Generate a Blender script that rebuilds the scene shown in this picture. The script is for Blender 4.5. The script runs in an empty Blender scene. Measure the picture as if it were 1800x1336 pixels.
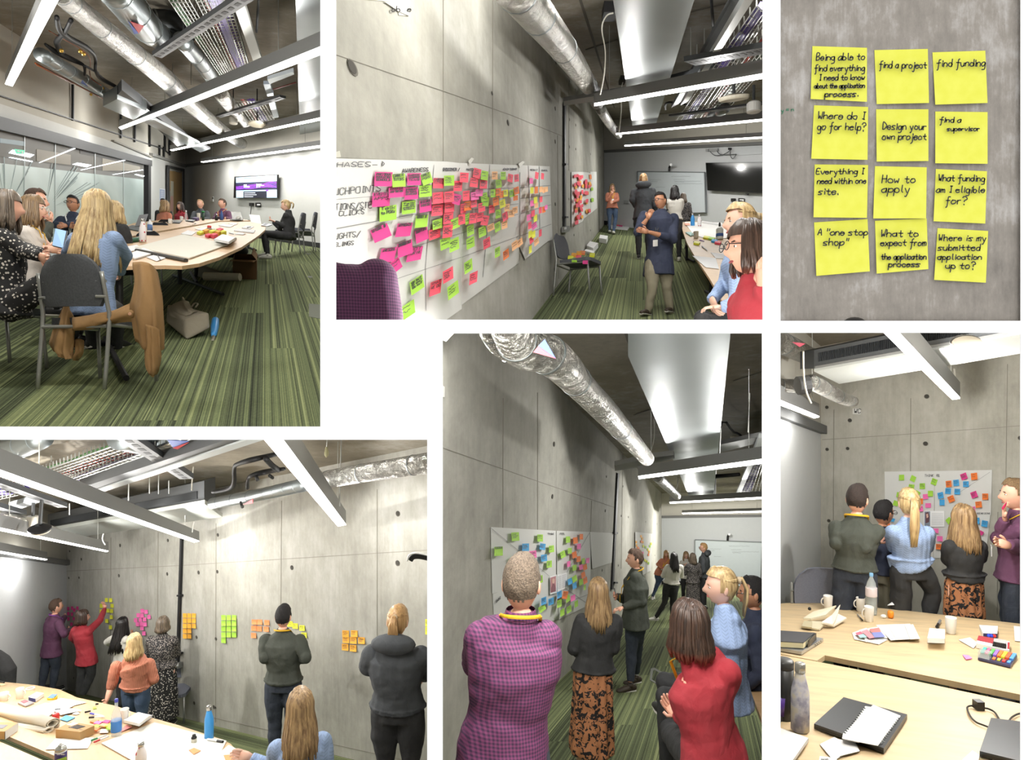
import bpy, bmesh, math, random
from mathutils import Vector, Matrix, noise
random.seed(7)
# ---------------------------------------------------------------- camera, world, exposure
FPX = 1200.0                                   # 24 mm lens on an 1800 px wide frame
sc = bpy.context.scene
col = sc.collection
cam = bpy.data.objects.new('camera', bpy.data.cameras.new('camera'))
cam.data.sensor_width = 36.0
cam.data.lens = 24.0
cam.data.clip_start = 0.05
cam.data.clip_end = 200
cam.rotation_euler = (math.pi/2, 0, 0)
col.objects.link(cam)
sc.camera = cam
w = bpy.data.worlds.new('world'); sc.world = w; w.use_nodes = True
w.node_tree.nodes['Background'].inputs[0].default_value = (1, 1, 1, 1)
w.node_tree.nodes['Background'].inputs[1].default_value = 1.7
sc.view_settings.view_transform = 'Standard'
sc.view_settings.look = 'None'
sc.view_settings.exposure = 0.0
sc.view_settings.gamma = 1.0
sc.view_settings.use_curve_mapping = False
LED = 9.0                                      # strength of the linear lamps
sc.cycles.max_bounces = 7; sc.cycles.diffuse_bounces = 4; sc.cycles.glossy_bounces = 3
sc.cycles.transmission_bounces = 6; sc.cycles.transparent_max_bounces = 8
sc.cycles.caustics_reflective = False; sc.cycles.caustics_refractive = False
sc.cycles.sample_clamp_indirect = 4.0

def V3(*a): return Vector(a)
def P(px, py, d): return Vector(((px-900)/FPX*d, d, (668-py)/FPX*d))

# ---------------------------------------------------------------- materials
def lin(h):
    if isinstance(h, str):
        h = h.lstrip('#'); c = [int(h[i:i+2], 16)/255 for i in (0, 2, 4)]
    else: c = h
    return tuple((x/12.92 if x <= .04045 else ((x+.055)/1.055)**2.4) for x in c) + (1.0,)
def mc(f, a, b):
    a, b = lin(a), lin(b); return tuple(a[i]*(1-f)+b[i]*f for i in range(3))+(1,)
MATS = {}
class NT:
    def __init__(s, name):
        s.m = bpy.data.materials.new(name); s.m.use_nodes = True
        s.t = s.m.node_tree; s.b = s.t.nodes['Principled BSDF']
    def n(s, typ, **kw):
        x = s.t.nodes.new('ShaderNode'+typ)
        for k, v in kw.items():
            if k.startswith('i_'):
                k = k[2:]; k = int(k) if k.isdigit() else k.replace('_', ' ')
                s.set(x.inputs[k], v)
            else: setattr(x, k, v)
        return x
    def set(s, inp, v):
        if isinstance(v, bpy.types.NodeSocket): s.t.links.new(v, inp)
        elif isinstance(v, bpy.types.Node): s.t.links.new(v.outputs[0], inp)
        else: inp.default_value = v
    def math(s, op, a, b=0.0, c=None):
        x = s.n('Math', operation=op); s.set(x.inputs[0], a); s.set(x.inputs[1], b)
        if c is not None: s.set(x.inputs[2], c)
        return x.outputs[0]
    def obj(s): return s.n('TexCoord').outputs['Object']
    def map(s, vec, scale=(1, 1, 1), loc=(0, 0, 0), rot=(0, 0, 0)):
        return s.n('Mapping', i_Vector=vec, i_Scale=scale, i_Location=loc, i_Rotation=rot).outputs[0]
    def noise(s, vec, sc_, det=3, rough=.5, dims='3D', dist=0):
        return s.n('TexNoise', noise_dimensions=dims, i_Scale=sc_, i_Detail=det, i_Roughness=rough, i_Distortion=dist,
                   **({'i_Vector': vec} if dims != '1D' else {'i_W': vec})).outputs[0]
    def ramp(s, fac, stops, interp='LINEAR'):
        r = s.n('ValToRGB'); s.set(r.inputs[0], fac); r.color_ramp.interpolation = interp
        el = r.color_ramp.elements
        while len(el) < len(stops): el.new(.5)
        for e, (p, c) in zip(el, stops):
            e.position = p; e.color = lin(c) if isinstance(c, str) else c
        return r.outputs[0]
    def mix(s, fac, a, b, mode='MIX'):
        x = s.n('MixRGB', blend_type=mode); s.set(x.inputs[0], fac)
        s.set(x.inputs[1], lin(a) if isinstance(a, str) else a); s.set(x.inputs[2], lin(b) if isinstance(b, str) else b)
        return x.outputs[0]
    def base(s, c): s.set(s.b.inputs['Base Color'], lin(c) if isinstance(c, str) else c); return s
    def rough(s, r): s.set(s.b.inputs['Roughness'], r); return s
    def metal(s, r): s.set(s.b.inputs['Metallic'], r); return s
    def bump(s, h, strength=.3, dist=.01):
        s.set(s.b.inputs['Normal'], s.n('Bump', i_Strength=strength, i_Distance=dist, i_Height=h)); return s

def M(hexc, rough=.6, metal=0.0, grain=0.0, name=None):
    key = ('p', hexc, rough, metal, grain)
    if key not in MATS:
        t = NT(name or 'surface_'+hexc.strip('#'))
        if grain:
            n_ = t.noise(t.obj(), grain, 3)
            t.base(t.mix(n_, t.mix(.88, '#000000', hexc), t.mix(.06, hexc, '#ffffff')))
            t.bump(n_, .15, .004)
        else:
            n_ = t.noise(t.obj(), 9.0, 2)
            t.base(t.mix(n_, t.mix(.95, '#000000', hexc), hexc))
        t.rough(rough).metal(metal); MATS[key] = t.m
    return MATS[key]

def make(name, fn):
    if name not in MATS:
        t = NT(name); fn(t); MATS[name] = t.m
    return MATS[name]

def concrete(tint='#a3a095', scale=1.0, name='board_marked_concrete', stretch=1.0, amp=1.0):
    def f(t):
        o = t.obj()
        big = t.noise(t.map(o, (.55*scale, .55*scale/stretch, .8*scale)), 1.0, 5, .6)
        med = t.noise(t.map(o, (5*scale, 5*scale/stretch, 2.2*scale)), 1.0, 6, .65)
        fine = t.noise(t.map(o, (22*scale, 22*scale/stretch, 14*scale)), 1.0, 4, .7)
        streak = t.noise(t.map(o, (16*scale, 16*scale/stretch, .8*scale)), 1.5, 4, .6)
        v = t.math('ADD', t.math('MULTIPLY', big, .45), t.math('ADD', t.math('MULTIPLY', med, .34), t.math('ADD', t.math('MULTIPLY', fine, .12), t.math('MULTIPLY', streak, .12))))
        v = t.math('ADD', t.math('MULTIPLY', t.math('SUBTRACT', v, .51), amp), .51)
        dark = mc(.62, '#000000', tint); light = mc(.22, tint, '#ffffff')
        t.base(t.ramp(v, [(.34, dark), (.52, lin(tint)), (.68, light)]))
        t.rough(.85); t.bump(t.math('ADD', fine, streak), .18, .01)
    return make(name, f)

def carpet(name, u, L, W=.25):
    def f(t):
        sp = t.n('SeparateXYZ', i_Vector=t.obj())
        ac = t.math('SUBTRACT', sp.outputs[0], t.math('MULTIPLY', sp.outputs[1], u))
        idn = t.math('FLOOR', t.math('DIVIDE', ac, W))
        r1 = t.n('TexWhiteNoise', noise_dimensions='1D', i_W=idn).outputs[0]
        along = t.math('FLOOR', t.math('ADD', t.math('DIVIDE', sp.outputs[1], L), t.math('MULTIPLY', r1, 1.0)))
        key = t.math('ADD', t.math('MULTIPLY', idn, 7.31), t.math('MULTIPLY', along, 3.77))
        r2 = t.n('TexWhiteNoise', noise_dimensions='1D', i_W=key).outputs[0]
        sw = t.math('ADD', ac, t.math('MULTIPLY', r2, 31.0))
        s1 = t.noise(sw, 26.0, 2, .6, '1D'); s2 = t.noise(sw, 95.0, 2, .6, '1D')
        fz = t.noise(t.map(t.obj(), (90, 90/max(L, 1), 90)), 1.0, 2)
        v = t.math('ADD', t.math('MULTIPLY', s1, .62), t.math('ADD', t.math('MULTIPLY', s2, .5), t.math('MULTIPLY', r2, .16)))
        v = t.math('ADD', v, t.math('MULTIPLY', fz, .12))
        t.base(t.ramp(v, [(.46, '#23271f'), (.58, '#454b38'), (.68, '#5d654a'), (.78, '#727b57'), (.9, '#989f72')]))
        t.rough(.95); t.b.inputs['Specular IOR Level'].default_value = .1
        t.bump(t.math('ADD', fz, s2), .25, .004)
    return make(name, f)

def wood(name, u, c='#cdb08a'):
    def f(t):
        sp = t.n('SeparateXYZ', i_Vector=t.obj())
        ac = t.math('ADD', t.math('MULTIPLY', sp.outputs[1], .35), t.math('MULTIPLY', sp.outputs[0], u))
        cb = t.n('CombineXYZ', i_0=t.math('MULTIPLY', ac, 9.0), i_1=t.math('MULTIPLY', sp.outputs[0], .9), i_2=0.0)
        n1 = t.noise(cb, 3.0, 5, .6, dist=.4)
        t.base(t.ramp(n1, [(.3, tuple(x*.8 for x in lin(c)[:3])+(1,)), (.55, c), (.75, tuple(min(1, x*1.14) for x in lin(c)[:3])+(1,))]))
        t.rough(.45); t.bump(n1, .05, .003)
    return make(name, f)

def foil(t):
    o = t.obj()
    n1 = t.n('TexVoronoi', i_Vector=t.map(o, (1, .5, 1)), i_Scale=9.0).outputs[0]
    n2 = t.noise(o, 14.0, 5, .7, dist=1.2)
    t.base('#aeaca6').metal(.95).rough(.34)
    t.bump(t.math('ADD', t.math('MULTIPLY', n1, .6), n2), 1.0, .11)
def galv(t):
    o = t.obj()
    n1 = t.n('TexVoronoi', i_Vector=o, i_Scale=5.0).outputs[1]
    n2 = t.noise(o, 1.3, 3)
    t.base(t.mix(n2, '#7c8385', '#a9afb0')).metal(.9)
    t.rough(t.math('ADD', t.math('MULTIPLY', n2, .25), .3)); t.bump(n2, .12, .02)
def gingham(c1, c2, s=34.0):
    def f(t):
        sp = t.n('SeparateXYZ', i_Vector=t.obj())
        def st(a): return t.math('LESS_THAN', t.math('FRACT', t.math('MULTIPLY', a, s)), .5)
        a = st(t.math('ADD', sp.outputs[0], t.math('MULTIPLY', sp.outputs[1], .6))); b = st(sp.outputs[2])
        v = t.math('MULTIPLY', t.math('ADD', a, b), .5)
        t.base(t.mix(v, c1, c2)).rough(.8)
        t.bump(t.noise(t.obj(), 5, 3), .5, .03)
    return f
def dots(bg, fg, s=55.0, th=.33):
    def f(t):
        v = t.n('TexVoronoi', i_Vector=t.obj(), i_Scale=s).outputs[0]
        t.base(t.mix(t.math('LESS_THAN', v, th), bg, fg)).rough(.85)
        t.bump(t.noise(t.obj(), 7, 3), .5, .03)
    return f
def leopard(t):
    o = t.map(t.obj(), (16, 16, 13))
    d = t.n('MixRGB', i_0=.35, i_1=o, i_2=t.n('TexNoise', i_Vector=o, i_Scale=1.5).outputs[1])
    v = t.noise(t.obj(), 17.0, 2, .5, dist=1.6)
    v2 = t.noise(t.map(t.obj(), (1, 1, 1), (5, 2, 9)), 33.0, 1, .5, dist=.8)
    m = t.math('GREATER_THAN', t.math('ADD', v, t.math('MULTIPLY', t.math('SUBTRACT', v2, .5), .5)), .53)
    t.base(t.mix(m, '#a8704a', '#120e10')).rough(.75)
    t.bump(t.noise(t.obj(), 5, 2), .5, .03)
def knit(c, s=60.0):
    def f(t):
        sp = t.n('SeparateXYZ', i_Vector=t.obj())
        x = t.math('MULTIPLY', sp.outputs[0], s*.35)
        zig = t.math('ABSOLUTE', t.math('SUBTRACT', t.math('FRACT', x), .5))
        z = t.math('FRACT', t.math('ADD', t.math('MULTIPLY', sp.outputs[2], s*.85), t.math('MULTIPLY', zig, 2.0)))
        hole = t.math('MULTIPLY', t.math('LESS_THAN', z, .32), t.math('GREATER_THAN', zig, .1))
        hole = t.math('MULTIPLY', hole, .35)
        t.base(t.mix(hole, c, t.mix(.45, '#000000', c))).rough(.9)
        t.bump(t.math('ADD', z, t.noise(t.obj(), 6, 3)), .4, .012)
    return f
def cloth(c, rib=0.0, s=7.0):
    def f(t):
        n_ = t.noise(t.map(t.obj(), (1.2, 1.2, .8)), s, 4, .55, dist=.6)
        if rib:
            sp = t.n('SeparateXYZ', i_Vector=t.obj())
            r_ = t.math('SINE', t.math('MULTIPLY', sp.outputs[0], rib))
            n2 = t.math('ADD', n_, t.math('MULTIPLY', r_, .12))
            t.base(t.mix(t.math('MULTIPLY_ADD', r_, .5, .5), t.mix(.85, '#000000', c), c))
        else:
            n2 = n_; t.base(t.mix(n_, t.mix(.8, '#000000', c), t.mix(.04, c, '#ffffff')))
        t.rough(.88); t.bump(n2, .55, .03)
    return f
def hairm(c1, c2, tip=None, zt=0.0):
    def f(t):
        n_ = t.noise(t.map(t.obj(), (55, 55, 3)), 1.0, 3, .6)
        c = t.ramp(n_, [(.32, c2), (.68, c1)])
        if tip:
            sp = t.n('SeparateXYZ', i_Vector=t.obj())
            k = t.n('MapRange', i_Value=sp.outputs[2], i_1=zt, i_2=zt-.10).outputs[0]
            c = t.mix(k, c, tip)
        t.base(c).rough(.42); t.bump(n_, .5, .006)
    return f
def skin(c):
    def f(t):
        n_ = t.noise(t.obj(), 12.0, 3)
        t.base(t.mix(n_, t.mix(.9, '#7a2a20', c), c)).rough(.5)
        t.b.inputs['Subsurface Weight'].default_value = .08
        t.b.inputs['Subsurface Radius'].default_value = (.02, .008, .004)
    return f
SK = {k: make('skin_'+k, skin(c)) for k, c in dict(fair='#e0ab92', pale='#e8bca6', tan='#c08b6c', warm='#d29c80').items()}
def emis(name, c, s):
    def f(t):
        t.base(c); t.b.inputs['Emission Color'].default_value = lin(c); t.b.inputs['Emission Strength'].default_value = s
    return make(name, f)
def glassy(name, c='#dfe8e6', alpha=.25, rough=.05):
    def f(t):
        t.base(c).rough(rough); t.b.inputs['Alpha'].default_value = alpha
    return make(name, f)

# ---------------------------------------------------------------- mesh helpers
BAY = [None]; BAYOF = []
class MB:
    def __init__(s): s.v = []; s.f = []
    def add(s, v, f):
        k = len(s.v); s.v += [Vector(p) for p in v]; s.f += [tuple(i+k for i in q) for q in f]; return s
    def prism(s, pts, dv):
        n = len(pts); dv = Vector(dv); pts = [Vector(p) for p in pts]
        return s.add(pts+[p+dv for p in pts], [tuple(range(n))[::-1], tuple(range(n, 2*n))] + [(i, (i+1) % n, n+(i+1) % n, n+i) for i in range(n)])
    def box(s, c, size, ax=None):
        ax = ax or (V3(1, 0, 0), V3(0, 1, 0), V3(0, 0, 1)); c = Vector(c)
        h = [ax[i]*(size[i]/2) for i in range(3)]
        q = [c-h[0]-h[1]-h[2], c+h[0]-h[1]-h[2], c+h[0]+h[1]-h[2], c-h[0]+h[1]-h[2]]
        return s.prism(q, h[2]*2)
    def tube(s, pts, rad, n=8, ref=None, cap=True):
        pts = [Vector(p) for p in pts]
        if not isinstance(rad, (list, tuple)): rad = [rad]*len(pts)
        rad = [r if isinstance(r, tuple) else (r, r) for r in rad]
        m = len(pts); rows = []; pr = Vector(ref) if ref else None
        for i in range(m):
            t = (pts[min(i+1, m-1)]-pts[max(i-1, 0)])
            if t.length < 1e-9: t = V3(0, 0, 1)
            t.normalize()
            if pr is None: pr = V3(0, 0, 1).cross(t) if abs(t.z) < .9 else V3(1, 0, 0)
            a = pr - t*pr.dot(t)
            if a.length < 1e-6: a = t.orthogonal()
            a.normalize(); b = t.cross(a); pr = a if ref is None else Vector(ref)
            rows.append((pts[i], a, b, t, rad[i]))
        vs = []
        def ring(c, a, b, r, k=1.0):
            for j in range(n):
                an = 2*math.pi*j/n
                vs.append(c + a*(math.cos(an)*r[0]*k) + b*(math.sin(an)*r[1]*k))
        if cap == 'round':
            c, a, b, t, r = rows[0]; q = min(r)
            ring(c-t*q*.92, a, b, r, .4); ring(c-t*q*.6, a, b, r, .8)
        for c, a, b, t, r in rows: ring(c, a, b, r)
        if cap == 'round':
            c, a, b, t, r = rows[-1]; q = min(r)
            ring(c+t*q*.6, a, b, r, .8); ring(c+t*q*.92, a, b, r, .4)
        k = len(vs)//n
        fs = [(i*n+j, i*n+(j+1) % n, (i+1)*n+(j+1) % n, (i+1)*n+j) for i in range(k-1) for j in range(n)]
        if cap: fs += [tuple(range(n))[::-1], tuple((k-1)*n+j for j in range(n))]
        return s.add(vs, fs)
    def lathe(s, base, prof, n=16, up=V3(0, 0, 1), ex=1.0):
        base = Vector(base); up = Vector(up).normalized(); a = up.orthogonal().normalized(); b = up.cross(a)
        vs = []
        for r, z in prof:
            for j in range(n):
                an = 2*math.pi*j/n; vs.append(base+up*z+a*(r*math.cos(an))+b*(r*math.sin(an)))
        k = len(prof)
        fs = [(i*n+j, i*n+(j+1) % n, (i+1)*n+(j+1) % n, (i+1)*n+j) for i in range(k-1) for j in range(n)]
        fs += [tuple(range(n))[::-1], tuple((k-1)*n+j for j in range(n))]
        return s.add(vs, fs)
    def ball(s, c, r, n=12, m=8, ax=None):
        c = Vector(c); r = r if isinstance(r, tuple) else (r, r, r)
        ax = ax or (V3(1, 0, 0), V3(0, 1, 0), V3(0, 0, 1)); vs = []
        for i in range(m+1):
            th = math.pi*(.02+.96*i/m)
            for j in range(n):
                ph = 2*math.pi*j/n
                vs.append(c+ax[0]*(r[0]*math.sin(th)*math.cos(ph))+ax[1]*(r[1]*math.sin(th)*math.sin(ph))+ax[2]*(r[2]*math.cos(th)))
        fs = [(i*n+j, (i+1)*n+j, (i+1)*n+(j+1) % n, i*n+(j+1) % n) for i in range(m) for j in range(n)]
        fs += [tuple(range(n)), tuple(m*n+j for j in range(n))[::-1]]
        return s.add(vs, fs)
    def mesh(s, name, org):
        me = bpy.data.meshes.new(name)
        me.from_pydata([tuple(p-org) for p in s.v], [], s.f)
        bm = bmesh.new(); bm.from_mesh(me); bmesh.ops.recalc_face_normals(bm, faces=bm.faces); bm.to_mesh(me); bm.free()
        return me
    def build(s, name, mat, parent=None, smooth=False, org=None, tagd=None):
        if org is None: org = wloc(parent) if parent else V3(0, 0, 0)
        me = s.mesh(name, org)
        if mat: me.materials.append(mat)
        o = bpy.data.objects.new(name, me); col.objects.link(o)
        if parent: o.parent = parent; o.location = org-wloc(parent)
        else: o.location = org
        if smooth:
            for p in me.polygons: p.use_smooth = True
        if tagd: tag(o, *tagd)
        BAYOF.append((o, BAY[0]))
        return o
def wloc(o):
    v = Vector(o.location)
    while o.parent: o = o.parent; v += o.location
    return v
def tag(o, label=None, cat=None, group=None, kind=None):
    if label: o['label'] = label
    if cat: o['category'] = cat
    if group: o['group'] = group
    if kind: o['kind'] = kind
    return o
def thing(name, label, cat, loc, group=None):
    o = bpy.data.objects.new(name, None); o.empty_display_size = .1; col.objects.link(o); o.location = loc
    return tag(o, label, cat, group)
def struct(o): o['kind'] = 'structure'; return o
def smooth_curve(pts, k=6):
    pts = [Vector(p) for p in pts]; out = []
    for i in range(len(pts)-1):
        p0 = pts[max(i-1, 0)]; p1 = pts[i]; p2 = pts[i+1]; p3 = pts[min(i+2, len(pts)-1)]
        for j in range(k):
            t = j/k
            out.append(.5*((2*p1)+(p2-p0)*t+(2*p0-5*p1+4*p2-p3)*t*t+(3*p1-p0-3*p2+p3)*t**3))
    out.append(pts[-1]); return out

# ---------------------------------------------------------------- rooms and wall planes
class Room:
    def __init__(s, name, rect, h, H, D0=None): s.name, s.rect, s.h, s.H = name, rect, h, H
    def fz(s, d): return (668-s.h)/FPX*d - s.H
    def F(s, px, py, up=0.0):
        d = FPX*(s.H-up)/(py-s.h); return P(px, py, d)
    def D(s, py, up=0.0): return FPX*(s.H-up)/(py-s.h)
    def at(s, px, d, up=0.0):
        p = P(px, 0, d); p.z = s.fz(d)+up; return p
class Wall:
    """vertical plane through two plan points given as (pixel column, distance)"""
    def __init__(s, a, b):
        s.a = V3((a[0]-900)/FPX*a[1], a[1], 0); s.b = V3((b[0]-900)/FPX*b[1], b[1], 0)
        t = (s.b-s.a).normalized(); s.t = t; s.n = V3(t.y, -t.x, 0)
        if s.n.dot(-s.a) < 0: s.n = -s.n
    def d(s, px, off=0):
        a = s.a+s.n*off; k = (px-900)/FPX
        return s.n.dot(a)/(s.n.x*k+s.n.y)
    def pt(s, px, py, off=0.0): return P(px, py, s.d(px, off))
    def col(s, R, px, up, off=0.0):
        d = s.d(px, off); p = P(px, 0, d); p.z = R.fz(d)+up; return p
    def quad(s, R, x0, x1, u0, u1, off=0.0):
        return [s.col(R, x0, u0, off), s.col(R, x1, u0, off), s.col(R, x1, u1, off), s.col(R, x0, u1, off)]

# ---------------------------------------------------------------- handwriting: single-stroke letters
G = dict(a='46 26 05 04 13 33 45|46 43', b='09 03|05 26 45 44 33 13 04', c='45 36 16 05 04 13 33 44', d='45 36 16 05 04 13 33 45|49 43',
 e='05 45 36 16 05 04 13 33 44', f='49 39 28 21 10|06 46', g='45 36 16 05 04 13 33 45|46 41 30 10', h='09 03|05 16 36 45 43', i='16 13|18 17',
 j='26 21 10 00|28 27', k='09 03|46 04 43', l='19 14 23', m='06 03|05 16 26 23|25 36 46 43', n='06 03|05 16 36 45 43', o='16 05 04 13 33 44 45 36 16',
 p='06 00|05 16 36 45 44 33 13 04', q='45 36 16 05 04 13 33 45|46 40', r='06 03|05 16 36', s='46 16 05 15 34 33 03', t='28 24 33 43|06 46',
 u='06 04 13 33 44|46 43', v='06 23 46', w='06 13 25 33 46', x='06 43|46 03', y='06 23|46 20 10', z='06 46 03 43',
 A='03 29 43|15 35', B='03 09 39 48 37 06|36 45 44 33 03', C='48 39 19 08 04 13 33 44', D='03 09 29 47 45 23 03', E='49 09 03 43|06 36',
 F='49 09 03|06 36', G='48 39 19 08 04 13 33 44 46 26', H='09 03|49 43|06 46', I='29 23|19 39|13 33', J='49 44 33 13 04', K='09 03|49 06 43',
 L='09 03 43', M='03 09 25 49 43', N='03 09 43 49', O='19 08 04 13 33 44 48 39 19', P='03 09 39 48 47 36 06', R='03 09 39 48 47 36 06|26 43',
 S='48 39 19 08 07 35 44 33 13 04', T='09 49|29 23', U='09 04 13 33 44 49', V='09 23 49', W='09 13 26 33 49', Y='09 26 49|26 23', Z='09 49 03 43')
G.update({'?': '08 19 39 48 47 26 25|23 22', '.': '13 14', '"': '19 17|39 37', '/': '02 49', '-': '05 45', '>': '29 46 23 29', '=': '05 45|07 47', ',': '13 12', '!': '29 25|23 22'})
def ink_strokes(txt, x, y, size, slant=.12, jit=.25, rot=0.0, wob=None):
    """2D polylines of one line of text; x right, y up in letter space; returns lists of (x, y)"""
    rnd = wob or random; out = []; cx = 0.0
    for ch in txt:
        if ch == ' ': cx += 3.4; continue
        g = G.get(ch) or G.get(ch.upper())
        if not g: cx += 4; continue
        wd = 0
        for st in g.split('|'):
            q = []
            for p in st.split():
                gx, gy = int(p[0]), int(p[1]); wd = max(wd, gx)
                gx += rnd.uniform(-jit, jit); gy += rnd.uniform(-jit, jit)
                X = (cx+gx+gy*slant)*size/6; Y = (gy-3)*size/6
                q.append((x+X*math.cos(rot)-Y*math.sin(rot), y+X*math.sin(rot)+Y*math.cos(rot)))
            out.append(q)
        cx += wd+1.5
    return out
def ribbons(mb, lines, wd, to3, smooth=True):
    """flat pen strokes: lines of 2D points, width wd, mapped to space by to3(x, y)"""
    for q in lines:
        if smooth and len(q) > 2:
            q = [(p.x, p.y) for p in smooth_curve([V3(a, b, 0) for a, b in q], 3)]
        vs = []; m = len(q)
        for i in range(m):
            ax, ay = q[max(i-1, 0)]; bx, by = q[min(i+1, m-1)]
            dx, dy = bx-ax, by-ay; L = math.hypot(dx, dy) or 1
            nx, ny = -dy/L*wd/2, dx/L*wd/2
            ex = 0 if 0 < i < m-1 else (-1 if i == 0 else 1)*wd*.35/L
            px, py = q[i][0]+dx*ex, q[i][1]+dy*ex
            vs += [to3(px+nx, py+ny), to3(px-nx, py-ny)]
        mb.add(vs, [(2*i, 2*i+1, 2*i+3, 2*i+2) for i in range(m-1)])
    return mb
ORD = ['first', 'second', 'third', 'fourth', 'fifth', 'sixth', 'seventh', 'eighth', 'ninth', 'tenth', 'eleventh', 'twelfth']
def nth(i): return ORD[i] if i < 12 else '%d%s' % (i+1, 'st' if (i+1) % 10 == 1 and i != 10 else 'nd' if (i+1) % 10 == 2 and i != 11 else 'rd' if (i+1) % 10 == 3 and i != 12 else 'th')
# ---------------------------------------------------------------- the six bays behind the white front wall
RA = Room('A', (0, 0, 563, 750), 340, 1.35)
RB = Room('B', (590, 0, 1341, 562), 305, 1.88)
RD = Room('D', (0, 773, 751, 1336), 1046, 1.90)
RE = Room('E', (778, 586, 1340, 1336), 950, 1.90)
RF = Room('F', (1372, 585, 1794, 1336), 878, 1.65)
WHITE = M('#f4f4f4', .9, name='white_matt_paint')
D0 = .86
holes = [(-80, -80, 563, 750), (590.5, -80, 1341, 562), (1372, -80, 1795, 564), (-80, 773, 751, 1420), (778, 586, 1340, 1420), (1372, 585, 1794.5, 1420)]
xs = sorted({-700, 2500}|{h[0] for h in holes}|{h[2] for h in holes}); ys = sorted({-700, 2000}|{h[1] for h in holes}|{h[3] for h in holes})
mb = MB()
for i in range(len(xs)-1):
    for j in range(len(ys)-1):
        cx, cy = (xs[i]+xs[i+1])/2, (ys[j]+ys[j+1])/2
        if any(h[0] < cx < h[2] and h[1] < cy < h[3] for h in holes): continue
        mb.prism([P(xs[i], ys[j+1], D0), P(xs[i+1], ys[j+1], D0), P(xs[i+1], ys[j], D0), P(xs[i], ys[j], D0)], (0, .0015, 0))
struct(mb.build('wall_front', WHITE))
def shell(name, x0, y0, x1, y1, far, c='#9a978e'):
    """unseen divider around a bay, added to keep outside light out"""
    mb = MB(); n = D0+.02; m = M(c, .9)
    q = lambda d: [P(x0, y1, d), P(x1, y1, d), P(x1, y0, d), P(x0, y0, d)]
    a, b = q(n), q(far)
    mb.add(a+b, [(0, 1, 5, 4), (1, 2, 6, 5), (2, 3, 7, 6), (3, 0, 4, 7), (4, 5, 6, 7)])
    struct(mb.build(name, m))
shell('bay_divider', -260, -260, 575.5, 760, 34)
shell('bay_divider', 577.5, -260, 1900, 573, 32)
shell('bay_divider', -260, 762.5, 763.5, 1560, 17)
shell('bay_divider', 765.5, 575, 1355, 1560, 34)
shell('bay_divider', 1357, 575, 2000, 1560, 10)

PLASTER = M('#cfcfcb', .9, name='painted_plaster'); PLASTER_SHADE = M('#b9b5aa', .9); DARKTRIM = M('#151618', .6)  # second plaster tone has the upper walls' shade put into its colour
CEIL = concrete('#857d6e', .5, 'ceiling_concrete')
def floorpoly(R, pts, name, mat):
    mb = MB(); mb.prism([R.F(*p) for p in pts], (0, 0, -.08)); struct(mb.build(name, mat))
def ceilpoly(R, pts, up, mat=CEIL):
    mb = MB(); mb.prism([R.F(p[0], p[1], up) for p in pts], (0, 0, .1)); return struct(mb.build('ceiling', mat))
def clip2(poly, x0, y0, x1, y1):
    for ax, lim, sg in ((0, x0, 1), (0, x1, -1), (1, y0, 1), (1, y1, -1)):
        out = []
        for i in range(len(poly)):
            a, b = poly[i-1], poly[i]; fa, fb = (a[ax]-lim)*sg, (b[ax]-lim)*sg
            if (fa >= 0) != (fb >= 0):
                k = fa/(fa-fb); out.append((a[0]+(b[0]-a[0])*k, a[1]+(b[1]-a[1])*k))
            if fb >= 0: out.append(b)
        poly = out
    return poly
def wallq(W, R, x0, x1, u0, u1, name, mat, th=.1, rect=None):
    q = W.quad(R, x0, x1, u0, u1)
    if rect: q = [W.pt(x, y) for x, y in clip2([(900+p.x/p.y*FPX, 668-p.z/p.y*FPX) for p in q], *rect)]
    mb = MB(); mb.prism(q, -W.n*th); return struct(mb.build(name, mat))
def patch(W, pts, off, mat, name, parent=None, th=.004, **kw):
    """thin panel lying on a wall, outline read off in picture columns and rows"""
    mb = MB(); mb.prism([W.pt(x, y, off) for x, y in pts], W.n*th); return mb.build(name, mat, parent, **kw)
def line_on(W, a, b, wpx, off, mat, name, parent=None, th=.004):
    dx, dy = b[0]-a[0], b[1]-a[1]; L = math.hypot(dx, dy); nx, ny = -dy/L*wpx/2, dx/L*wpx/2
    return patch(W, [(a[0]+nx, a[1]+ny), (b[0]+nx, b[1]+ny), (b[0]-nx, b[1]-ny), (a[0]-nx, a[1]-ny)], off, mat, name, parent, th)
HOLE = M('#6a675f', .95); HOLE2 = M('#45423d', .95); JOINT = M('#8a867c', .95)
def tie_holes(W, parent, lst, kx=1.0, R=None):
    for x, y, r in lst:
        mb = MB(); d = W.d(x); rr = r*d/FPX; c = W.pt(x, y, .001); n = 14
        mb.prism([c+W.t*(rr*kx*math.cos(2*math.pi*i/n))+V3(0, 0, rr*math.sin(2*math.pi*i/n)) for i in range(n)], W.n*.004)
        h = mb.build('tie_hole', HOLE, parent)
        mb = MB(); rr *= .8; c = W.pt(x, y-.0, .006)+V3(0, 0, rr*.12)
        mb.prism([c+W.t*(rr*kx*math.cos(2*math.pi*i/n))+V3(0, 0, rr*math.sin(2*math.pi*i/n)) for i in range(n)], W.n*.002)
        mb.build('plug', HOLE2, h)
def joints(W, parent, lst, wpx=1.0):
    for a, b in lst: line_on(W, a, b, wpx, .001, JOINT, 'joint', parent, .003)

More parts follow.
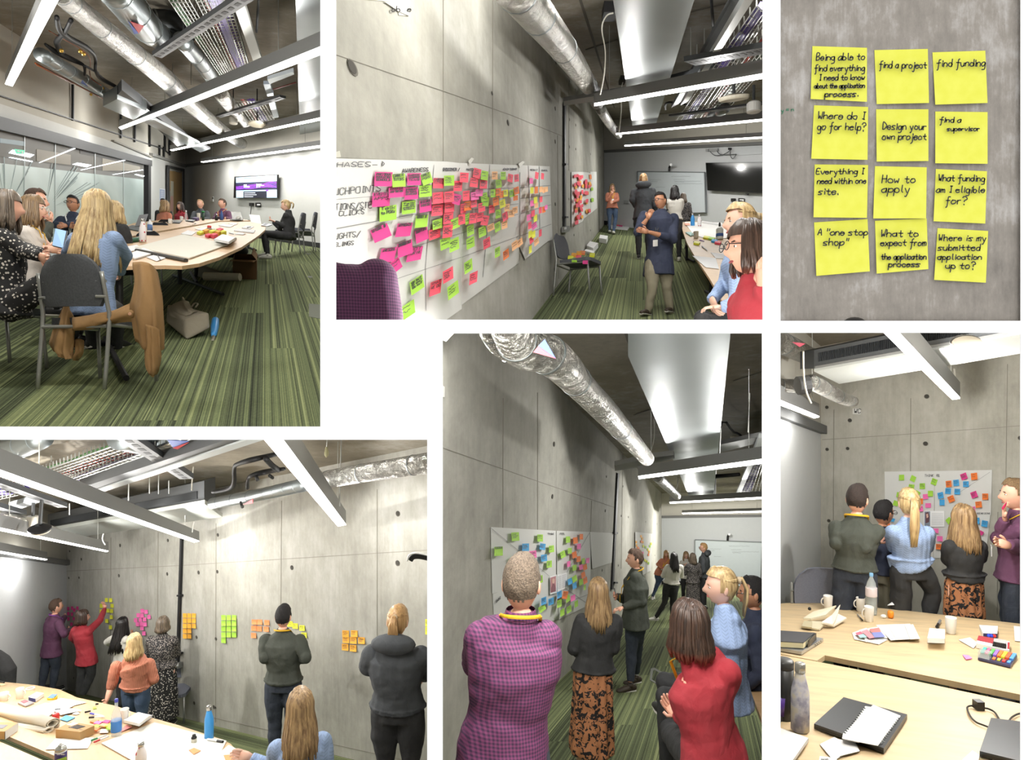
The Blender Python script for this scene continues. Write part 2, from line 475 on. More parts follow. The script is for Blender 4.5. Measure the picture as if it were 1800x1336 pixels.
STRIP = emis('led_diffuser', '#fffdf8', LED); ALU = M('#7d7d7c', .5, .3); ALUD = M('#4c4e50', .5, .4)
FOIL = make('crinkled_foil', foil); GALV = make('galvanised_sheet', galv); BLACK = M('#121214', .6); WIRE = M('#b6b7b2', .4, .7)
COPPER = M('#9a5a3a', .35, .8)
WPM = 24.0
def onscreen(p, R): return True
def led(R, c, up, label, bh=.13, gain=1.0):
    """hanging linear lamp; c = four corners of its glowing underside"""
    q = [R.F(x, y, up) for x, y in c]; cen = sum(q, V3(0, 0, 0))/4
    t = thing('linear_lamp', label, 'light fitting', cen, None)
    mb = MB(); mid = [cen+(p-cen)*1.004 for p in q]; mb.prism([p+V3(0, 0, .012) for p in mid], (0, 0, bh)); mb.build('housing', ALU, t)
    mb = MB(); mb.prism(q, (0, 0, .010)); mb.build('diffuser', STRIP, t)
    a, b = (q[0]+q[1])/2, (q[2]+q[3])/2; L = (b-a).length; n = max(2, min(7, round(L/1.6)))
    for i in range(n):
        p = a.lerp(b, (i+.5)/n)
        if not onscreen(p, R): continue
        l = bpy.data.lights.new('lamp_light', 'POINT'); l.energy = WPM*min(L, 12)/n*gain; l.shadow_soft_size = .03; l.color = (1, .985, .95); l.specular_factor = .25
        o = bpy.data.objects.new('lamp_light', l); col.objects.link(o); o.location = p-V3(0, 0, .10)-cen; o.parent = t; o['label'] = 'glow of the lamp'
    for k in (.12, .88):
        a = (q[0]+q[1])/2*(1-k)+(q[2]+q[3])/2*k
        mb = MB(); mb.tube([a+V3(0, 0, bh), a+V3(0, 0, bh+.9)], .004, 5); mb.build('suspension_wire', WIRE, t)
    return t
def fill_light(p, W_, r=.04):  # bare point light without a fitting, added as fill
    l = bpy.data.lights.new('fill_light', 'POINT'); l.energy = W_; l.shadow_soft_size = r; l.color = (1, .985, .95); l.specular_factor = .25
    o = bpy.data.objects.new('fill_light', l); col.objects.link(o); o.location = p
def tubeF(R, pts, name, mat, label, cat, n=16, parent=None, k=4, bands=0, bandmat=None, curve=True):
    q = [R.F(p[0], p[1], p[2]) for p in pts]; rr = [p[3]*(R.F(p[0], p[1], p[2]).y)/FPX for p in pts]
    if curve and len(q) > 2:
        qq = smooth_curve([V3(*v) for v in q], k); r2 = [v.x for v in smooth_curve([V3(r, 0, 0) for r in rr], k)]
    else: qq, r2 = q, rr
    if parent is not None:
        return MB().tube(qq, r2, n, cap=True).build(name, mat, parent, smooth=True)
    cen = q[len(q)//2]
    if bands:
        t = thing(name, label, cat, cen); MB().tube(qq, r2, n, cap=True).build('duct_body', mat, t, smooth=True)
        m = len(qq)-1
        for i in range(bands):
            f = (i+.5)/bands*m; a = int(f); fr = f-a; p = qq[a].lerp(qq[a+1], fr); dv = (qq[a+1]-qq[a]).normalized(); r = r2[a]*(1-fr)+r2[a+1]*fr
            MB().tube([p-dv*r*.06, p+dv*r*.06], r*1.035, n, cap=True).build('duct_band', bandmat or GALV, t)
        return t
    return MB().tube(qq, r2, n, cap=True).build(name, mat, None, smooth=True, org=cen, tagd=(label, cat))
def flatF(R, c, up, th, name, mat, label, cat, parent=None):
    q = [R.F(x, y, up) for x, y in c]; mb = MB().prism(q, (0, 0, th))
    if parent: return mb.build(name, mat, parent)
    return mb.build(name, mat, None, org=sum(q, V3(0, 0, 0))/len(q), tagd=(label, cat))
def tray(R, a0, a1, b0, b1, up, nx, ny, label, cables=()):
    """wire basket tray between edge a (a0->a1) and edge b (b0->b1) with cables lying in it"""
    A0, A1, B0, B1 = [R.F(x, y, up) for x, y in (a0, a1, b0, b1)]; t = thing('cable_tray', label, 'cable tray', (A0+B1)/2)
    mb = MB()
    for i in range(nx+1):
        k = i/nx; mb.tube([A0.lerp(B0, k), A1.lerp(B1, k)], .006, 4, cap=False)
    for j in range(ny+1):
        k = j/ny; p, q = A0.lerp(A1, k), B0.lerp(B1, k); mb.tube([p+V3(0, 0, .06), p, q, q+V3(0, 0, .06)], .006, 4, cap=False)
    mb.build('wire_mesh', WIRE, t)
    for k, wd, c, nm in cables:
        mb = MB(); m = 3 if wd < 3 else 6
        for i in range(m):
            kk = k+(i-m/2)*.012*wd; pts = [A0.lerp(B0, kk).lerp(A1.lerp(B1, kk), s/5)+V3(random.uniform(-.01, .01), 0, .02+random.uniform(0, .02)) for s in range(6)]
            mb.tube(pts, .006*wd, 5)
        mb.build(nm, M(c, .5), t)
    return t
def rail(R, a, b, up, th, label, holes_=14, wd=.05):
    """slotted steel channel"""
    A, B = R.F(a[0], a[1], up), R.F(b[0], b[1], up); t = thing('strut_channel', label, 'bracket', (A+B)/2)
    dv = (B-A).normalized(); s = dv.cross(V3(0, 0, 1)).normalized()
    MB().prism([A-s*wd, B-s*wd, B+s*wd, A+s*wd], (0, 0, th)).build('channel', ALUD, t)
    mb = MB()
    for i in range(holes_):
        p = A.lerp(B, (i+.5)/holes_); L = (B-A).length/holes_*.28
        mb.prism([p-dv*L-s*wd*.35-V3(0, 0, .002), p+dv*L-s*wd*.35-V3(0, 0, .002), p+dv*L+s*wd*.35-V3(0, 0, .002), p-dv*L+s*wd*.35-V3(0, 0, .002)], (0, 0, .001))
    o = mb.build('slots', BLACK, t); return t

BAY[0] = 'A'
# unseen point lights added around each bay's view to brighten it
for p in ((100, -150, 3.0), (420, -160, 3.4), (-120, 60, 4.5)): fill_light(P(*p), 60)
for p in ((960, -160, 3.8), (1150, -140, 3.6), (1400, -60, 4.5), (980, -80, 5.5)): fill_light(P(*p), 70)
for p, w_ in (((-90, 880, 4.5), 60), ((560, 767, 3.0), 28), ((250, 767, 3.4), 28), ((-60, 985, 7.2), 200)): fill_light(P(*p), w_)
for p in ((860, 580, 2.6), (1020, 580, 2.2), (1250, 580, 2.4), (1320, 580, 4.0), (790, 582, 4.3)): fill_light(P(*p), 110)  # the last one sits at the corner lamp tip
for p in ((1420, 580, 2.3), (1700, 580, 2.3), (1880, 800, 3.2)): fill_light(P(*p), 42)
# ================================================================ bay A : long meeting table
floorpoly(RA, [(-60, 758), (575, 758), (575, 424), (440, 405), (325, 392), (200, 430), (-60, 520)], 'floor', carpet('striped_carpet_meeting', (466-900)/1200, 4.2, .26))
WA = Wall((0, 8.44), (325, 27.9)); WA2 = Wall((325, 27.9), (563, 16.9))
ceilpoly(RA, [(-60, -60), (575, -60), (575, 215), (325, 262), (-60, 20)], 3.45)
wl = wallq(WA, RA, -60, 325.5, -.02, 2.46, 'wall_left', PLASTER)
wallq(WA, RA, -60, 325.5, 2.46, 3.5, 'wall_left_upper', PLASTER_SHADE)
wb = wallq(WA2, RA, 324.5, 575, -.02, 2.46, 'wall_back', PLASTER)
wallq(WA2, RA, 324.5, 575, 2.46, 3.5, 'wall_back_upper', PLASTER_SHADE)
struct(MB().prism(WA2.quad(RA, 325, 575, 0, .12, .0), WA2.n*.03).build('baseboard_back', DARKTRIM))
struct(MB().prism(WA2.quad(RA, 325, 575, 2.42, 2.5, .0), WA2.n*.10).build('trim_1', M('#7b7a76', .6)))
struct(MB().prism(WA.quad(RA, 262, 325, 2.42, 2.5, .0), WA.n*.10).build('trim_2', M('#7b7a76', .6)))
# glass partition (window in the left wall)
struct(MB().prism([WA.col(RA, -30, .1, .02), WA.col(RA, 252, .1, .02), WA.col(RA, 252, 2.14, .02), WA.col(RA, -30, 2.14, .02)], WA.n*.01).build('window_1', M('#6d6c66', .5), org=WA.col(RA, 120, 1, .02)))
win = bpy.data.objects['window_1']
def offblk(x0, x1, u0, u1, mat, name, off=.034, th=.004):
    return MB().prism(WA.quad(RA, x0, x1, u0, u1, off), WA.n*th).build(name, mat, win)
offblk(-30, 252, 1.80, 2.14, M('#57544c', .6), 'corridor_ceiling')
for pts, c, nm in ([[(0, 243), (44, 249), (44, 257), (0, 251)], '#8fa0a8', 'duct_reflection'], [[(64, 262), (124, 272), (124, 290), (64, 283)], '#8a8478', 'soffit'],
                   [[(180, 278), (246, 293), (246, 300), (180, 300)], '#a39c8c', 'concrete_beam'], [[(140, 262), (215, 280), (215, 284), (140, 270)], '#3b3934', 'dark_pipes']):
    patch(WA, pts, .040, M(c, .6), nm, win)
GL = emis('corridor_lamp', '#f4fbff', 3.0)
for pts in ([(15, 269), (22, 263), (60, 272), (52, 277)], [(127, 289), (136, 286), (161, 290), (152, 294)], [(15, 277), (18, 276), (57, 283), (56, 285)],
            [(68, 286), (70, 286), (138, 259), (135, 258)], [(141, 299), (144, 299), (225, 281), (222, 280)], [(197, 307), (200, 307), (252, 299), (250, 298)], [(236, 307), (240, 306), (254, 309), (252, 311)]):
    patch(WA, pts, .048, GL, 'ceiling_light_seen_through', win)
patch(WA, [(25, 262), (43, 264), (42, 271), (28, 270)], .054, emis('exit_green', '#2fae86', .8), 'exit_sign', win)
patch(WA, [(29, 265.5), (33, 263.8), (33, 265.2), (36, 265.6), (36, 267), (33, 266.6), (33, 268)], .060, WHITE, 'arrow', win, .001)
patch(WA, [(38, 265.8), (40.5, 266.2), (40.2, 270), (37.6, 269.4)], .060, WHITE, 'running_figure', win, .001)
FROST = make('frosted_film', lambda t: t.base(t.ramp(t.noise(t.map(t.obj(), (1.0, .25, 1.1)), 1.0, 2), [(.35, '#a9bbb7'), (.55, '#c3d3cf'), (.72, '#dff0ee')])).rough(.4))
fro = offblk(-30, 252, .1, 1.72, FROST, 'frosted_glass', .036)
rr = random.Random(3); mb = MB()
for i in range(46):
    k = rr.uniform(0, 1); cx, cy = (10 if i % 2 else 78), (372 if i % 2 else 372)
    an = rr.uniform(math.radians(18), math.radians(82)) if i % 2 == 0 else rr.uniform(math.radians(60), math.radians(150))
    r0, r1 = rr.uniform(18, 40), rr.uniform(70, 115)
    x0, y0, x1, y1 = cx+math.cos(an)*r0, cy-math.sin(an)*r0, cx+math.cos(an)*r1, cy-math.sin(an)*r1
    top = 300+(x1-10)*.13-24
    if y1 < top: f = (y0-top)/(y0-y1); x1 = x0+(x1-x0)*f; y1 = top
    if x1 > 246 or x0 < -20: continue
    wd = rr.uniform(.4, .9); vx, vy = (y0-y1), (x1-x0); L = math.hypot(vx, vy); vx, vy = vx/L*wd, vy/L*wd
    mb.prism([WA.pt(x0, y0, .043), WA.pt(x1+vx, y1+vy, .043), WA.pt(x1-vx, y1-vy, .043)], WA.n*.001)
mb.build('clear_ray_cutouts', M('#7d908e', .4), win)
for x in (43, 97, 167, 217): offblk(x-.5, x+.5, .1, 2.14, M('#c3cfcd', .3), 'pane_joint', .045)
struct(MB().prism(WA.quad(RA, -40, 259, 2.12, 2.28, .0), WA.n*.12).build('trim_3', DARKTRIM, org=WA.col(RA, 100, 2.2)))
struct(MB().prism(WA.quad(RA, 252.5, 257, .0, 2.2, .0), WA.n*.12).build('trim_4', DARKTRIM, org=WA.col(RA, 255, 1)))
struct(MB().prism(WA.quad(RA, -40, 257, .0, .1, .0), WA.n*.12).build('trim_5', DARKTRIM, org=WA.col(RA, 100, 0)))
# door
door = struct(MB().prism([WA.pt(x, y, .01) for x, y in ((295, 300), (320.5, 302), (320.5, 397), (295, 405))], WA.n*.05).build('door_1', M('#a98a5c', .5), org=WA.pt(305, 350)))
for pts, c, nm in ([[(293, 290), (296, 291.5), (296, 403), (293, 404)], '#3a3a3c', 'door_frame'], [[(293, 290), (322.5, 297), (322.5, 301), (293, 294.5)], '#3a3a3c', 'door_frame'], [[(319.5, 299), (322.5, 299), (322.5, 397), (319.5, 397)], '#3a3a3c', 'door_frame']):
    patch(WA, pts, .05, M(c, .6), nm, door, .04)
patch(WA, [(300, 318), (305, 319), (304.5, 392), (299.5, 392)], .062, M('#c9c6b8', .3), 'vision_panel', door)
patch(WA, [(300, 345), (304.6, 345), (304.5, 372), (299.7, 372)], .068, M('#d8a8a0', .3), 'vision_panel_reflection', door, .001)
patch(WA, [(309, 300.5), (317, 302.5), (317, 304), (309, 302)], .064, M('#9a9a9a', .3, .8), 'door_closer', door, .03)
patch(WA, [(297, 335), (298, 335), (298, 352), (297, 352)], .064, M('#b5b5b0', .3, .8), 'handle', door, .03)
sgn = patch(WA, [(280, 331), (290, 332), (290, 353.5), (280, 353)], .004, M('#dfe3ea', .5), 'notice_board', None, .012, tagd=('blue and white notice on the wall beside the wooden door', 'notice'))
patch(WA, [(281, 333), (289, 334), (289, 352), (281, 351.5)], .018, M('#8e9dbd', .6), 'notice_print', sgn, .001)
mb = MB()
for i in range(7): mb.prism([WA.pt(282, 335+i*2.4, .02), WA.pt(288, 335.3+i*2.4, .02), WA.pt(288, 336.3+i*2.4, .02), WA.pt(282, 336+i*2.4, .02)], WA.n*.001)
mb.build('lines_of_text', M('#e4e9f4', .6), sgn)
# black pipe rail along the left wall
t = thing('black_conduit_rail', 'black conduit rail with vertical drops high on the left wall', 'conduit', WA.col(RA, 127, 2.6))
line_on(WA, (-30, 159), (290, 263), 1.8, .02, BLACK, 'rail', t, .03)
for x, a, b in ((126, 148, 212), (211.5, 200, 243), (236, 213, 250), (262.5, 218, 258), (280, 255, 275), (289.5, 228, 263), (287.5, 258, 278), (297.5, 246, 273)): line_on(WA, (x, a), (x, b), 1.6, .02, BLACK, 'drop', t, .03)
line_on(WA, (287, 262), (298, 272), 1.4, .02, BLACK, 'drop', t, .03)
line_on(WA, (196, 247), (265, 276), 2.4, .01, M('#8b877d', .7), 'wall_bracket', None, .05).name = 'grey_conduit'
tag(bpy.data.objects['grey_conduit'], 'slim grey conduit on the wall above the glass partition', 'conduit')
led(RA, [(88.5, -30), (119, -30), (22, 152), (9, 148)], 2.6, 'nearest bright linear lamp at the top left over the glass partition', .1, .7)
led(RA, [(574, 79.5), (574, 92.5), (213, 228), (209, 224.5)], 2.6, 'longest bright linear lamp crossing above the meeting table', gain=.65)
led(RA, [(574, 205.3), (574, 209.2), (303, 265.5), (299, 264)], 2.6, 'second linear lamp over the far half of the meeting table', gain=.8)
led(RA, [(574, 254.6), (574, 258.2), (357, 285.9), (353, 284.7)], 2.4, 'farthest linear lamp beside the wall with the lit screen', .11, .55)
tubeF(RA, [(105, -14, 3.05, 18), (124, 4, 3.05, 18), (205, 70, 3.0, 18), (290, 138, 2.95, 17), (329, 178, 2.9, 15), (397, 234, 2.85, 10), (425, 252, 2.85, 9)], 'foil_duct', FOIL, 'foil wrapped round duct running diagonally over the meeting table', 'duct', bands=9)
tubeF(RA, [(190, -30, 3.1, 29), (228, 12, 3.1, 29), (262, 52, 3.1, 25), (285, 66, 3.1, 20)], 'spiral_duct', GALV, 'largest bare metal duct with a red and blue triangle sticker', 'duct', bands=4)
tubeF(RA, [(262, 40, 3.25, 22), (300, 46, 3.25, 26), (322, 55, 3.25, 24)], 'spiral_duct', M('#55585a', .35, .8), 'dark side branch of the large metal duct', 'duct', bands=3)
tubeF(RA, [(318, 70, 3.05, 14), (350, 105, 3.05, 14), (369, 132, 3.05, 12), (372, 136, 3.05, 12)], 'spiral_duct', GALV, 'mid sized bare metal duct between the foil duct and the cable trays', 'duct', bands=6)
tubeF(RA, [(385, 160, 3.0, 13), (405, 186, 3.0, 12), (420, 202, 2.95, 9), (436, 222, 2.95, 8)], 'foil_duct', FOIL, 'short foil duct seen below the long lamp near the smoke detector', 'duct', bands=3)
d_ = tubeF(RA, [(72, 96, 2.85, 12), (130, 130, 2.85, 11.5), (195, 170, 2.85, 9)], 'spiral_duct', GALV, 'small bare metal duct leading into the grey fan unit', 'duct', bands=6)
for nm, pr, lab in (('red', [(229, 38), (253, 46), (244, 59)], '#b8303a'), ('blue', [(225, 37), (236, 60), (244, 59)], '#2b4aa0')):
    mb = MB(); q = [RA.F(x, y, 2.93) for x, y in pr]; mb.prism(q, (0, 0, .004))
    o = mb.build('triangle_sticker', M(lab, .5)); tag(o, nm+' half of the triangular flow arrow sticker on the large duct', 'sticker')
o = MB().prism([RA.F(x, y, 2.72) for x, y in ((145, 141), (155, 153), (142, 146))], (0, 0, .004)).build('triangle_sticker', M('#2f4f9c', .5)); tag(o, 'blue triangle sticker on the small metal duct', 'sticker')
fc = thing('fan_coil_unit', 'grey metal fan coil box hanging at the end of the small duct', 'ventilation unit', RA.F(220, 190, 2.6))
flatF(RA, [(181, 187), (206, 174), (258, 196), (235, 211)], 2.6, .18, 'casing', GALV, None, None, fc)
flatF(RA, [(206, 168), (214, 158), (330, 246), (318, 262)], 2.66, .14, 'grille_section', ALUD, None, None, fc)
flatF(RA, [(252, 214), (262, 206), (370, 262), (352, 268)], 2.6, .05, 'bottom_panel', M('#b4babd', .4, .5), None, None, fc)
t = thing('insulated_pipes', 'black lagged water pipes with brass valves beside the small duct', 'pipes', RA.F(140, 100, 2.9))
for pts in ([(100, 30, 3, 4), (104, 50, 3, 5), (120, 66, 3, 5.5), (150, 82, 3, 4.5), (165, 96, 3, 3), (168, 108, 3, 2.5), (168, 124, 2.9, 2.5), (178, 138, 2.85, 4), (203, 152, 2.8, 3)],
            [(80, 78, 3, 2.5), (100, 92, 3, 5), (130, 106, 3, 4.5), (146, 114, 2.95, 2.6), (149, 122, 2.9, 2.2), (149, 132, 2.85, 2)], [(125, 35, 3.0, 4), (115, 55, 3.0, 4), (100, 74, 3, 5), (108, 92, 3, 5)], [(150, 116, 2.9, 2), (172, 128, 2.9, 2)]):
    tubeF(RA, pts, 'lagged_pipe', BLACK, None, None, 8, t)
for pts in ([(86, 54, 3, .9), (110, 68, 3, .9), (140, 85, 3, .9), (158, 103, 2.95, .8), (159, 135, 2.9, .8), (178, 150, 2.8, .8)], [(62, 111, 2.8, 1.6), (126, 144, 2.8, 1.5), (180, 173, 2.75, 1.2)], [(64, 114, 2.78, .9), (128, 147, 2.78, .9)]):
    tubeF(RA, pts, 'copper_pipe', COPPER, None, None, 6, t)
for x, y in ((141, 90), (108, 89), (147, 95), (186, 143), (181, 155), (160, 166)):
    MB().ball(RA.F(x, y, 2.85), .022, 8, 6).build('valve', M('#c9a24a', .3, .8), t)
rail(RA, (276, 100), (436, -4), 2.9, .05, 'slotted steel channel crossing under the cables near the top', 18, .05)
rail(RA, (384, 206), (497, 172), 2.85, .04, 'grey steel channel hanging above the second lamp', 8, .05)
tray(RA, (294, -4), (392, 140), (330, -4), (412, 140), 3.1, 5, 30, 'wire basket tray with green cables over the meeting table', [(.1, 3, '#3f7a3f', 'green_cables')])
tray(RA, (342, -4), (410, 132), (402, -4), (440, 126), 3.1, 7, 30, 'wire basket tray with red and purple cables over the meeting table', [(.25, 2, '#b8433a', 'red_cable'), (.62, 6, '#54358c', 'purple_cables')])
tray(RA, (412, 178), (440, 218), (462, 178), (482, 210), 2.95, 9, 12, 'small wire basket tray beyond the long lamp', [(.3, 2, '#b8433a', 'red_cable'), (.6, 3, '#54358c', 'purple_cable')])
flatF(RA, [(413, 17), (430, 8), (462, 110), (448, 116)], 2.95, .05, 'tray_cover', M('#c3c4bf', .5, .3), 'pale metal lid of the narrow trunking over the table', 'trunking')
flatF(RA, [(463, 148), (475, 148), (481, 168), (470, 170)], 2.95, .05, 'tray_cover', M('#aebac8', .5, .3), 'short bluish trunking lid beyond the long lamp', 'trunking')
flatF(RA, [(472, 180), (482, 178), (490, 206), (481, 208)], 2.9, .05, 'tray_cover', M('#b9c2c8', .5, .3), 'farthest trunking lid above the second lamp', 'trunking')
flatF(RA, [(470, 140), (516, 126), (517, 131), (474, 148)], 2.9, .05, 'tray_cover', M('#b9c0c4', .5, .3), 'cross piece of pale trunking beside the wide duct', 'trunking')
flatF(RA, [(519, -20), (574, -20), (574, 232), (527, 238)], 2.9, .25, 'rectangular_duct', GALV, 'wide rectangular metal duct at the right edge over the meeting table', 'duct')
tubeF(RA, [(455, -6, 3.1, 2.2), (451, 56, 3.1, 2.2)], 'black_drop_rod', BLACK, 'black threaded rod above the pale trunking', 'rod', 8, curve=False)
tubeF(RA, [(480, 157, 3.1, 1.2), (520, 145, 3.1, 1.2)], 'red_pipe', M('#6a2f2a'), 'thin dark red pipe under the ceiling', 'pipe', 6, curve=False)
t = thing('smoke_detector', 'round white ceiling sensor disc hanging below the tray', 'sensor', RA.F(452, 220, 2.7)); c = RA.F(452, 219, 2.7)
MB().lathe(c, [(.02, .03), (.17, .02), (.17, 0), (.16, -.01)], 20).build('disc', M('#cfc9b6', .6), t); MB().tube([c, c+V3(0, 0, .7)], .012, 6).build('stem', ALUD, t)
t = thing('hanging_speaker', 'small white cylinder sensor on a stem', 'sensor', RA.F(410, 213, 2.75)); c = RA.F(410, 218, 2.75)
MB().lathe(c, [(.05, 0), (.08, .01), (.08, .14), (.06, .17)], 16).build('housing', M('#d8d5cb', .6), t); MB().tube([c+V3(0, 0, .1), c+V3(0, 0, .7)], .012, 6).build('stem', ALUD, t)
for i, (x, y0, y1) in enumerate(((336, 105, 150), (303, 112, 130), (290, 160, 185), (384, 190, 215), (322, 145, 170), (253, 20, 60))):
    o = MB().tube([P(x, y0, RA.D(y0, 3.4)), P(x, y1, RA.D(y0, 3.4))], .008, 5).build('drop_rod', WIRE, org=P(x, y1, RA.D(y0, 3.4)))
    tag(o, 'thin threaded rod hanging under the meeting room ceiling', 'rod', 'ceiling drop rods in the meeting room')
for k, (a, b) in enumerate((((0, 62), (60, 100)), ((330, 150), (460, 100)), ((460, 82), (520, 50)))):
    pass

BAY[0] = 'B'
# ================================================================ bay B : chart wall seen at an angle
floorpoly(RB, [(578.5, 571), (1352, 571), (1352, 380), (1062, 390), (900, 520)], 'floor', carpet('striped_carpet_chart', (1130-900)/1200, 4.2, .3))
WB = Wall((590, 3.35*1.88/1.98), (1062, 26.4*1.88/1.98)); WB2 = Wall((1062, 26.4*1.88/1.98), (1341, 18.4))
ceilpoly(RB, [(780, -60), (1352, -60), (1352, 235), (1061, 252)], 3.8)
cw = wallq(WB, RB, 579, 1062.5, -.02, 3.9, 'wall_left', concrete('#a19f95', 1.0, 'board_marked_concrete_b', 3.2), .012, (579, -200, 1063, 571))
wallq(WB2, RB, 1061, 1352, -.02, 2.69, 'wall_back', M('#c3c5c6', .9))
wallq(WB2, RB, 1061, 1352, 2.69, 3.9, 'wall_back_upper', PLASTER_SHADE)
struct(MB().prism(WB2.quad(RB, 1061, 1352, 2.64, 2.72, .0), WB2.n*.10).build('trim_6', M('#6d6d6c', .6)))
struct(MB().prism(WB2.quad(RB, 1061.5, 1072, 0, .15, .0), WB2.n*.03).build('baseboard_back', DARKTRIM))
tie_holes(WB, cw, [(619, 119, 12), (893, 216, 4.5), (865, 164, 3), (977, 110, 3), (1001, 142, 2.5), (1012, 158, 2), (976, 191, 3), (976, 249, 3.2), (1001, 210, 2.4), (1001, 258, 2.4), (1012, 220, 2), (1012, 262, 2), (1038, 271, 1.6), (1055, 277, 1.6), (976, 359, 3), (975, 474, 3), (1000, 350, 2.2), (1009, 413, 1.8), (1038, 405, 1.6)], 1.9)
joints(WB, cw, [((779, 0), (779, 283)), ((866, 0), (866, 289)), ((1000, 130), (1000, 300)), ((900, 203), (990, 240)), ((590, 96), (779, 160)), ((779, 160), (900, 203)), ((980, 238), (982, 490))], .9)
patch(WB, [(604, -10), (718, -10), (718, 28), (700, 27), (698, 4), (606, -4)], .002, M('#c9c7bd', .9), 'drawn_label', cw)
patch(WB, [(675, 3), (716, 4), (718, 28), (700, 20)], .008, M('#dad8d0', .9), 'paper_tag', cw)
ribbons(m_ := MB(), ink_strokes('oh 7e', 0, 0, 9), 1.6, lambda x, y: WB.pt(688+x, 20-y, .014)); m_.build('marks', BLACK, cw)
# conduit on the wall
t = thing('black_conduit', 'black vertical conduit on the concrete wall beside the chart', 'conduit', WB.pt(991, 380)); line_on(WB, (991, 180), (991, 400), 2.6, .01, BLACK, 'pipe', t, .03)
for y in (289, 382): patch(WB, [(989, y-1.5), (993.5, y-1.5), (993.5, y+1.5), (989, y+1.5)], .01, BLACK, 'clip', t, .06)
t = thing('socket_box', 'grey metal double socket box at the foot of the black conduit', 'socket', WB.pt(991, 402)); patch(WB, [(987, 399), (996, 397), (996, 407), (987, 409)], .01, M('#8e8f8c', .4, .5), 'box', t, .06); patch(WB, [(992, 399.5), (995.6, 399), (995.6, 403), (992, 403.6)], .072, M('#dedede', .5), 'switch_plate', t, .003)
led(RB, [(1350, 129.3), (1350, 137), (1044.6, 186.7), (1044.6, 182.8)], 2.80, 'nearest linear lamp over the standing group by the chart')
led(RB, [(1350, 209), (1350, 212.2), (1083, 237), (1083, 235)], 2.78, 'second linear lamp beyond the nearest, by the concrete chart wall')
led(RB, [(1350, 240.4), (1350, 242.8), (1098, 257.5), (1098, 255.8)], 2.7, 'third and farthest linear lamp before the whiteboard wall', .1)
tubeF(RB, [(900, -30, 3.25, 40), (935, 15, 3.2, 33), (990, 85, 3.15, 24), (1040, 158, 3.1, 14), (1045, 165, 3.1, 13)], 'foil_duct', FOIL, 'long foil wrapped duct along the top of the concrete chart wall', 'duct', bands=5)
tubeF(RB, [(1056, 192, 3.05, 9), (1072, 218, 3.0, 7.5), (1088, 238, 2.95, 6)], 'foil_duct', FOIL, 'short end of the foil duct beyond the nearest lamp', 'duct', bands=5)
tubeF(RB, [(1030, 145, 3.2, 14), (1050, 180, 3.1, 12)], 'dark_duct_section', M('#5a5750', .5, .5), 'dark section of the foil duct', 'duct', curve=False)  # darker grey tube between the two foil runs
flatF(RB, [(1076, -12), (1224, -12), (1152, 222), (1112, 224)], 3.0, .3, 'rectangular_duct', GALV, 'broad rectangular metal duct narrowing away over the chart group', 'duct')
flatF(RB, [(1316, -12), (1332, -12), (1210, 178), (1196, 186)], 3.0, .06, 'cable_trunking', M('#b7bbbb', .5, .4), 'long pale trunking beside the cable basket, chart bay', 'trunking')
flatF(RB, [(1294, -12), (1312, -12), (1194, 182), (1180, 190)], 3.15, .06, 'cable_trunking', ALUD, 'dark grey trunking above the pale one, chart bay', 'trunking')
tray(RB, (1330, 10), (1185, 218), (1350, 30), (1225, 216), 3.1, 5, 40, 'wire basket tray with purple cables beside the broad duct', [(.5, 5, '#4b3a86', 'purple_cables')])
tray(RB, (1350, 50), (1225, 216), (1352, 110), (1262, 212), 3.15, 7, 34, 'wire basket tray with red and green cables at the right', [(.2, 2, '#b8433a', 'red_cable'), (.55, 3, '#3d4d3f', 'green_cable')])
flatF(RB, [(990, 178), (1066, 165), (1100, 160), (1100, 170), (1046, 178), (991, 186)], 2.95, .06, 'steel_bracket', ALU, 'steel bracket arm holding the duct off the concrete wall', 'bracket')
rail(RB, (1212, 112), (1350, 88), 2.95, .05, 'slotted steel channel under the cable baskets at the right', 12, .08)
rail(RB, (1180, 141), (1262, 120), 3.1, .05, 'grey channel crossing beyond the broad duct', 2, .06)
rail(RB, (1180, 205), (1350, 182), 2.85, .03, 'thin channel carrying the far cable baskets', 6, .05)
def cablepx(pts, r, name, mat, label, n=6):
    q = smooth_curve([P(*p) for p in pts], 5); return MB().tube(q, r, n).build(name, mat, smooth=True, org=q[0], tagd=(label, 'cable'))
cablepx([(1078, 23, 7.4), (1066, 28, 7.4), (1058, 50, 7.4), (1064, 90, 7.6), (1062, 130, 7.8), (1055, 166, 8.2)], .008, 'white_cable', M('#d9d6cc'), 'white flex hanging down beside the broad metal duct')
cablepx([(1096, 140, 11), (1092, 160, 11), (1092, 195, 11), (1088, 232, 12)], .008, 'white_cable', M('#d9d6cc'), 'second white flex near the far lamps')
MB().box(P(1071, 20, 7.5), (.14, .2, .12)).build('junction_box', BLACK, org=P(1071, 20, 7.5), tagd=('black junction box with a white flex by the broad duct', 'junction box'))
MB().box(P(1094, 141, 11), (.09, .2, .07)).build('junction_box', BLACK, org=P(1094, 141, 11), tagd=('second small black junction box over the second lamp', 'junction box'))
tubeF(RB, [(1250, -6, 3.5, 2.6), (1255, 66, 3.5, 2.6)], 'black_drop_rod', BLACK, 'thick black rod hanging beside the pale trunking', 'rod', 8, curve=False)
tubeF(RB, [(1170, 192, 3.4, 2), (1176, 180, 3.4, 2), (1240, 190, 3.2, 1.5)], 'black_pipe', BLACK, 'black pipe run behind the broad duct', 'pipe', 6)
t = thing('smoke_detector', 'round white sensor disc at the right under the basket tray', 'sensor', P(1290, 172, 8.5)); c = P(1290, 174, 8.5)
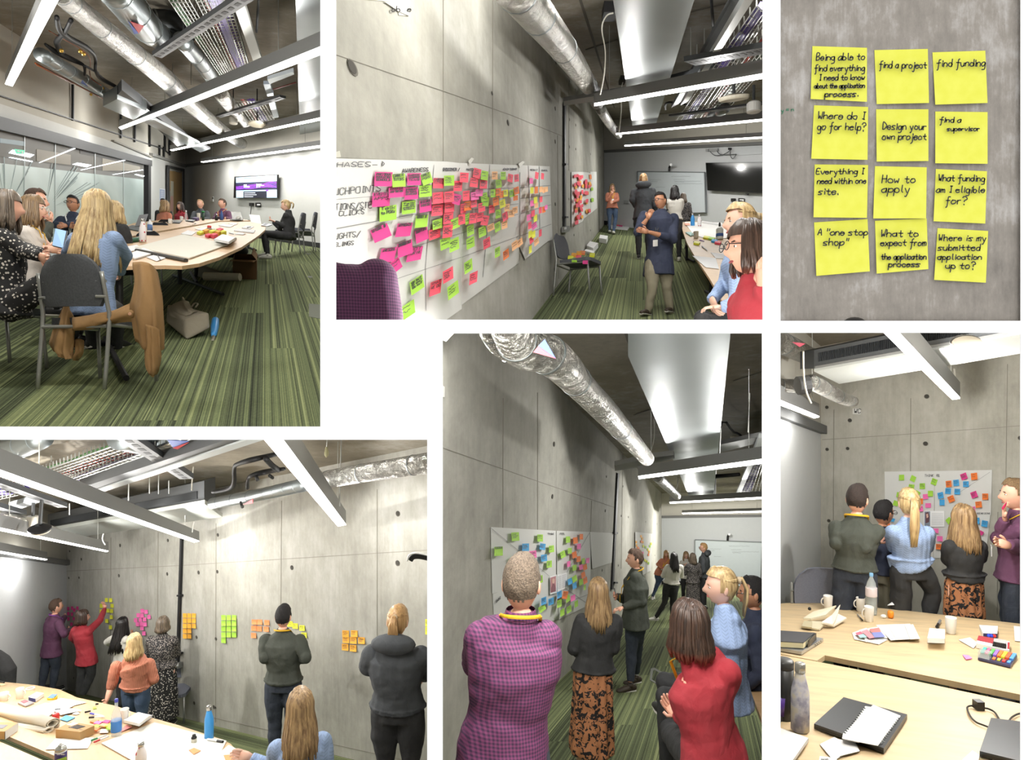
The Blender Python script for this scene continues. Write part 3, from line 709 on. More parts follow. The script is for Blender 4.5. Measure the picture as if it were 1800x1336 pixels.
MB().lathe(c, [(.05, .06), (.185, .03), (.185, 0), (.17, -.015)], 24, up=V3(-.1, -.25, 1)).build('disc', M('#d8d2c0', .6), t); MB().tube([c, c+V3(0, 0, .5)], .02, 6).build('stem', ALUD, t)
t = thing('hanging_speaker', 'small white round fitting beside the sensor disc', 'sensor', P(1325, 190, 9)); MB().lathe(P(1325, 198, 9), [(.06, 0), (.09, .01), (.09, .12), (.07, .14)], 16).build('housing', M('#d0cfca', .6), t); MB().tube([P(1325, 190, 9), P(1325, 150, 9)], .02, 6).build('stem', ALUD, t)
tubeF(RB, [(1252, 205, 3.0, 9), (1275, 190, 3.0, 9)], 'spiral_duct', GALV, 'short bare duct behind the white sensor disc', 'duct', bands=2, curve=False)
for x, y0, y1 in ((1214, 48, 105), (1225, 78, 120), (1238, 50, 92)):
    tag(MB().tube([P(x, y0, 8.5), P(x, y1, 8.5)], .008, 5).build('drop_rod', WIRE, org=P(x, y1, 8.5)), 'thin threaded rod hanging beside the broad duct', 'rod', 'ceiling drop rods in the chart bay')
for a, b in (((1020, 0), (1080, 190)), ((1030, 88), (1085, 70)), ((1180, 30), (1300, 0))):
    A, B = RB.F(a[0], a[1], 3.79), RB.F(b[0], b[1], 3.79); s = (B-A).cross(V3(0, 0, 1)).normalized()*.015
    MB().prism([A-s, B-s, B+s, A+s], (0, 0, .005)).build('slab_joint', M('#554f45', .9), bpy.data.objects['ceiling.001'])
BAY[0] = 'C'
# ================================================================ bay C : concrete with twelve yellow notes
DC = .866
cc = MB(); cc.prism([P(1360, 575, DC), P(1815, 575, DC), P(1815, -60, DC), P(1360, -60, DC)], (0, .03, 0))
wc = struct(cc.build('wall_right', concrete('#807a72', 9.0, 'close_up_concrete', 1.0, 1.25)))
WC = Wall((1372, DC), (1795, DC))
YEL = M('#c6c630', .8, grain=60.0)
notesC = [
 ([(1428, 81), (1524, 84), (1524, 179), (1425, 174)], [('Being able to', 1434, 106, 15.5), ('find everything', 1431, 125, 14), ('I need to know', 1439, 141, 13), ('about the application', 1431, 155, 10.8), ('process.', 1449, 170, 13)]),
 ([(1537, 88), (1631, 86), (1633, 181), (1541, 183)], [('find a project', 1545, 119, 15)]),
 ([(1639, 92), (1732, 89), (1736, 181), (1644, 184)], [('find funding', 1646, 117, 16)]),
 ([(1431, 185), (1526, 188), (1525, 281), (1426, 279)], [('Where do I', 1437, 209, 16), ('go for help?', 1436, 228, 16)]),
 ([(1540, 192), (1632, 192), (1632, 283), (1541, 284)], [('Design your', 1551, 227, 15), ('own project', 1550, 245, 15.5)]),
 ([(1644, 196), (1736, 197), (1736, 288), (1644, 287)], [('find a', 1651, 215, 12), ('supervisor', 1664, 230, 10)]),
 ([(1432, 289), (1526, 290), (1524, 383), (1430, 382)], [('Everything I', 1434, 306, 12.5), ('need within one', 1436, 323, 13), ('site.', 1437, 342, 15)]),
 ([(1538, 292), (1629, 294), (1628, 384), (1535, 384)], [('How to', 1549, 321, 17), ('apply', 1549, 338, 17)]),
 ([(1645, 297), (1735, 301), (1732, 393), (1641, 389)], [('What funding', 1649, 318, 14.5), ('am I eligible', 1645, 338, 14), ('for?', 1661, 358, 16)]),
 ([(1431, 391), (1525, 385), (1529, 477), (1435, 485)], [('A "one stop', 1437, 413, 14), ('shop"', 1446, 431, 15)]),
 ([(1538, 388), (1629, 384), (1632, 473), (1541, 481)], [('What to', 1547, 416, 16), ('expect from', 1547, 432, 15), ('the application', 1548, 456, 13), ('process', 1561, 469, 13)]),
 ([(1648, 401), (1737, 406), (1733, 497), (1642, 492)], [('Where is my', 1649, 423, 14), ('submitted', 1648, 440, 14), ('application', 1647, 456, 13), ('up to?', 1661, 472, 15)])]
rowsC = ['top', 'second', 'third', 'bottom']; colsC = ['left', 'middle', 'right']
INK = M('#16160f', .5)
for i, (q, txt) in enumerate(notesC):
    n = 6; vs = []
    for a in range(n+1):
        for b in range(n+1):
            u, v = a/n, b/n
            x = (q[0][0]*(1-u)+q[1][0]*u)*(1-v)+(q[3][0]*(1-u)+q[2][0]*u)*v; y = (q[0][1]*(1-u)+q[1][1]*u)*(1-v)+(q[3][1]*(1-u)+q[2][1]*u)*v
            vs.append(WC.pt(x, y, .0006+.0035*v*v*(1 if i % 3 else 1.3)))
    mb = MB(); mb.add(vs, [(a*(n+1)+b, (a+1)*(n+1)+b, (a+1)*(n+1)+b+1, a*(n+1)+b+1) for a in range(n) for b in range(n)])
    words = ' '.join(t[0] for t in txt).replace('"', '')
    o = mb.build('sticky_note', YEL, None, smooth=True, org=sum(vs, V3(0, 0, 0))/len(vs),
                 tagd=('yellow sticky note reading %s, %s row, %s column' % (' '.join(words.split()[:6]), rowsC[i//3], colsC[i % 3]), 'sticky note', 'twelve large yellow notes on the close up concrete'))
    rnd = random.Random(i+5); mb = MB()
    for t, x, y, s in txt:
        big = s*.70; L = ink_strokes(t, 0, 0, big, .16, .32, random.Random(i).uniform(-.01, .01), rnd)
        wmax = max(p[0] for st in L for p in st); lim = max(q[1][0], q[2][0])-4-x; kx = min(1.0, lim/wmax); kx = max(kx, .5)
        ribbons(mb, [[(a*kx, b*1.1) for a, b in st] for st in L], 2.15, lambda a, b: WC.pt(x+a, y-b, .0062 if i % 3 == 0 else .0052))
    mb.build('handwriting', INK, o)
mb = MB(); ribbons(mb, ink_strokes('y = n', 0, 0, 6, rot=.1), 1.4, lambda a, b: WC.pt(1373+a, 197-b, .0006)); mb.build('green_pen_mark', M('#2a6a4c'), wc)
mb = MB(); c = P(1502, 572, DC); mb.prism([c+V3(.016*math.cos(a/20*math.pi*2), 0, .0105*math.sin(a/20*math.pi*2)) for a in range(20)], (0, -.0008, 0)); mb.build('tie_hole', M('#38342f', .95), wc)
mb = MB(); c = P(1502, 571, DC-.0009); mb.prism([c+V3(.0125*math.cos(a/20*math.pi*2), 0, .0082*math.sin(a/20*math.pi*2)) for a in range(20)], (0, -.0006, 0)); mb.build('plug', M('#25221f', .95), wc)

BAY[0] = 'D'
# ================================================================ bay D : long concrete wall with clusters of notes, table in front
WD = Wall((117, 13.7), (751, 7.1)); WD2 = Wall((0, 10.5), (117, 13.7))
floorpoly(RD, [(-120, 1400), (760, 1400), (760, 1365), (117, 1195), (-120, 1180)], 'floor', carpet('striped_carpet_wall', -1.233, 2.4, .25))
ceilpoly(RD, [(-120, 766), (760, 766), (760, 800), (117, 914), (-120, 850)], 3.45)
cd = wallq(WD, RD, 116.5, 761, -.02, 3.5, 'wall_right', concrete('#a3a198', 1.0, 'board_marked_concrete_d', 1.3), .05)
wallq(WD2, RD, -120, 117.5, -.02, 2.53, 'wall_back', M('#c9cbcd', .9)); wallq(WD2, RD, -120, 117.5, 2.53, 3.5, 'wall_back_upper', PLASTER_SHADE)
struct(MB().prism(WD2.quad(RD, -120, 117, 2.49, 2.58), WD2.n*.10).build('trim_7', M('#6d6d6c', .6)))
struct(MB().prism(WD2.quad(RD, -120, 109, 0, .13), WD2.n*.03).build('baseboard_back', DARKTRIM))
tie_holes(WD, cd, [(211, 959, 3), (295, 950, 3), (122.5, 969, 1.8), (121, 1016, 2.2), (139, 1015.5, 2.2), (209, 1012, 3), (294, 1009, 3.2), (349, 1006.5, 3.4), (143, 983, 2.4), (383, 940.5, 3.2), (382, 1005, 3.2), (513, 998, 4.2), (699.5, 782, 5), (699.5, 903, 5), (699, 990, 5.2),
  (345.5, 1120, 3), (379.5, 1123, 3), (112.5, 1189, 2), (130, 1192, 2), (341.5, 1236, 3.2), (376, 1243, 3.4), (469, 1172, 1.5), (379, 1244, 2)], 1.1)
joints(WD, cd, [((117, 1004), (320, 994)), ((381, 990), (751, 967)), ((195, 945), (194, 1240)), ((278, 935), (277, 1250)), ((380, 920), (379, 1270)), ((495, 880), (492, 1300)), ((663, 860), (663, 1330)), ((320, 994), (381, 990)), ((375, 1262), (751, 1345))], .8)
t = thing('black_conduit', 'black vertical conduit on the long concrete wall between the note clusters', 'conduit', WD.pt(318, 1100)); line_on(WD, (321, 946), (314, 1163), 3, .01, BLACK, 'pipe', t, .03)
for y in (1046, 1147): patch(WD, [(316, y-1.5), (322, y-1.5), (322, y+1.5), (316, y+1.5)], .01, BLACK, 'clip', t, .05)
t = thing('socket_box', 'grey metal socket box at the end of the conduit by the chair', 'socket', WD.pt(315, 1168)); patch(WD, [(308, 1163), (321, 1163), (321, 1173), (308, 1172)], .01, M('#8e8f8c', .4, .5), 'box', t, .07); patch(WD, [(310, 1165), (314, 1165), (314, 1171), (310, 1171)], .082, M('#e2e2e0', .5), 'switch_plate', t, .004)
led(RD, [(-20, 821.5), (-20, 831), (341, 953.8), (350, 952)], 2.65, 'long linear lamp running from the upper left to the middle of the concrete wall')
led(RD, [(-20, 925), (-20, 929), (187, 970.4), (190.5, 969.4)], 2.55, 'second linear lamp in front of the white wall at the left', gain=1.2)
led(RD, [(-20, 966.5), (-20, 969.5), (79, 985), (83, 984)], 2.5, 'smallest linear lamp nearest the white wall', .12, .4)
led(RD, [(460, 768), (491.5, 768), (608, 923), (594, 925.6)], 2.65, 'big bright linear lamp pointing at the middle of the concrete wall', .14)
tubeF(RD, [(765, 812, 2.9, 19), (680, 825, 2.9, 17), (600, 838, 2.9, 16), (565, 845, 2.9, 15)], 'foil_duct', FOIL, 'foil wrapped duct at the right along the top of the long wall', 'duct', bands=3)
tubeF(RD, [(535, 852, 2.9, 12), (470, 867, 2.9, 11), (374, 885, 2.9, 10)], 'spiral_duct', GALV, 'bare metal duct with a red triangle leading into the fan unit', 'duct', bands=7, curve=False)
o = patch(Wall((425, RD.D(890, 2.82)-.35), (447, RD.D(890, 2.82)-.55)), [(427, 887), (445, 877), (445, 885)], 0, M('#c23a42', .5), 'triangle_sticker', tagd=('red triangle sticker on the bare metal duct', 'sticker'))
tubeF(RD, [(215, 758, 3.2, 34), (265, 772, 3.2, 28), (300, 772, 3.2, 22), (340, 764, 3.2, 20)], 'spiral_duct', GALV, 'large rounded metal duct with a blue and red sticker at the top', 'duct', bands=2)
for c, q in (('#2d4da2', [(294, 774), (332, 776), (304, 787)]), ('#c6404a', [(332, 778), (304, 788), (312, 790)])):
    o = MB().prism([RD.F(x, y, 3.0) for x, y in q], (0, 0, .004)).build('triangle_sticker', M(c, .5)); tag(o, ('blue' if c == '#2d4da2' else 'red')+' half of the sticker on the large rounded duct', 'sticker')
tubeF(RD, [(-20, 800, 3.2, 22), (30, 786, 3.2, 22), (75, 770, 3.2, 18)], 'spiral_duct', GALV, 'bare metal duct at the top left corner beside the cable tray', 'duct', bands=4)
fc = thing('fan_coil_unit', 'long grey fan unit with a slatted side under the ceiling', 'ventilation unit', RD.F(240, 890, 3.0))
flatF(RD, [(86, 933), (360, 886), (391, 909), (127, 946)], 2.95, .05, 'bottom_panel', M('#b9bdb8', .4, .4), None, None, fc)
B0, B1 = RD.F(84, 932, 2.98), RD.F(359, 884, 2.98); MB().prism([B0, B1, B1+V3(0, .3, 0), B0+V3(0, .3, 0)], (0, 0, .26)).build('casing', ALUD, fc)
mb = MB()
for i in range(120):
    p = B0.lerp(B1, .03+.94*(i+.5)/120); mb.box(p+V3(0, -.012, .11), ((B1-B0).length/120*.45, .012, .09))
o = mb.build('grille_slats', M('#26282a', .5, .5), fc); o['kind'] = 'stuff'
p = B0.lerp(B1, .5); MB().prism([B0+V3(0, -.03, -.0), B1+V3(0, -.03, 0), B1+V3(0, -.01, 0), B0+V3(0, -.01, 0)], (0, 0, .03)).build('front_rail', ALU, fc)
t = thing('insulated_pipes', 'black lagged pipes with valves above the bare duct', 'pipes', RD.F(450, 840, 3))
for pts in ([(374, 865, 3, 3), (400, 860, 3, 4), (411, 850, 3, 4), (412, 822, 3.1, 3.5), (420, 815, 3.1, 4), (440, 809, 3.1, 5), (465, 803, 3.15, 4.5), (490, 797, 3.2, 4), (510, 790, 3.2, 4)], [(435, 858, 3, 3), (436, 842, 3.05, 3), (445, 835, 3.05, 4), (470, 829, 3.1, 5), (500, 824, 3.1, 3)],
            [(467, 806, 3.1, 5), (478, 818, 3.1, 5), (489, 826, 3.1, 5)], [(450, 836, 3, 3), (453, 845, 2.95, 3)], [(423, 883, 2.8, 2), (426, 891, 2.8, 3)], [(474, 836, 3, 3), (479, 840, 3, 3)]):
    tubeF(RD, pts, 'lagged_pipe', BLACK, None, None, 8, t)
flatF(RD, [(150, 868), (450, 768), (480, 768), (160, 872)], 2.95, .10, 'trunking', M('#a9adac', .5, .4), 'long pale trunking sloping across the upper left of the wall bay', 'trunking')
flatF(RD, [(140, 858), (420, 766), (444, 766), (150, 868)], 2.96, .12, 'trunking', ALUD, 'dark side trunking above the long pale one, wall bay', 'trunking')
tray(RD, (110, 848), (330, 768), (140, 856), (430, 766), 3.05, 5, 30, 'wire basket tray carrying thick purple cables, wall bay', [(.6, 6, '#4b3a86', 'purple_cables')])
tray(RD, (70, 830), (225, 775), (100, 846), (262, 797), 3.15, 6, 22, 'wire basket tray with a green and a red cable, wall bay', [(.1, 2, '#4e8a4a', 'green_cable'), (.85, 3, '#c04a40', 'red_cable')])
tray(RD, (-10, 842), (40, 852), (-10, 880), (50, 866), 3.0, 6, 8, 'small basket of cables behind the long lamp at the left', [(.3, 2, '#b8433a', 'red_cable'), (.7, 4, '#4b3a86', 'purple_cable')])
flatF(RD, [(15, 891), (60, 878), (75, 881), (30, 897)], 2.9, .05, 'trunking', M('#a4abb0', .5, .4), 'short pale trunking at the far left under the long lamp', 'trunking')
rail(RD, (222, 772), (328, 842), 2.98, .05, 'slotted channel running down to the right under the purple cables', 12, .06)
rail(RD, (-10, 850), (110, 892), 2.9, .05, 'dark channel at the left behind the lamps', 6, .05)
rail(RD, (-10, 892), (38, 905), 2.8, .05, 'short dark channel at the left edge over the second lamp', 3, .05)
tubeF(RD, [(-12, 905, 2.75, 7), (60, 918, 2.75, 6), (140, 955, 2.65, 7)], 'foil_duct', FOIL, 'crumpled foil duct hidden behind the second lamp', 'duct')
t = thing('smoke_detector', 'cream sensor disc with black rim hanging by the second lamp', 'sensor', P(70, 932, 7.2)); c = P(70, 933, 7.2)
MB().lathe(c, [(.04, .07), (.108, .03), (.108, .015)], 22, up=V3(.1, -.3, 1)).build('rim', BLACK, t); MB().lathe(c, [(.10, .016), (.10, .0), (.09, -.01)], 22, up=V3(.1, -.3, 1)).build('disc', M('#cfc8b8', .6), t); MB().tube([c+V3(0, 0, .05), c+V3(.02, 0, .33)], .018, 8).build('stem', ALUD, t)
t = thing('hanging_speaker', 'cream cylinder sensor hanging beside the disc', 'sensor', P(58, 920, 7.4)); MB().lathe(P(58, 926, 7.4), [(.05, 0), (.055, .02), (.06, .11), (.05, .12)], 16).build('housing', M('#c9c5b9', .6), t); MB().tube([P(58, 909, 7.4), P(59, 862, 7.4)], .018, 6).build('stem', ALUD, t)
for i, (x, y0, y1, d, c, lab) in enumerate(((600, 773, 890, 6.2, '#b8b8b4', 'thin white cable hanging beside the big bright lamp'), (340, 820, 862, 7.5, '#c9c5b9', 'white cable hanging above the fan unit'), (341, 917, 936, 8.5, '#d5d5d0', 'short white flex at the end of the long lamp'), (182, 938, 958, 8.6, '#d5d5d0', 'short white flex at the end of the second lamp'))):
    q = smooth_curve([P(x, y0, d), P(x-2, (y0+y1)/2, d), P(x-3 if i != 3 else x+3, y1, d)], 4); tag(MB().tube(q, .007, 6).build('hanging_cable', M(c, .6), org=q[-1], smooth=True), lab, 'cable')
t = thing('pendant_tag', 'yellowish teardrop tag hanging on a wire near the top', 'tag', P(574, 795, 6.0)); MB().lathe(P(574, 804, 6.0), [(.006, 0), (.018, .02), (.02, .04), (.008, .09)], 12).build('tag_body', M('#cfcba0', .5), t); MB().tube([P(574, 790, 6.0), P(575, 770, 6.0)], .004, 5).build('wire', WIRE, t)
for i, (x, y0, y1) in enumerate(((133, 782, 800), (101, 772, 790), (171, 775, 805), (263, 830, 868), (279, 835, 868), (297, 845, 868), (226, 850, 880), (122, 885, 905), (90, 790, 812))):
    d = 7.6; tag(MB().tube([P(x, y0, d), P(x, y1, d)], .006, 5).build('drop_rod', WIRE, org=P(x, y1, d)), 'thin threaded rod hanging below the ceiling of the wall bay', 'rod', 'ceiling drop rods over the long wall')
t = thing('document_camera', 'white and black curved arm reaching in at the right edge of the wall bay', 'camera arm', P(735, 975, 3.4))
q = smooth_curve([P(x, y, 3.4) for x, y in ((716, 986), (719, 976), (728, 972), (740, 973), (757, 977))], 5); MB().tube(q, [(.012, .004)]*len(q), 8, ref=(0, 1, 0)).build('white_shell', M('#e6e6e4', .4), t, smooth=True)
q = smooth_curve([P(x, y, 3.42) for x, y in ((721, 985), (726, 979), (738, 978), (757, 982))], 5); MB().tube(q, [(.010, .014)]*len(q), 8, ref=(0, 1, 0)).build('black_underside', BLACK, t, smooth=True)

BAY[0] = 'E'
# ================================================================ bay E : group in front of the persona chart
WE = Wall((778, 5.19), (1163, 29.6)); WE2 = Wall((1163, 29.6), (1341, 28.2))
floorpoly(RE, [(767, 1500), (1353, 1500), (1353, 1020), (1163, 1024), (1080, 1080), (767, 1380)], 'floor', carpet('striped_carpet_persona', .2875, 2.6, .26))
ceilpoly(RE, [(850, 577), (1353, 577), (1353, 898), (1163, 880)], 3.95)
ce = wallq(WE, RE, 767, 1163.5, -.02, 4.0, 'wall_left', concrete('#aba99f', 1.0, 'board_marked_concrete_e', 2.6), .012, (767, 577, 1164, 1500))
wallq(WE2, RE, 1162.5, 1353, -.02, 2.94, 'wall_back', M('#c3c5c6', .9)); wallq(WE2, RE, 1162.5, 1353, 2.94, 4.0, 'wall_back_upper', PLASTER_SHADE)
struct(MB().prism(WE2.quad(RE, 1163, 1353, 2.88, 2.97), WE2.n*.10).build('trim_8', M('#6d6d6c', .6)))
struct(MB().prism(WE2.quad(RE, 1163, 1200, 0, .15), WE2.n*.03).build('baseboard_back', DARKTRIM))
tie_holes(WE, ce, [(974, 781, 4.5), (971, 873, 4.2), (1066, 838, 2.2), (1095, 855, 2), (1108, 863, 1.7), (1064, 898, 2.5), (1092, 907, 2), (1104.5, 909, 1.8), (1058.5, 1002.5, 2.2), (1087, 994, 1.8), (965, 1175, 3.2), (1135, 917, 1.5), (1155, 921, 1.2), (1151, 976, 1.2), (1070, 750, 2.2)], 1.6)
joints(WE, ce, [((945, 690), (945, 935)), ((778, 787), (945, 846)), ((945, 846), (1080, 892)), ((1095, 780), (1092, 1000)), ((1040, 880), (1038, 935)), ((884, 930), (884, 700))], .9)
patch(WE, [(778, 678), (781, 680), (781, 698), (778, 698)], .004, M('#d8d8d2'), 'paper_tag', ce)
t = thing('black_conduit', 'black vertical conduit beside the persona chart', 'conduit', WE.pt(1080, 930)); line_on(WE, (1085, 832), (1075, 1036), 2.8, .01, BLACK, 'pipe', t, .03)
for y in (937, 1024): patch(WE, [(1076, y-1.5), (1081.5, y-1.5), (1081.5, y+1.5), (1076, y+1.5)], .01, BLACK, 'clip', t, .06)
led(RE, [(1350, 807), (1350, 813.8), (1123, 842.2), (1122, 838.3)], 2.74, 'nearest linear lamp beyond the foil duct, persona bay', gain=2.0)
led(RE, [(1350, 873.8), (1350, 876.6), (1178, 885.4), (1177, 883.2)], 2.85, 'second linear lamp over the far group, persona bay', gain=3.0)
led(RE, [(1350, 898.2), (1350, 900.4), (1200, 903.8), (1199, 902)], 2.92, 'farthest and smallest linear lamp, persona bay', .1, 7.0)
o = MB().prism([P(x, y, 4.6) for x, y in ((779, 577), (806, 577), (784, 600), (779, 598))], (0, .03, .03)).build('linear_lamp', STRIP, org=P(782, 590, 4.6), tagd=('tip of a bright lamp in the top left corner of the persona bay', 'light fitting'))
tubeF(RE, [(890, 560, 3.0, 34), (915, 610, 3.0, 36), (955, 620, 3.0, 36), (985, 640, 2.98, 33), (1022, 680, 2.95, 26), (1070, 730, 2.9, 22), (1137, 806, 2.85, 13)], 'foil_duct', FOIL, 'thick foil duct narrowing along the wall, with a triangle sticker', 'duct', n=20, bands=4)
tubeF(RE, [(855, 572, 3.1, 18), (880, 600, 3.05, 26), (915, 622, 3.0, 26)], 'foil_duct', FOIL, 'foil covered elbow joining the thick duct at the top left', 'duct', bands=2)
tubeF(RE, [(1155, 838, 2.85, 9), (1170, 852, 2.85, 8.5), (1190, 872, 2.8, 7)], 'foil_duct', FOIL, 'thin foil duct end beyond the nearest lamp, persona bay', 'duct', bands=4)
dS = RE.D(640, 3.0)-1.0
for c, q in (('#2b4694', [(957.5, 596), (977, 630), (946, 608)]), ('#b3303c', [(946, 608.5), (977, 630.5), (937, 619)])):
    o = MB().prism([P(x, y, dS) for x, y in q], (0, .006, 0)).build('triangle_sticker', M(c, .5), org=P(955, 610, dS)); tag(o, ('blue' if c == '#2b4694' else 'red')+' half of the triangle sticker on the thick foil duct', 'sticker')
flatF(RE, [(1104, 626), (1104, 578), (1285, 578), (1254, 872), (1211, 872)], 3.05, .3, 'rectangular_duct', GALV, 'wide galvanised duct narrowing away over the persona group', 'duct')
flatF(RE, [(1334, 770), (1345, 770), (1302, 868), (1293, 870)], 3.2, .06, 'trunking', M('#b4b8b8', .5, .4), 'pale trunking at the right, persona bay', 'trunking')
tray(RE, (1340, 780), (1300, 868), (1352, 800), (1340, 868), 3.25, 6, 16, 'basket tray with purple cables at the right edge, persona bay', [(.3, 5, '#4b3a86', 'purple_cables')])
flatF(RE, [(1264, 782), (1322, 770), (1352, 764), (1352, 774), (1264, 796)], 3.3, .06, 'steel_bracket', ALU, 'grey channel above the nearest lamp at the right', 'bracket')
flatF(RE, [(1080, 818), (1150, 804), (1184, 800), (1186, 806), (1124, 822), (1081, 828)], 2.95, .06, 'steel_bracket', ALU, 'steel bracket arm over the conduit, persona bay', 'bracket')
cablepx([(1150, 736, 9.5), (1150, 770, 9.5), (1142, 800, 9.5), (1136, 820, 9.7)], .008, 'white_cable', M('#d9d6cc'), 'white flex hanging from the wide duct, persona bay')
cablepx([(1192, 838, 14), (1190, 855, 14), (1186, 868, 14.4)], .009, 'white_cable', M('#d9d6cc'), 'short white flex above the second lamp, persona bay')
tubeF(RE, [(1256, 880, 3.2, 2), (1262, 764, 3.4, 2.2), (1290, 760, 3.4, 2), (1304, 768, 3.4, 2), (1305, 780, 3.4, 2)], 'black_pipe', BLACK, 'bent black pipe beside the wide duct', 'pipe', 8)
tubeF(RE, [(1255, 838, 3.1, 4), (1300, 834, 3.1, 3)], 'black_pipe', BLACK, 'thick black pipe beyond the wide duct', 'pipe', 8, curve=False)
tubeF(RE, [(1284, 582, 3.5, 4), (1340, 578, 3.5, 3)], 'dark_pipe', M('#2f1c18'), 'dark pipe at the top right of the persona bay', 'pipe', 8, curve=False)
for x, y0, y1 in ((1321, 615, 760), (1271, 686, 800)): tag(MB().tube([P(x, y0, 9.5), P(x-6, y1, 9.5)], .009, 5).build('drop_rod', WIRE, org=P(x-6, y1, 9.5)), 'threaded rod hanging from the ceiling beside the wide duct, persona bay', 'rod', 'ceiling drop rods in the persona bay')
t = thing('hanging_speaker', 'small cream round fitting above the nearest lamp, persona bay', 'sensor', P(1290, 772, 11)); MB().lathe(P(1290, 777, 11), [(.04, 0), (.06, .01), (.06, .09), (.04, .1)], 14).build('housing', M('#c9c5b9', .6), t)
for a, b in (((1098, 580), (1150, 735)), ((1290, 670), (1350, 650)), ((1115, 730), (1150, 718))):
    A, B = RE.F(a[0], a[1], 3.94), RE.F(b[0], b[1], 3.94); s = (B-A).cross(V3(0, 0, 1)).normalized()*.015
    MB().prism([A-s, B-s, B+s, A+s], (0, 0, .005)).build('slab_joint', M('#554f45', .9), bpy.data.objects['ceiling.003'])

BAY[0] = 'F'
# ================================================================ bay F : five people at the chart, table in front
WF = Wall((1442, 7.8), (1794, 6.3)); WF2 = Wall((1372, 6.36), (1443, 7.8))
floorpoly(RF, [(1358, 1500), (1900, 1500), (1900, 1110), (1442, 1100), (1358, 1130)], 'floor', M('#5f6f46', .95, grain=30.0))
mb = MB(); q = [RF.at(1358, 5.2, 3.4), RF.at(1900, 4.6, 3.4), RF.at(1900, 6.4, 3.4), RF.at(1442, 7.85, 3.4), RF.at(1358, 6.4, 3.4)]; mb.prism(q, (0, 0, .1)); struct(mb.build('ceiling', CEIL))
cf = wallq(WF, RF, 1441.5, 1900, -.02, 3.45, 'wall_back', concrete('#b0ada1', 1.0, 'board_marked_concrete_f', 1.0), .05)
wallq(WF2, RF, 1358, 1443, -.02, 2.45, 'wall_left', M('#c9cbcb', .9), .02); wallq(WF2, RF, 1358, 1443, 2.45, 3.45, 'wall_left_upper', PLASTER_SHADE, .02)
struct(MB().prism(WF2.quad(RF, 1358, 1446, 2.40, 2.49), WF2.n*.07).build('trim_9', M('#5f6060', .6)))
tie_holes(WF, cf, [(1453.5, 716, 3), (1454, 790, 3), (1490, 788.5, 3), (1494, 739, 3.5), (1629, 697, 4), (1627, 780, 4), (1794, 770, 4), (1457, 915.5, 3), (1453, 1003, 1.5)], 1.05)
joints(WF, cf, [((1445, 773), (1600, 763)), ((1600, 763), (1800, 748)), ((1601, 700), (1600, 1000)), ((1466, 720), (1464, 1080)), ((1771, 640), (1765, 1080)), ((1754, 900), (1753, 1080))], .9)
patch(WF, [(1483, 710), (1506, 684), (1506, 714), (1483, 716)], .004, M('#b9b6ab'), 'vent_plate', cf)
patch(WF, [(1499, 718), (1513, 718), (1513, 728), (1499, 728)], .004, M('#dddcd6'), 'paper_tag', cf, tagd=None)
ribbons(m_ := MB(), ink_strokes('WC', 0, 0, 7), 1.2, lambda x, y: WF.pt(1501+x, 726-y, .009)); m_.build('marks', BLACK, cf)
led(RF, [(1545, 577), (1570, 577), (1687.6, 701), (1674, 702.8)], 2.45, 'big bright linear lamp over the people at the persona wall', .12, 2.2)
led(RF, [(1359, 700), (1359, 708), (1431, 735.4), (1440, 733.4)], 2.45, 'short linear lamp at the left against the white wall, table bay', .12, .25)
fc = thing('fan_coil_unit', 'long grey fan unit with slatted front above the chart, table bay', 'ventilation unit', RF.F(1600, 640, 2.9))
q = [RF.F(x, y, 2.62) for x, y in ((1431, 653), (1850, 577), (1850, 612), (1475, 675))]; MB().prism(q, (0, 0, .03)).build('bottom_panel', M('#c0c3bf', .4, .3), fc)
B0, B1 = P(1431, 648, q[0].y-.02), P(1850, 574, q[1].y-.02); MB().prism([B0, B1, B1+V3(0, .25, 0), B0+V3(0, .25, 0)], (0, 0, .14)).build('casing', ALUD, fc)
mb = MB(); L = (B1-B0).length
for i in range(110): mb.box(B0.lerp(B1, .02+.97*(i+.5)/110)+V3(0, -.008, .08), (L/110*.45, .01, .065))
o = mb.build('grille_slats', M('#1f2123', .5, .5), fc); o['kind'] = 'stuff'
MB().prism([B0+V3(0, -.02, -.0), B1+V3(0, -.02, 0), B1, B0], (0, 0, .018)).build('front_rail', ALU, fc)
tubeF(RF, [(1358, 596, 2.9, 20), (1400, 615, 2.9, 18), (1440, 635, 2.9, 14)], 'foil_duct', FOIL, 'foil duct with red sticker running into the fan unit, table bay', 'duct', bands=2)
tubeF(RF, [(1358, 678, 2.6, 13), (1400, 678, 2.6, 12), (1425, 672, 2.6, 14), (1450, 684, 2.6, 13), (1480, 700, 2.55, 11), (1500, 706, 2.55, 9)], 'foil_duct', FOIL, 'foil duct bending to the vent plate in the concrete wall', 'duct', bands=6)
MB().tube([P(1402, 678, 4.0), P(1421, 676, 4.0)], .055, 14).build('black_clamp', BLACK, smooth=False, org=P(1410, 677, 4.0), tagd=('ribbed black clamp around the foil duct, table bay', 'clamp'))
cablepx([(1412, 617, 3.9), (1413, 660, 3.9), (1418, 690, 3.9), (1426, 709, 3.9)], .005, 'white_cable', M('#d9d6cc'), 'white flex hanging in front of the foil duct, table bay')
cablepx([(1677, 648, 5.2), (1678, 660, 5.2), (1678, 672, 5.2)], .007, 'white_cable', M('#d9d6cc'), 'short white flex at the end of the big lamp, table bay')
t = thing('smoke_detector', 'cream rounded sensor plate under the fan unit, table bay', 'sensor', P(1700, 604, 3.5)); c = P(1700, 603, 3.42)
MB().ball(c, (.078, .02, .036), 24, 12).build('disc', M('#e8dfd0', .6), t, smooth=True); MB().ball(c+V3(0, .012, .008), (.080, .02, .036), 24, 12).build('rim', M('#2c2a28', .6), t, smooth=True)
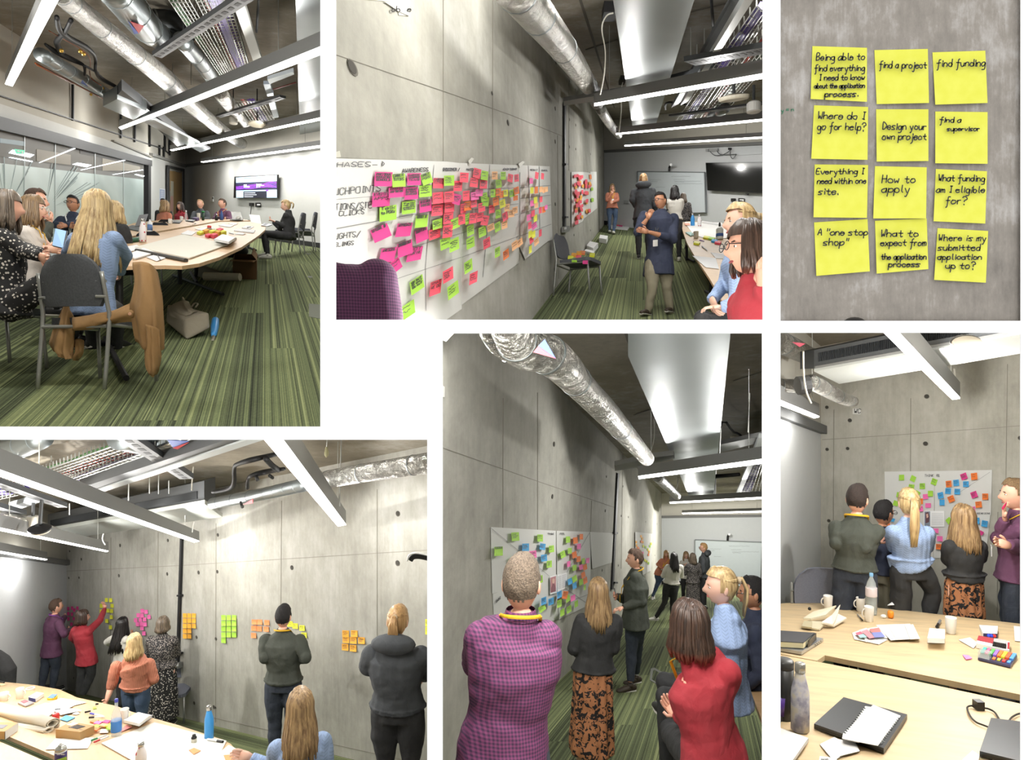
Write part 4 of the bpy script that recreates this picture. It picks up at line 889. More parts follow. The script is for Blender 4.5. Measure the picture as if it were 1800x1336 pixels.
MB().prism([P(x, y, 3.55) for x, y in ((1392, 601), (1416, 604), (1406, 610))], (0, .004, 0)).build('triangle_sticker', M('#b5455a', .5), org=P(1405, 605, 3.55), tagd=('red triangle sticker on the foil duct, table bay', 'sticker'))
# ================================================================ people
WORK = bpy.data.scenes.new('work')
def remeshed(mb, voxel, smooth=4, org=None):
    """one continuous surface grown from overlapping volumes"""
    me = bpy.data.meshes.new('tmp'); me.from_pydata([tuple(v-org) for v in mb.v], [], mb.f)
    bm = bmesh.new(); bm.from_mesh(me); bmesh.ops.recalc_face_normals(bm, faces=bm.faces); bm.to_mesh(me); bm.free()
    o = bpy.data.objects.new('tmp', me); WORK.collection.objects.link(o)
    r = o.modifiers.new('r', 'REMESH'); r.mode = 'VOXEL'; r.voxel_size = voxel; r.use_smooth_shade = True
    if smooth: s_ = o.modifiers.new('s', 'SMOOTH'); s_.factor = .6; s_.iterations = smooth
    with bpy.context.temp_override(scene=WORK, view_layer=WORK.view_layers[0]):
        dg = bpy.context.evaluated_depsgraph_get(); out = bpy.data.meshes.new_from_object(o.evaluated_get(dg))
    bpy.data.objects.remove(o); bpy.data.meshes.remove(me); return out
def displace(me, org, fn):
    n = len(me.vertices); co = [0.0]*(3*n); no = [0.0]*(3*n)
    me.vertices.foreach_get('co', co); me.vertices.foreach_get('normal', no)
    for i in range(0, 3*n, 3):
        nn = Vector(no[i:i+3]); dv = fn(Vector(co[i:i+3])+org, nn); co[i] += dv.x; co[i+1] += dv.y; co[i+2] += dv.z
    me.vertices.foreach_set('co', co); me.update()
def join_raw(me, mb, org):
    if not mb.v: return me
    bm = bmesh.new(); bm.from_mesh(me)
    m2 = bpy.data.meshes.new('t2'); m2.from_pydata([tuple(v-org) for v in mb.v], [], mb.f)
    b2 = bmesh.new(); b2.from_mesh(m2); bmesh.ops.recalc_face_normals(b2, faces=b2.faces); b2.to_mesh(m2); b2.free()
    bm.from_mesh(m2); bm.to_mesh(me); bm.free(); bpy.data.meshes.remove(m2)
    for p in me.polygons: p.use_smooth = True
    return me
def link(name, me, mat, parent):
    if mat:
        me.materials.clear(); me.materials.append(mat)
    o = bpy.data.objects.new(name, me); col.objects.link(o); o.parent = parent; BAYOF.append((o, BAY[0])); return o
def head_pt(th, ph, s):
    """skull surface in head axes (x right, y forward, z up), unit-ish then scaled"""
    k = math.sin(th); k = k**.80 if th < 1.57 else k; x, y, z = k*math.sin(ph), k*math.cos(ph), math.cos(th)
    rx, ry, rz = .078, .098, .118
    if z < 0:
        jaw = -z; rx *= 1-.30*jaw**1.3*(1 if y > -.2 else .6)
        if y > 0: ry *= 1-.05*jaw
        else: ry *= 1-.30*jaw
    p = V3(x*rx, y*ry, z*rz)
    if y > 0:
        f = lambda cx, cz, wx, wz: math.exp(-((p.x-cx)/wx)**2-((p.z-cz)/wz)**2)
        p.y += .026*f(0, -.028, .013, .020) + .012*f(0, -.006, .010, .026) - .010*f(.030, .004, .018, .014) - .010*f(-.030, .004, .018, .014) + .006*f(0, -.066, .022, .010) + .012*f(0, -.100, .022, .016) + .005*f(0, .026, .05, .010)
    return p*s
def person(R, x, yt, d, label, yaw=0, hair='short', hc='brown', sk='fair', top=None, bot=None, shoe=None, pose='stand', H=1.72, xf=None, wf=1.0, j=None,
           hyaw=None, hpitch=0.0, sleeve=1.0, hem=.50, face=False, glasses=False, lanyard=None, skirt=None, female=False, hood=False, fingers=True, bodyd=0.0, lean=None, hairL=None, vox=None, collar=False, legs=True, hipx=None, seatd=0, headd=0.0, hs=1.0, group=None, badge=None, hk=.53):
    j = j or {}
    X = lambda px, dd: (px-900)/FPX*dd
    Z = lambda py, dd: (668-py)/FPX*dd
    F = V3(math.sin(math.radians(yaw)), math.cos(math.radians(yaw)), 0); Rt = V3(F.y, -F.x, 0); U = V3(0, 0, 1)
    hyaw = yaw if hyaw is None else hyaw
    hd = d+headd; topz = Z(yt, hd); hx = X(x, hd)
    fx = X(xf if xf is not None else x, d)
    if pose == 'stand': H = max(1.3, min(2.1, topz-R.fz(d)))
    s = H/1.75*hs
    Fh = V3(math.sin(math.radians(hyaw)), math.cos(math.radians(hyaw)), 0); Rh = V3(Fh.y, -Fh.x, 0)
    cp, sp_ = math.cos(math.radians(hpitch)), math.sin(math.radians(hpitch)); Uh = U*cp-Fh*sp_*-1 if False else (U*cp+Fh*sp_); Fh2 = Fh*cp-U*sp_
    HC = V3(hx, hd, topz-.118*s)
    J = {}
    base = V3(fx, d, R.fz(d))
    J['neck'] = HC - Uh*(.15*s) - Fh*.018*s
    ny = J['neck']
    if pose == 'stand':
        hipc = V3(X(hipx, d) if hipx else (hx*.35+fx*.65), d+bodyd, base.z+hk*H)
    else:
        hipc = V3(X(hipx, d+seatd) if hipx else hx-F.x*.06, d+seatd-F.y*.06, topz-.50*H)
    chest = ny*.62+hipc*.38; waist = ny*.28+hipc*.72
    sw = (.082 if female else .093)*H*wf
    sh = V3(ny.x, ny.y, ny.z-.044*H)
    for sd, nm in ((-1, 'l'), (1, 'r')):
        J['sh_'+nm] = sh+Rt*(sd*sw)-U*.012*H
        J['hip_'+nm] = hipc+Rt*(sd*.052*H*wf)
        if pose == 'stand':
            J['an_'+nm] = base+Rt*(sd*.055*H)+U*.048*H
            J['kn_'+nm] = (J['hip_'+nm]+J['an_'+nm])/2+F*.012*H
        else:
            J['kn_'+nm] = J['hip_'+nm]+F*.25*H+Rt*(sd*.02)
            k = J['kn_'+nm]; J['an_'+nm] = V3(k.x-F.x*.04, k.y-F.y*.04, R.fz(k.y)+.05*H)
        J['el_'+nm] = J['sh_'+nm]-U*.172*H+Rt*(sd*.03*H)-F*.02*H
        J['wr_'+nm] = J['el_'+nm]-U*.10*H+F*.10*H
    for k, v in j.items():
        dd = d+(v[2] if len(v) > 2 else 0)
        J[k] = P(v[0], v[1], dd)
    # keep limb lengths human where only the hand was read off
    vx = vox or max(.0085, min(.013, d/FPX*1.3))
    t = thing('person', label, 'person', base if pose == 'stand' else V3(hipc.x, hipc.y, R.fz(hipc.y)), group)
    org = Vector(t.location)
    hipc = (J['hip_l']+J['hip_r'])/2; waist = ny*.30+hipc*.70; chest = ny*.60+hipc*.40
    shc = (J['sh_l']+J['sh_r'])/2
    tw = wf*(.93 if female else 1.0)
    def torso(mb, k, z0=None):
        pts = [hipc-U*.03*H, hipc+U*.01*H, waist, chest, shc*.8+chest*.2, V3((shc.x+ny.x)/2, (shc.y+ny.y)/2, shc.z+.020*H), ny+U*.0*H, ny+U*.02*H]
        rr = [(.088*H*wf+k, .066*H*wf+k), (.096*H*wf+k, .070*H*wf+k), (.080*H*tw+k, .058*H*wf+k), (.096*H*tw+k, .068*H*wf+k), (.100*H*tw+k, .062*H*wf+k*.7), (.078*H*tw+k*.6, .045*H+k*.5), (.040*H+k*.5, .038*H+k*.4), (.032*H+k*.3, .032*H+k*.3)]
        if z0 == 'hem':
            hz = hem; pts[0] = hipc+U*((hz-hk)*H); pts[1] = hipc+U*(max(hz-hk, -.03)*.35*H+.01*H)
            rr[0] = (.102*H*wf+k*1.4, .078*H*wf+k*1.4)
        mb.tube(pts, rr, 16, ref=Rt, cap=True)
    def arm(mb, nm, k, upto=1.0):
        a, b, c = J['sh_'+nm], J['el_'+nm], J['wr_'+nm]
        mb.ball(a, .031*H*wf+k, 10, 8)
        if upto > .5:
            e = b.lerp(c, (upto-.5)*2 if upto < 1 else .97)
            rr = [.031*H*wf+k, .028*H*wf+k, .0245*H*wf+k*.9, .022*H*wf+k*.7, (.016*H+k*.7)]
            mb.tube([a, a.lerp(b, .5), b, b.lerp(e, .5), e], rr, 10, cap=True)
            mb.ball(b, .026*H*wf+k*.9, 8, 6)
        else: mb.tube([a, a.lerp(b, upto*2)], [.034*H*wf+k, .030*H*wf+k], 10, cap=True)
    def leg(mb, nm, k, w=1.0, upto=1.0, flare=0):
        a, b, c = J['hip_'+nm], J['kn_'+nm], J['an_'+nm]
        mb.ball(a, .044*H*wf+k, 10, 8)
        c2 = b.lerp(c, upto)
        mb.tube([a, a.lerp(b, .45), b, b.lerp(c2, .35), c2], [.046*H*wf+k, .046*H*wf*w+k, .034*H*w+k, .032*H*w+k+flare*.3, .021*H+k+flare], 12, cap=True)
        mb.ball(b, .034*H*w+k, 8, 6)
    # body: head and hands finer, joined to the continuous trunk
    mb = MB(); torso(mb, -.012)
    for nm in 'lr':
        arm(mb, nm, -.004)
        if legs: leg(mb, nm, -.006)
    mb.tube([(ny-U*.03*H+shc+U*.02*H)/2, ny+Uh*.03, HC-Uh*.05*s], [.036*H, .031*s*1.05, .034*s*1.05], 12, cap=True)
    body = remeshed(mb, max(vx, .012), 3, org)
    mb = MB(); nu, nv = (30, 22) if d < 9 else (18, 13); vs = []
    for i in range(nv+1):
        th = math.pi*(.01+.98*i/nv)
        for k in range(nu):
            p = head_pt(th, 2*math.pi*k/nu, s); vs.append(HC+Rh*p.x+Fh2*p.y+Uh*p.z)
    mb.add(vs, [(i*nu+k, (i+1)*nu+k, (i+1)*nu+(k+1) % nu, i*nu+(k+1) % nu) for i in range(nv) for k in range(nu)]+[tuple(range(nu)), tuple(nv*nu+k for k in range(nu))[::-1]])
    for sd in (-1, 1):
        c = HC+Rh*(sd*.078*s)-Uh*.006*s-Fh2*.012*s
        mb.ball(c, (.010*s, .018*s, .031*s), 8, 6, (Rh, Fh2, Uh))
    for nm in 'lr':
        a, b = J['el_'+nm], J['wr_'+nm]; dv = (b-a).normalized(); hdv = dv
        if 'hd_'+nm in j: hdv = (J['hd_'+nm]-b).normalized()
        sd = hdv.cross(F if abs(hdv.dot(F)) < .9 else U).normalized()
        if sd.dot(Rt)*(1 if nm == 'r' else -1) < 0: pass
        nrm = sd.cross(hdv).normalized(); L = .10*H/1.72*s**0
        mb.tube([b-hdv*.015, b+hdv*.025, b+hdv*.075*H/1.72], [(.027, .018), (.037, .016), (.036, .013)], 8, ref=sd, cap=True)
        if fingers:
            for q, ln in zip((-1.5, -.5, .5, 1.5), (.066, .078, .074, .058)):
                p0 = b+hdv*.068+sd*(q*.0185); p1 = p0+hdv*ln*.48-nrm*.004; p2 = p1+(hdv*.8-nrm*.6).normalized()*ln*.32; p3 = p2+(hdv*.35-nrm*.93).normalized()*ln*.26
                mb.tube([p0, p1, p2, p3], [.0092, .0086, .008, .0062], 6, cap=True)
            ts = sd*(1 if nm == 'l' else -1); p0 = b+hdv*.018+ts*.026; p1 = p0+(hdv*.6+ts*.75).normalized()*.032; p2 = p1+(hdv*.9+ts*.15-nrm*.3).normalized()*.030
            mb.tube([p0, p1, p2], [.012, .0105, .0085], 6, cap=True)
    bo = link('body', join_raw(body, mb, org), SK[sk], t)
    # upper garment
    top = top or M('#444444')
    mb = MB(); torso(mb, .014, 'hem')
    for nm in 'lr': arm(mb, nm, .013, sleeve)
    if hood: mb.ball(ny-F*.05*H+U*.012*H, (.085*H*wf, .05*H, .045*H), 12, 8, (Rt, F, U))
    me = remeshed(mb, vx, 3, org); rnd = random.Random(int(x*7+yt))
    fo = Vector((rnd.random()*9, rnd.random()*9, rnd.random()*9))
    displace(me, org, lambda w_, nn: nn*(.004+noise.noise(Vector((w_.x*6, w_.y*6, w_.z*9))+fo)*.009+noise.noise(Vector((w_.x*16, w_.y*16, w_.z*22))+fo)*.004)*min(1, max(.25, (ny.z-w_.z)/.12)))
    link('top', me, top, t)
    if collar:
        mb = MB(); mb.tube([ny+U*.005*H, ny+U*.028*H], [(.044*H, .042*H), (.036*H, .035*H)], 14, ref=Rt, cap=False); mb.build('collar', top if collar is True else collar, t, smooth=True, org=org)
    # lower garment
    bot = bot or M('#1c2030')
    if legs:
        mb = MB()
        if skirt:
            z1 = skirt; ft = (J['an_l']+J['an_r'])/2; fl = V3(hipc.x*.5+ft.x*.5, hipc.y*.5+ft.y*.5, R.fz(d)+z1*H)
            mb.tube([waist-U*.02*H, hipc+U*.01*H, hipc.lerp(fl, .5), fl], [(.070*H*wf, .05*H*wf), (.094*H*wf+.004, .070*H*wf+.004), (.105*H*wf, .085*H*wf), (.115*H*wf, .10*H*wf)], 18, ref=Rt, cap=True)
        else:
            mb.tube([waist-U*.02*H, hipc+U*.02*H, hipc-U*.035*H], [(.078*H*wf, .056*H*wf), (.092*H*wf+.002, .066*H*wf+.002), (.086*H*wf+.004, .064*H*wf+.004)], 16, ref=Rt, cap=True)
            wl_ = 1.0 if female else 1.06
            for nm in 'lr': leg(mb, nm, .010, wl_, .97, .0 if not j.get('flare') else .03)
        me = remeshed(mb, max(vx, .011), 3, org)
        displace(me, org, lambda w_, nn: nn*noise.noise(Vector((w_.x*9, w_.y*9, w_.z*13))+fo)*.009*min(1, max(0, (hipc.z-w_.z)/.15))+(Vector((nn.x, nn.y, 0))*math.sin(math.atan2(w_.y-hipc.y, w_.x-hipc.x)*11)*.007 if skirt else V3(0, 0, 0)))
        link('skirt' if skirt else 'trousers', me, bot, t)
        for nm in 'lr':
            a = J['an_'+nm]; ff = F if 'ft_'+nm not in j else (J['ft_'+nm]-a); ff = Vector((ff.x, ff.y, 0)); ff = ff.normalized() if ff.length > .01 else F
            zf = R.fz(a.y) if a.z-R.fz(a.y) < .25 else a.z-.07; rs = V3(ff.y, -ff.x, 0)
            mb = MB(); mb.tube([V3(a.x, a.y, zf+.04)-ff*.055, V3(a.x, a.y, zf+.045), V3(a.x, a.y, zf+.036)+ff*.09, V3(a.x, a.y, zf+.026)+ff*.17], [(.034, .040), (.040, .045), (.046, .036), (.036, .025)], 12, ref=rs, cap='round')
            mb.tube([V3(a.x, a.y, zf+.05), V3(a.x, a.y, zf+.10)], [.042, .038], 10, cap=True)
            so = mb.build('shoe', shoe or M('#17171a', .5), t, smooth=True, org=org)
            mb = MB(); mb.tube([V3(a.x, a.y, zf+.008)-ff*.07, V3(a.x, a.y, zf+.008)+ff*.09, V3(a.x, a.y, zf+.008)+ff*.185], [(.036, .011), (.047, .011), (.030, .011)], 10, ref=rs, cap=True); mb.build('sole', M('#cfccc4' if shoe else '#101012', .7), so, org=V3(org.x, org.y, org.z))
    # hair
    if hair != 'none': make_hair(t, org, HC, Rh, Fh2, Uh, s, hair, hc, hairL, d, F, rnd, Fh)
    if face and d < 26:
        for sd in (-1, 1):
            th, ph = math.radians(89), sd*math.radians(23); p = head_pt(th, ph, s); c = HC+Rh*p.x+Fh2*(p.y+.001)+Uh*p.z
            e = MB().ball(c, (.0125*s, .006*s, .0065*s), 10, 6, (Rh, Fh2, Uh)).build('eye', M('#e6dfd8', .3), t, smooth=True, org=org)
            MB().ball(c+Fh2*.0038*s, (.0062*s, .004*s, .0062*s), 8, 6, (Rh, Fh2, Uh)).build('iris', M('#2a1c14', .3), e, smooth=True, org=org)
            p = head_pt(math.radians(79), ph, s); c = HC+Rh*p.x+Fh2*(p.y+.002)+Uh*p.z
            MB().box(c, (.030*s, .006*s, .0055*s), (Rh, Fh2, Uh)).build('eyebrow', M({'brown': '#3a281c', 'black': '#15110f', 'blonde': '#8a6a44', 'dblonde': '#6a5038', 'grey': '#5a4a3c', 'red': '#3a2018', 'ginger': '#8a5a34'}.get(hc, '#3a281c')), t, org=org)
        p = head_pt(math.radians(123), 0, s); c = HC+Fh2*(p.y+.002)+Uh*p.z
        MB().ball(c, (.024*s, .006*s, .0065*s), 12, 6, (Rh, Fh2, Uh)).build('mouth', M('#a8565a' if female else '#a0605a', .5), t, smooth=True, org=org)
    if glasses:
        mb = MB(); y_ = head_pt(math.radians(88), 0, s).y+.012*s
        for sd in (-1, 1):
            c = HC+Rh*(sd*.031*s)+Fh2*y_+Uh*.004*s
            q = [c+Rh*(.026*s*math.cos(a*math.pi/7))+Uh*(.019*s*math.sin(a*math.pi/7)) for a in range(15)]; mb.tube(q, .0024, 5)
            mb.tube([HC+Rh*(sd*.057*s)+Fh2*y_+Uh*.008*s, HC+Rh*(sd*.080*s)-Fh2*.01*s+Uh*.010*s], .0026, 5)
        mb.tube([HC-Rh*.006*s+Fh2*(y_+.002)+Uh*.006*s, HC+Rh*.006*s+Fh2*(y_+.002)+Uh*.006*s], .0026, 5)
        mb.build('glasses', M(glasses if isinstance(glasses, str) else '#1a1a1c', .35), t, org=org)
    if lanyard:
        m = M(lanyard, .6); mb = MB(); rw = .009
        bk = [ny+Rt*(.050*H*math.sin(a))-F*(.046*H*math.cos(a))+U*(.022*H-.01*H*(1-math.cos(a))) for a in [(-1.35+i*.27) for i in range(11)]]
        mb.tube(bk, [(.004, rw)]*len(bk), 6, ref=None, cap=True)
        for sd in (-1, 1):
            mb.tube([bk[0 if sd < 0 else -1], ny+Rt*(sd*.045*H)+F*(.052*H)-U*.03*H, chest+F*(.086*H*wf)+Rt*(sd*.012)+U*.0, waist+F*(.086*H*wf)+U*.05*H], [(rw, .004)]*4, 6, ref=Rt, cap=True)
        lo = mb.build('lanyard', m, t, org=org)
        MB().box(waist+F*(.094*H*wf)+U*.02*H, (.065, .006, .085), (Rt, F, U)).build('badge', M(badge or '#e8e8e4', .5), lo, org=org)
    return t, J
HAIRM = {}
def hair_mat(hc, z, st=''):
    pal = dict(brown=('#5a4232', '#2f2119'), dbrown=('#35261f', '#1b1310'), black=('#1d1818', '#0b090a'), blonde=('#d8bf8e', '#8d6f48'), dblonde=('#b2946a', '#6b5138'), grey=('#776858', '#3f352d'), ginger=('#c09a68', '#8a6740'), lbrown=('#8a6f4c', '#57432f'))
    if st == 'short':
        return make('hair_short_'+hc, lambda t: t.base(t.ramp(t.noise(t.obj(), 130.0, 3, .7), [(.35, pal[hc][1]), (.7, pal[hc][0])])).rough(.8).bump(t.noise(t.obj(), 150.0, 2), .9, .006))
    if hc == 'redtip': return make('hair_redtip_%.1f' % z, hairm('#4a352a', '#241914', '#8f2f1c', z))
    return make('hair_'+hc, hairm(*pal[hc]))
def make_hair(t, org, HC, Rh, Fh, Uh, s, style, hc, L, d, Fb, rnd, Fflat):
    mat = hair_mat(hc, HC.z-org.z-.10*s, style); mb = MB(); nu, nv = (46, 32) if d < 9 and style in ('short', 'thin') else (28, 18)
    W = lambda p: HC+Rh*p.x+Fh*p.y+Uh*p.z
    grid = {}
    thick = {'short': 1.07, 'thin': 1.03}.get(style, 1.10)
    for i in range(nv+1):
        th = math.pi*(.005+.99*i/nv)
        for k in range(nu):
            ph = 2*math.pi*k/nu; z = math.cos(th); y = math.sin(th)*math.cos(ph)
            p = head_pt(th, ph, s); pp = V3(p.x*thick, min(p.y, .092*s)*thick if y > 0 else p.y*thick, p.z*(thick+.01)+.004*s)
            if y > .3 and z > .4: pp.z += .010*s
            jit = 1+.02*math.sin(ph*9+i); grid[i, k] = W(V3(pp.x*jit, pp.y*jit, pp.z))
    vs = [grid[i, k] for i in range(nv+1) for k in range(nu)]; fs = []
    for i in range(nv):
        for k in range(nu):
            th = math.pi*(i+.5)/nv; ph = 2*math.pi*(k+.5)/nu; z = math.cos(th); y = math.sin(th)*math.cos(ph); xx = abs(math.sin(th)*math.sin(ph))
            lim = -.42 if y < -.35 else (.02-.22*(y < -.1) if y < .25 else .50)
            if style in ('bob', 'long', 'pony') and y < .32: lim = -.45 if y < .1 else .05
            if style == 'pony': lim = -.62 if y < -.3 else (-.1 if y < .25 else .5)
            if y >= .25 and style in ('bob', 'long'): lim = .42
            if style == 'thin' and z > .75: continue
            if z > lim+(rnd.uniform(-.07, .07) if style in ('short', 'thin') else 0): fs.append((i*nu+k, (i+1)*nu+k, (i+1)*nu+(k+1) % nu, i*nu+(k+1) % nu))
    mb.add(vs, fs)
    near = 1.0 if d < 7 else (.7 if d < 12 else .45)
    if style in ('bob', 'long'):
        L = L or (.16 if style == 'bob' else .42); n = int((120 if style == 'bob' else 150)*near)
        for q in range(n):
            a = math.radians(180)*(1 if q % 2 else -1)*math.sqrt(rnd.random())**.6*0+math.radians(rnd.uniform(52, 308))   # around the back from cheek to cheek
            r0 = 1.09+rnd.uniform(-.02, .03); pts = []
            st = math.radians(rnd.uniform(4, 30))
            for th in (st, math.radians(48), math.radians(75), math.radians(98)):
                p = head_pt(th, a, s)*r0; pts.append(W(V3(p.x, p.y, p.z+.004*s)))
            e = pts[-1]; l = L*rnd.uniform(.86, 1.08); out = (Rh*math.sin(a)+Fh*math.cos(a)); out.z = 0
            nb = -Fflat if math.cos(a) < .3 else Fflat*.1
            sp_ = .10 if style == 'bob' else .12
            for f in (.35, .7, 1.0):
                inn = -.02 if (style == 'bob' and f == 1.0) else 0
                pts.append(e-V3(0, 0, 1)*l*f+out*(sp_*f*(.5 if style == 'bob' else .35)*l/.3+inn)+nb*(.05*f*(l/.3) if style == 'long' else .015*f)+Rh*rnd.uniform(-.008, .008))
            w_ = (.0075 if near == 1 else .011)*s
            mb.tube(pts, [w_*.6, w_, w_*1.2, w_*1.3, w_*1.3, w_*1.2, w_*.5], 5, cap=True)
    if style == 'pony':
        L = L or .30; n = int(46*near); root = W(V3(0, -.105*s, .045*s))
        for q in range(n):
            a = rnd.uniform(0, 6.28); r = rnd.uniform(.2, 1)*.030*s; o_ = Rh*(r*math.cos(a)); l = L*rnd.uniform(.85, 1.05)
            u_ = V3(0, 0, 1)*(r*math.sin(a)*.6)
            pts = [root+o_*.4+u_*.4+Fh*.02, root+o_*.5+u_*.5-Fflat*.03+V3(0, 0, .01), root+o_+u_-Fflat*.06-V3(0, 0, l*.25), root+o_*1.2-Fflat*.055-V3(0, 0, l*.6), root+o_*.9-Fflat*.04-V3(0, 0, l)]
            mb.tube(pts, [.006*s, .008*s, .0095*s, .009*s, .004*s], 5, cap=True)
        for q in range(int(50*near)):   # pulled-back strands over the skull
            a = math.radians(rnd.uniform(60, 300)); pts = []
            for f in (0, .33, .66, 1):
                th = math.radians(62)*(1-f)+math.radians(70)*f; aa = a*(1-f)+math.pi*f
                p = head_pt(th+math.radians(rnd.uniform(-3, 3)), aa, s)*1.11; pts.append(W(p))
            mb.tube(pts, [.004*s, .006*s, .006*s, .004*s], 4, cap=True)
        MB().tube([root-Fh*.0+Fh*.004, root-Fh*.018], .024*s, 10, cap=True).build('hair_band', M('#b9a68a'), t, org=org)
    o = mb.build('hair', mat, t, smooth=True, org=org); return o
def hold(J, nm): return J['wr_'+nm]
# fabrics
BLUEK = make('pale_blue_knit', knit('#98aed4')); GREENJ = make('dark_green_wool', cloth('#353a30')); NAVY = make('navy_cotton', cloth('#1b2643')); CORAL = make('coral_rib_knit', cloth('#bf7a62', 420.0))
PURP = make('purple_check_far', cloth('#57264a')); GING = make('purple_gingham', gingham('#733760', '#37203f', 62.0)); BLK = make('black_knit', cloth('#111113')); CHAR = make('charcoal_fleece', cloth('#34383d'))
REDC = make('red_cardigan', cloth('#a01226')); WHT = make('white_blouse', cloth('#d9d5cc')); CREAM = make('cream_blouse', cloth('#cfc6bd')); DOT = make('spotted_dress', dots('#151415', '#c9c2b8', 42.0, .30)); DOT2 = make('fine_spotted_dress', dots('#252325', '#a89f98', 70.0, .34))
LEO = make('leopard_print', leopard); JEANS = make('dark_denim', cloth('#1b2638', 0, 11)); JEANB = make('blue_denim', cloth('#2c4361', 0, 11)); BTR = make('black_trousers', cloth('#101114')); KHAKI = make('khaki_cotton', cloth('#8d8670')); DKG = make('dark_jeans', cloth('#17181b'))
WSH = M('#d5d3cc', .6); BSH = M('#121214', .45); TSH = M('#3a3026', .6); LYEL = '#d8a91f'
BAY[0] = 'A'
person(RA, 10, 337, 4.9, 'person in black spotted dress with grey brown bob seated at far left with hands out', 55, 'bob', 'grey', 'fair', DOT, DOT, BSH, 'sit', 1.70, female=True, hipx=22, j=dict(el_r=(40, 440, -.1), wr_r=(72, 452, -.2), el_l=(52, 440, .5), wr_l=(78, 446, .3), kn_r=(95, 487, -.1), an_r=(100, 540, -.05), kn_l=(112, 478, .4), an_l=(108, 530, .4)), hyaw=70)
person(RA, 57, 345, 5.9, 'person in cream blouse with white glasses in profile, typing on a laptop', 70, 'bob', 'lbrown', 'pale', CREAM, BTR, BSH, 'sit', 1.66, female=True, glasses='#d8d4cc', face=True, hyaw=72, j=dict(el_r=(58, 435, -.1), wr_r=(84, 437, .0), el_l=(70, 420, .3), wr_l=(88, 433, .3)), sleeve=.75, lanyard=LYEL)
person(RA, 62, 333, 7.0, 'person with brown hair in dark green jumper behind the cream blouse', 60, 'short', 'brown', 'fair', GREENJ, JEANS, BSH, 'sit', 1.8, face=True, lanyard=LYEL, j=dict(el_r=(78, 418, -.2), wr_r=(88, 392, -.1), el_l=(82, 410, .3), wr_l=(84, 390, .1)), hyaw=75)
person(RA, 128, 345, 10.0, 'person in navy shirt and dark glasses facing the room, arms folded, by the frosted glass', 165, 'short', 'black', 'tan', NAVY, DKG, BSH, 'sit', 1.72, face=True, glasses=True, lanyard='#e0e0dc', hyaw=178, j=dict(el_r=(99, 395, -.1), wr_r=(122, 397, -.3), el_l=(142, 392, -.1), wr_l=(116, 396, -.35)))
person(RA, 171, 337, 4.86, 'person with very long blonde hair in pale blue knit seated with back turned', 8, 'long', 'blonde', 'pale', BLUEK, BTR, BSH, 'sit', 1.68, female=True, hairL=.42, wf=1.02, j=dict(el_l=(122, 450, .15), wr_l=(124, 480, .5), el_r=(217, 448, .15), wr_r=(210, 478, .5), kn_l=(160, 545, .9), kn_r=(205, 545, .9), an_l=(165, 615, 1.1), an_r=(205, 615, 1.1)))
person(RA, 202, 355, 8.5, 'blonde person in black top partly hidden behind the long blonde hair', 200, 'bob', 'blonde', 'fair', BLK, BTR, BSH, 'sit', 1.66, female=True, face=True, hipx=208)
person(RA, 290, 353, 16.0, 'blonde person in coral jumper seated at the far table end, back turned', 20, 'bob', 'dblonde', 'fair', CORAL, JEANB, WSH, 'sit', 1.68, female=True, hipx=292, fingers=False)
person(RA, 287, 350, 18.3, 'dark haired person mostly hidden behind the coral jumper', 180, 'short', 'black', 'tan', BLK, BTR, BSH, 'sit', 1.7, fingers=False)
person(RA, 317, 356, 19.0, 'person in red cardigan with dark hair beside the wooden door', 200, 'bob', 'redtip', 'fair', REDC, DKG, BSH, 'sit', 1.68, female=True, face=True, fingers=False)
person(RA, 352, 351, 18.5, 'bald person in dark grey top leaning over the far table', 190, 'thin', 'ginger', 'fair', CHAR, BTR, BSH, 'sit', 1.78, face=True, wf=1.1, fingers=False, j=dict(el_r=(338, 386, -.2), wr_r=(348, 384, -.8), el_l=(366, 386, -.2), wr_l=(356, 384, -.8)))
person(RA, 391, 350, 17.5, 'person in purple shirt with yellow lanyard leaning at the far table', 200, 'short', 'brown', 'fair', PURP, JEANS, BSH, 'sit', 1.82, face=True, wf=1.05, lanyard='#d8913a', hyaw=215, fingers=False, j=dict(el_r=(377, 386, -.1), wr_r=(390, 382, -.8), el_l=(404, 386, -.2), wr_l=(396, 384, -.8)))
person(RA, 503, 352, 14.3, 'blonde person in black polo neck seated side on at the laptop', -90, 'pony', 'blonde', 'pale', BLK, BTR, WSH, 'sit', 1.70, female=True, face=True, collar=True, hairL=.12, hipx=508, hyaw=-95, hpitch=12, j=dict(el_r=(497, 396, -.1), wr_r=(484, 390, -.1), el_l=(492, 402, .3), wr_l=(480, 390, .3), hip_l=(508, 415, .15), hip_r=(508, 415, -.1), kn_r=(466, 412, -.15), an_r=(471, 448, -.2), kn_l=(463, 410, .2), an_l=(468, 444, .2), ft_r=(440, 448, -.2), ft_l=(440, 444, .2)))

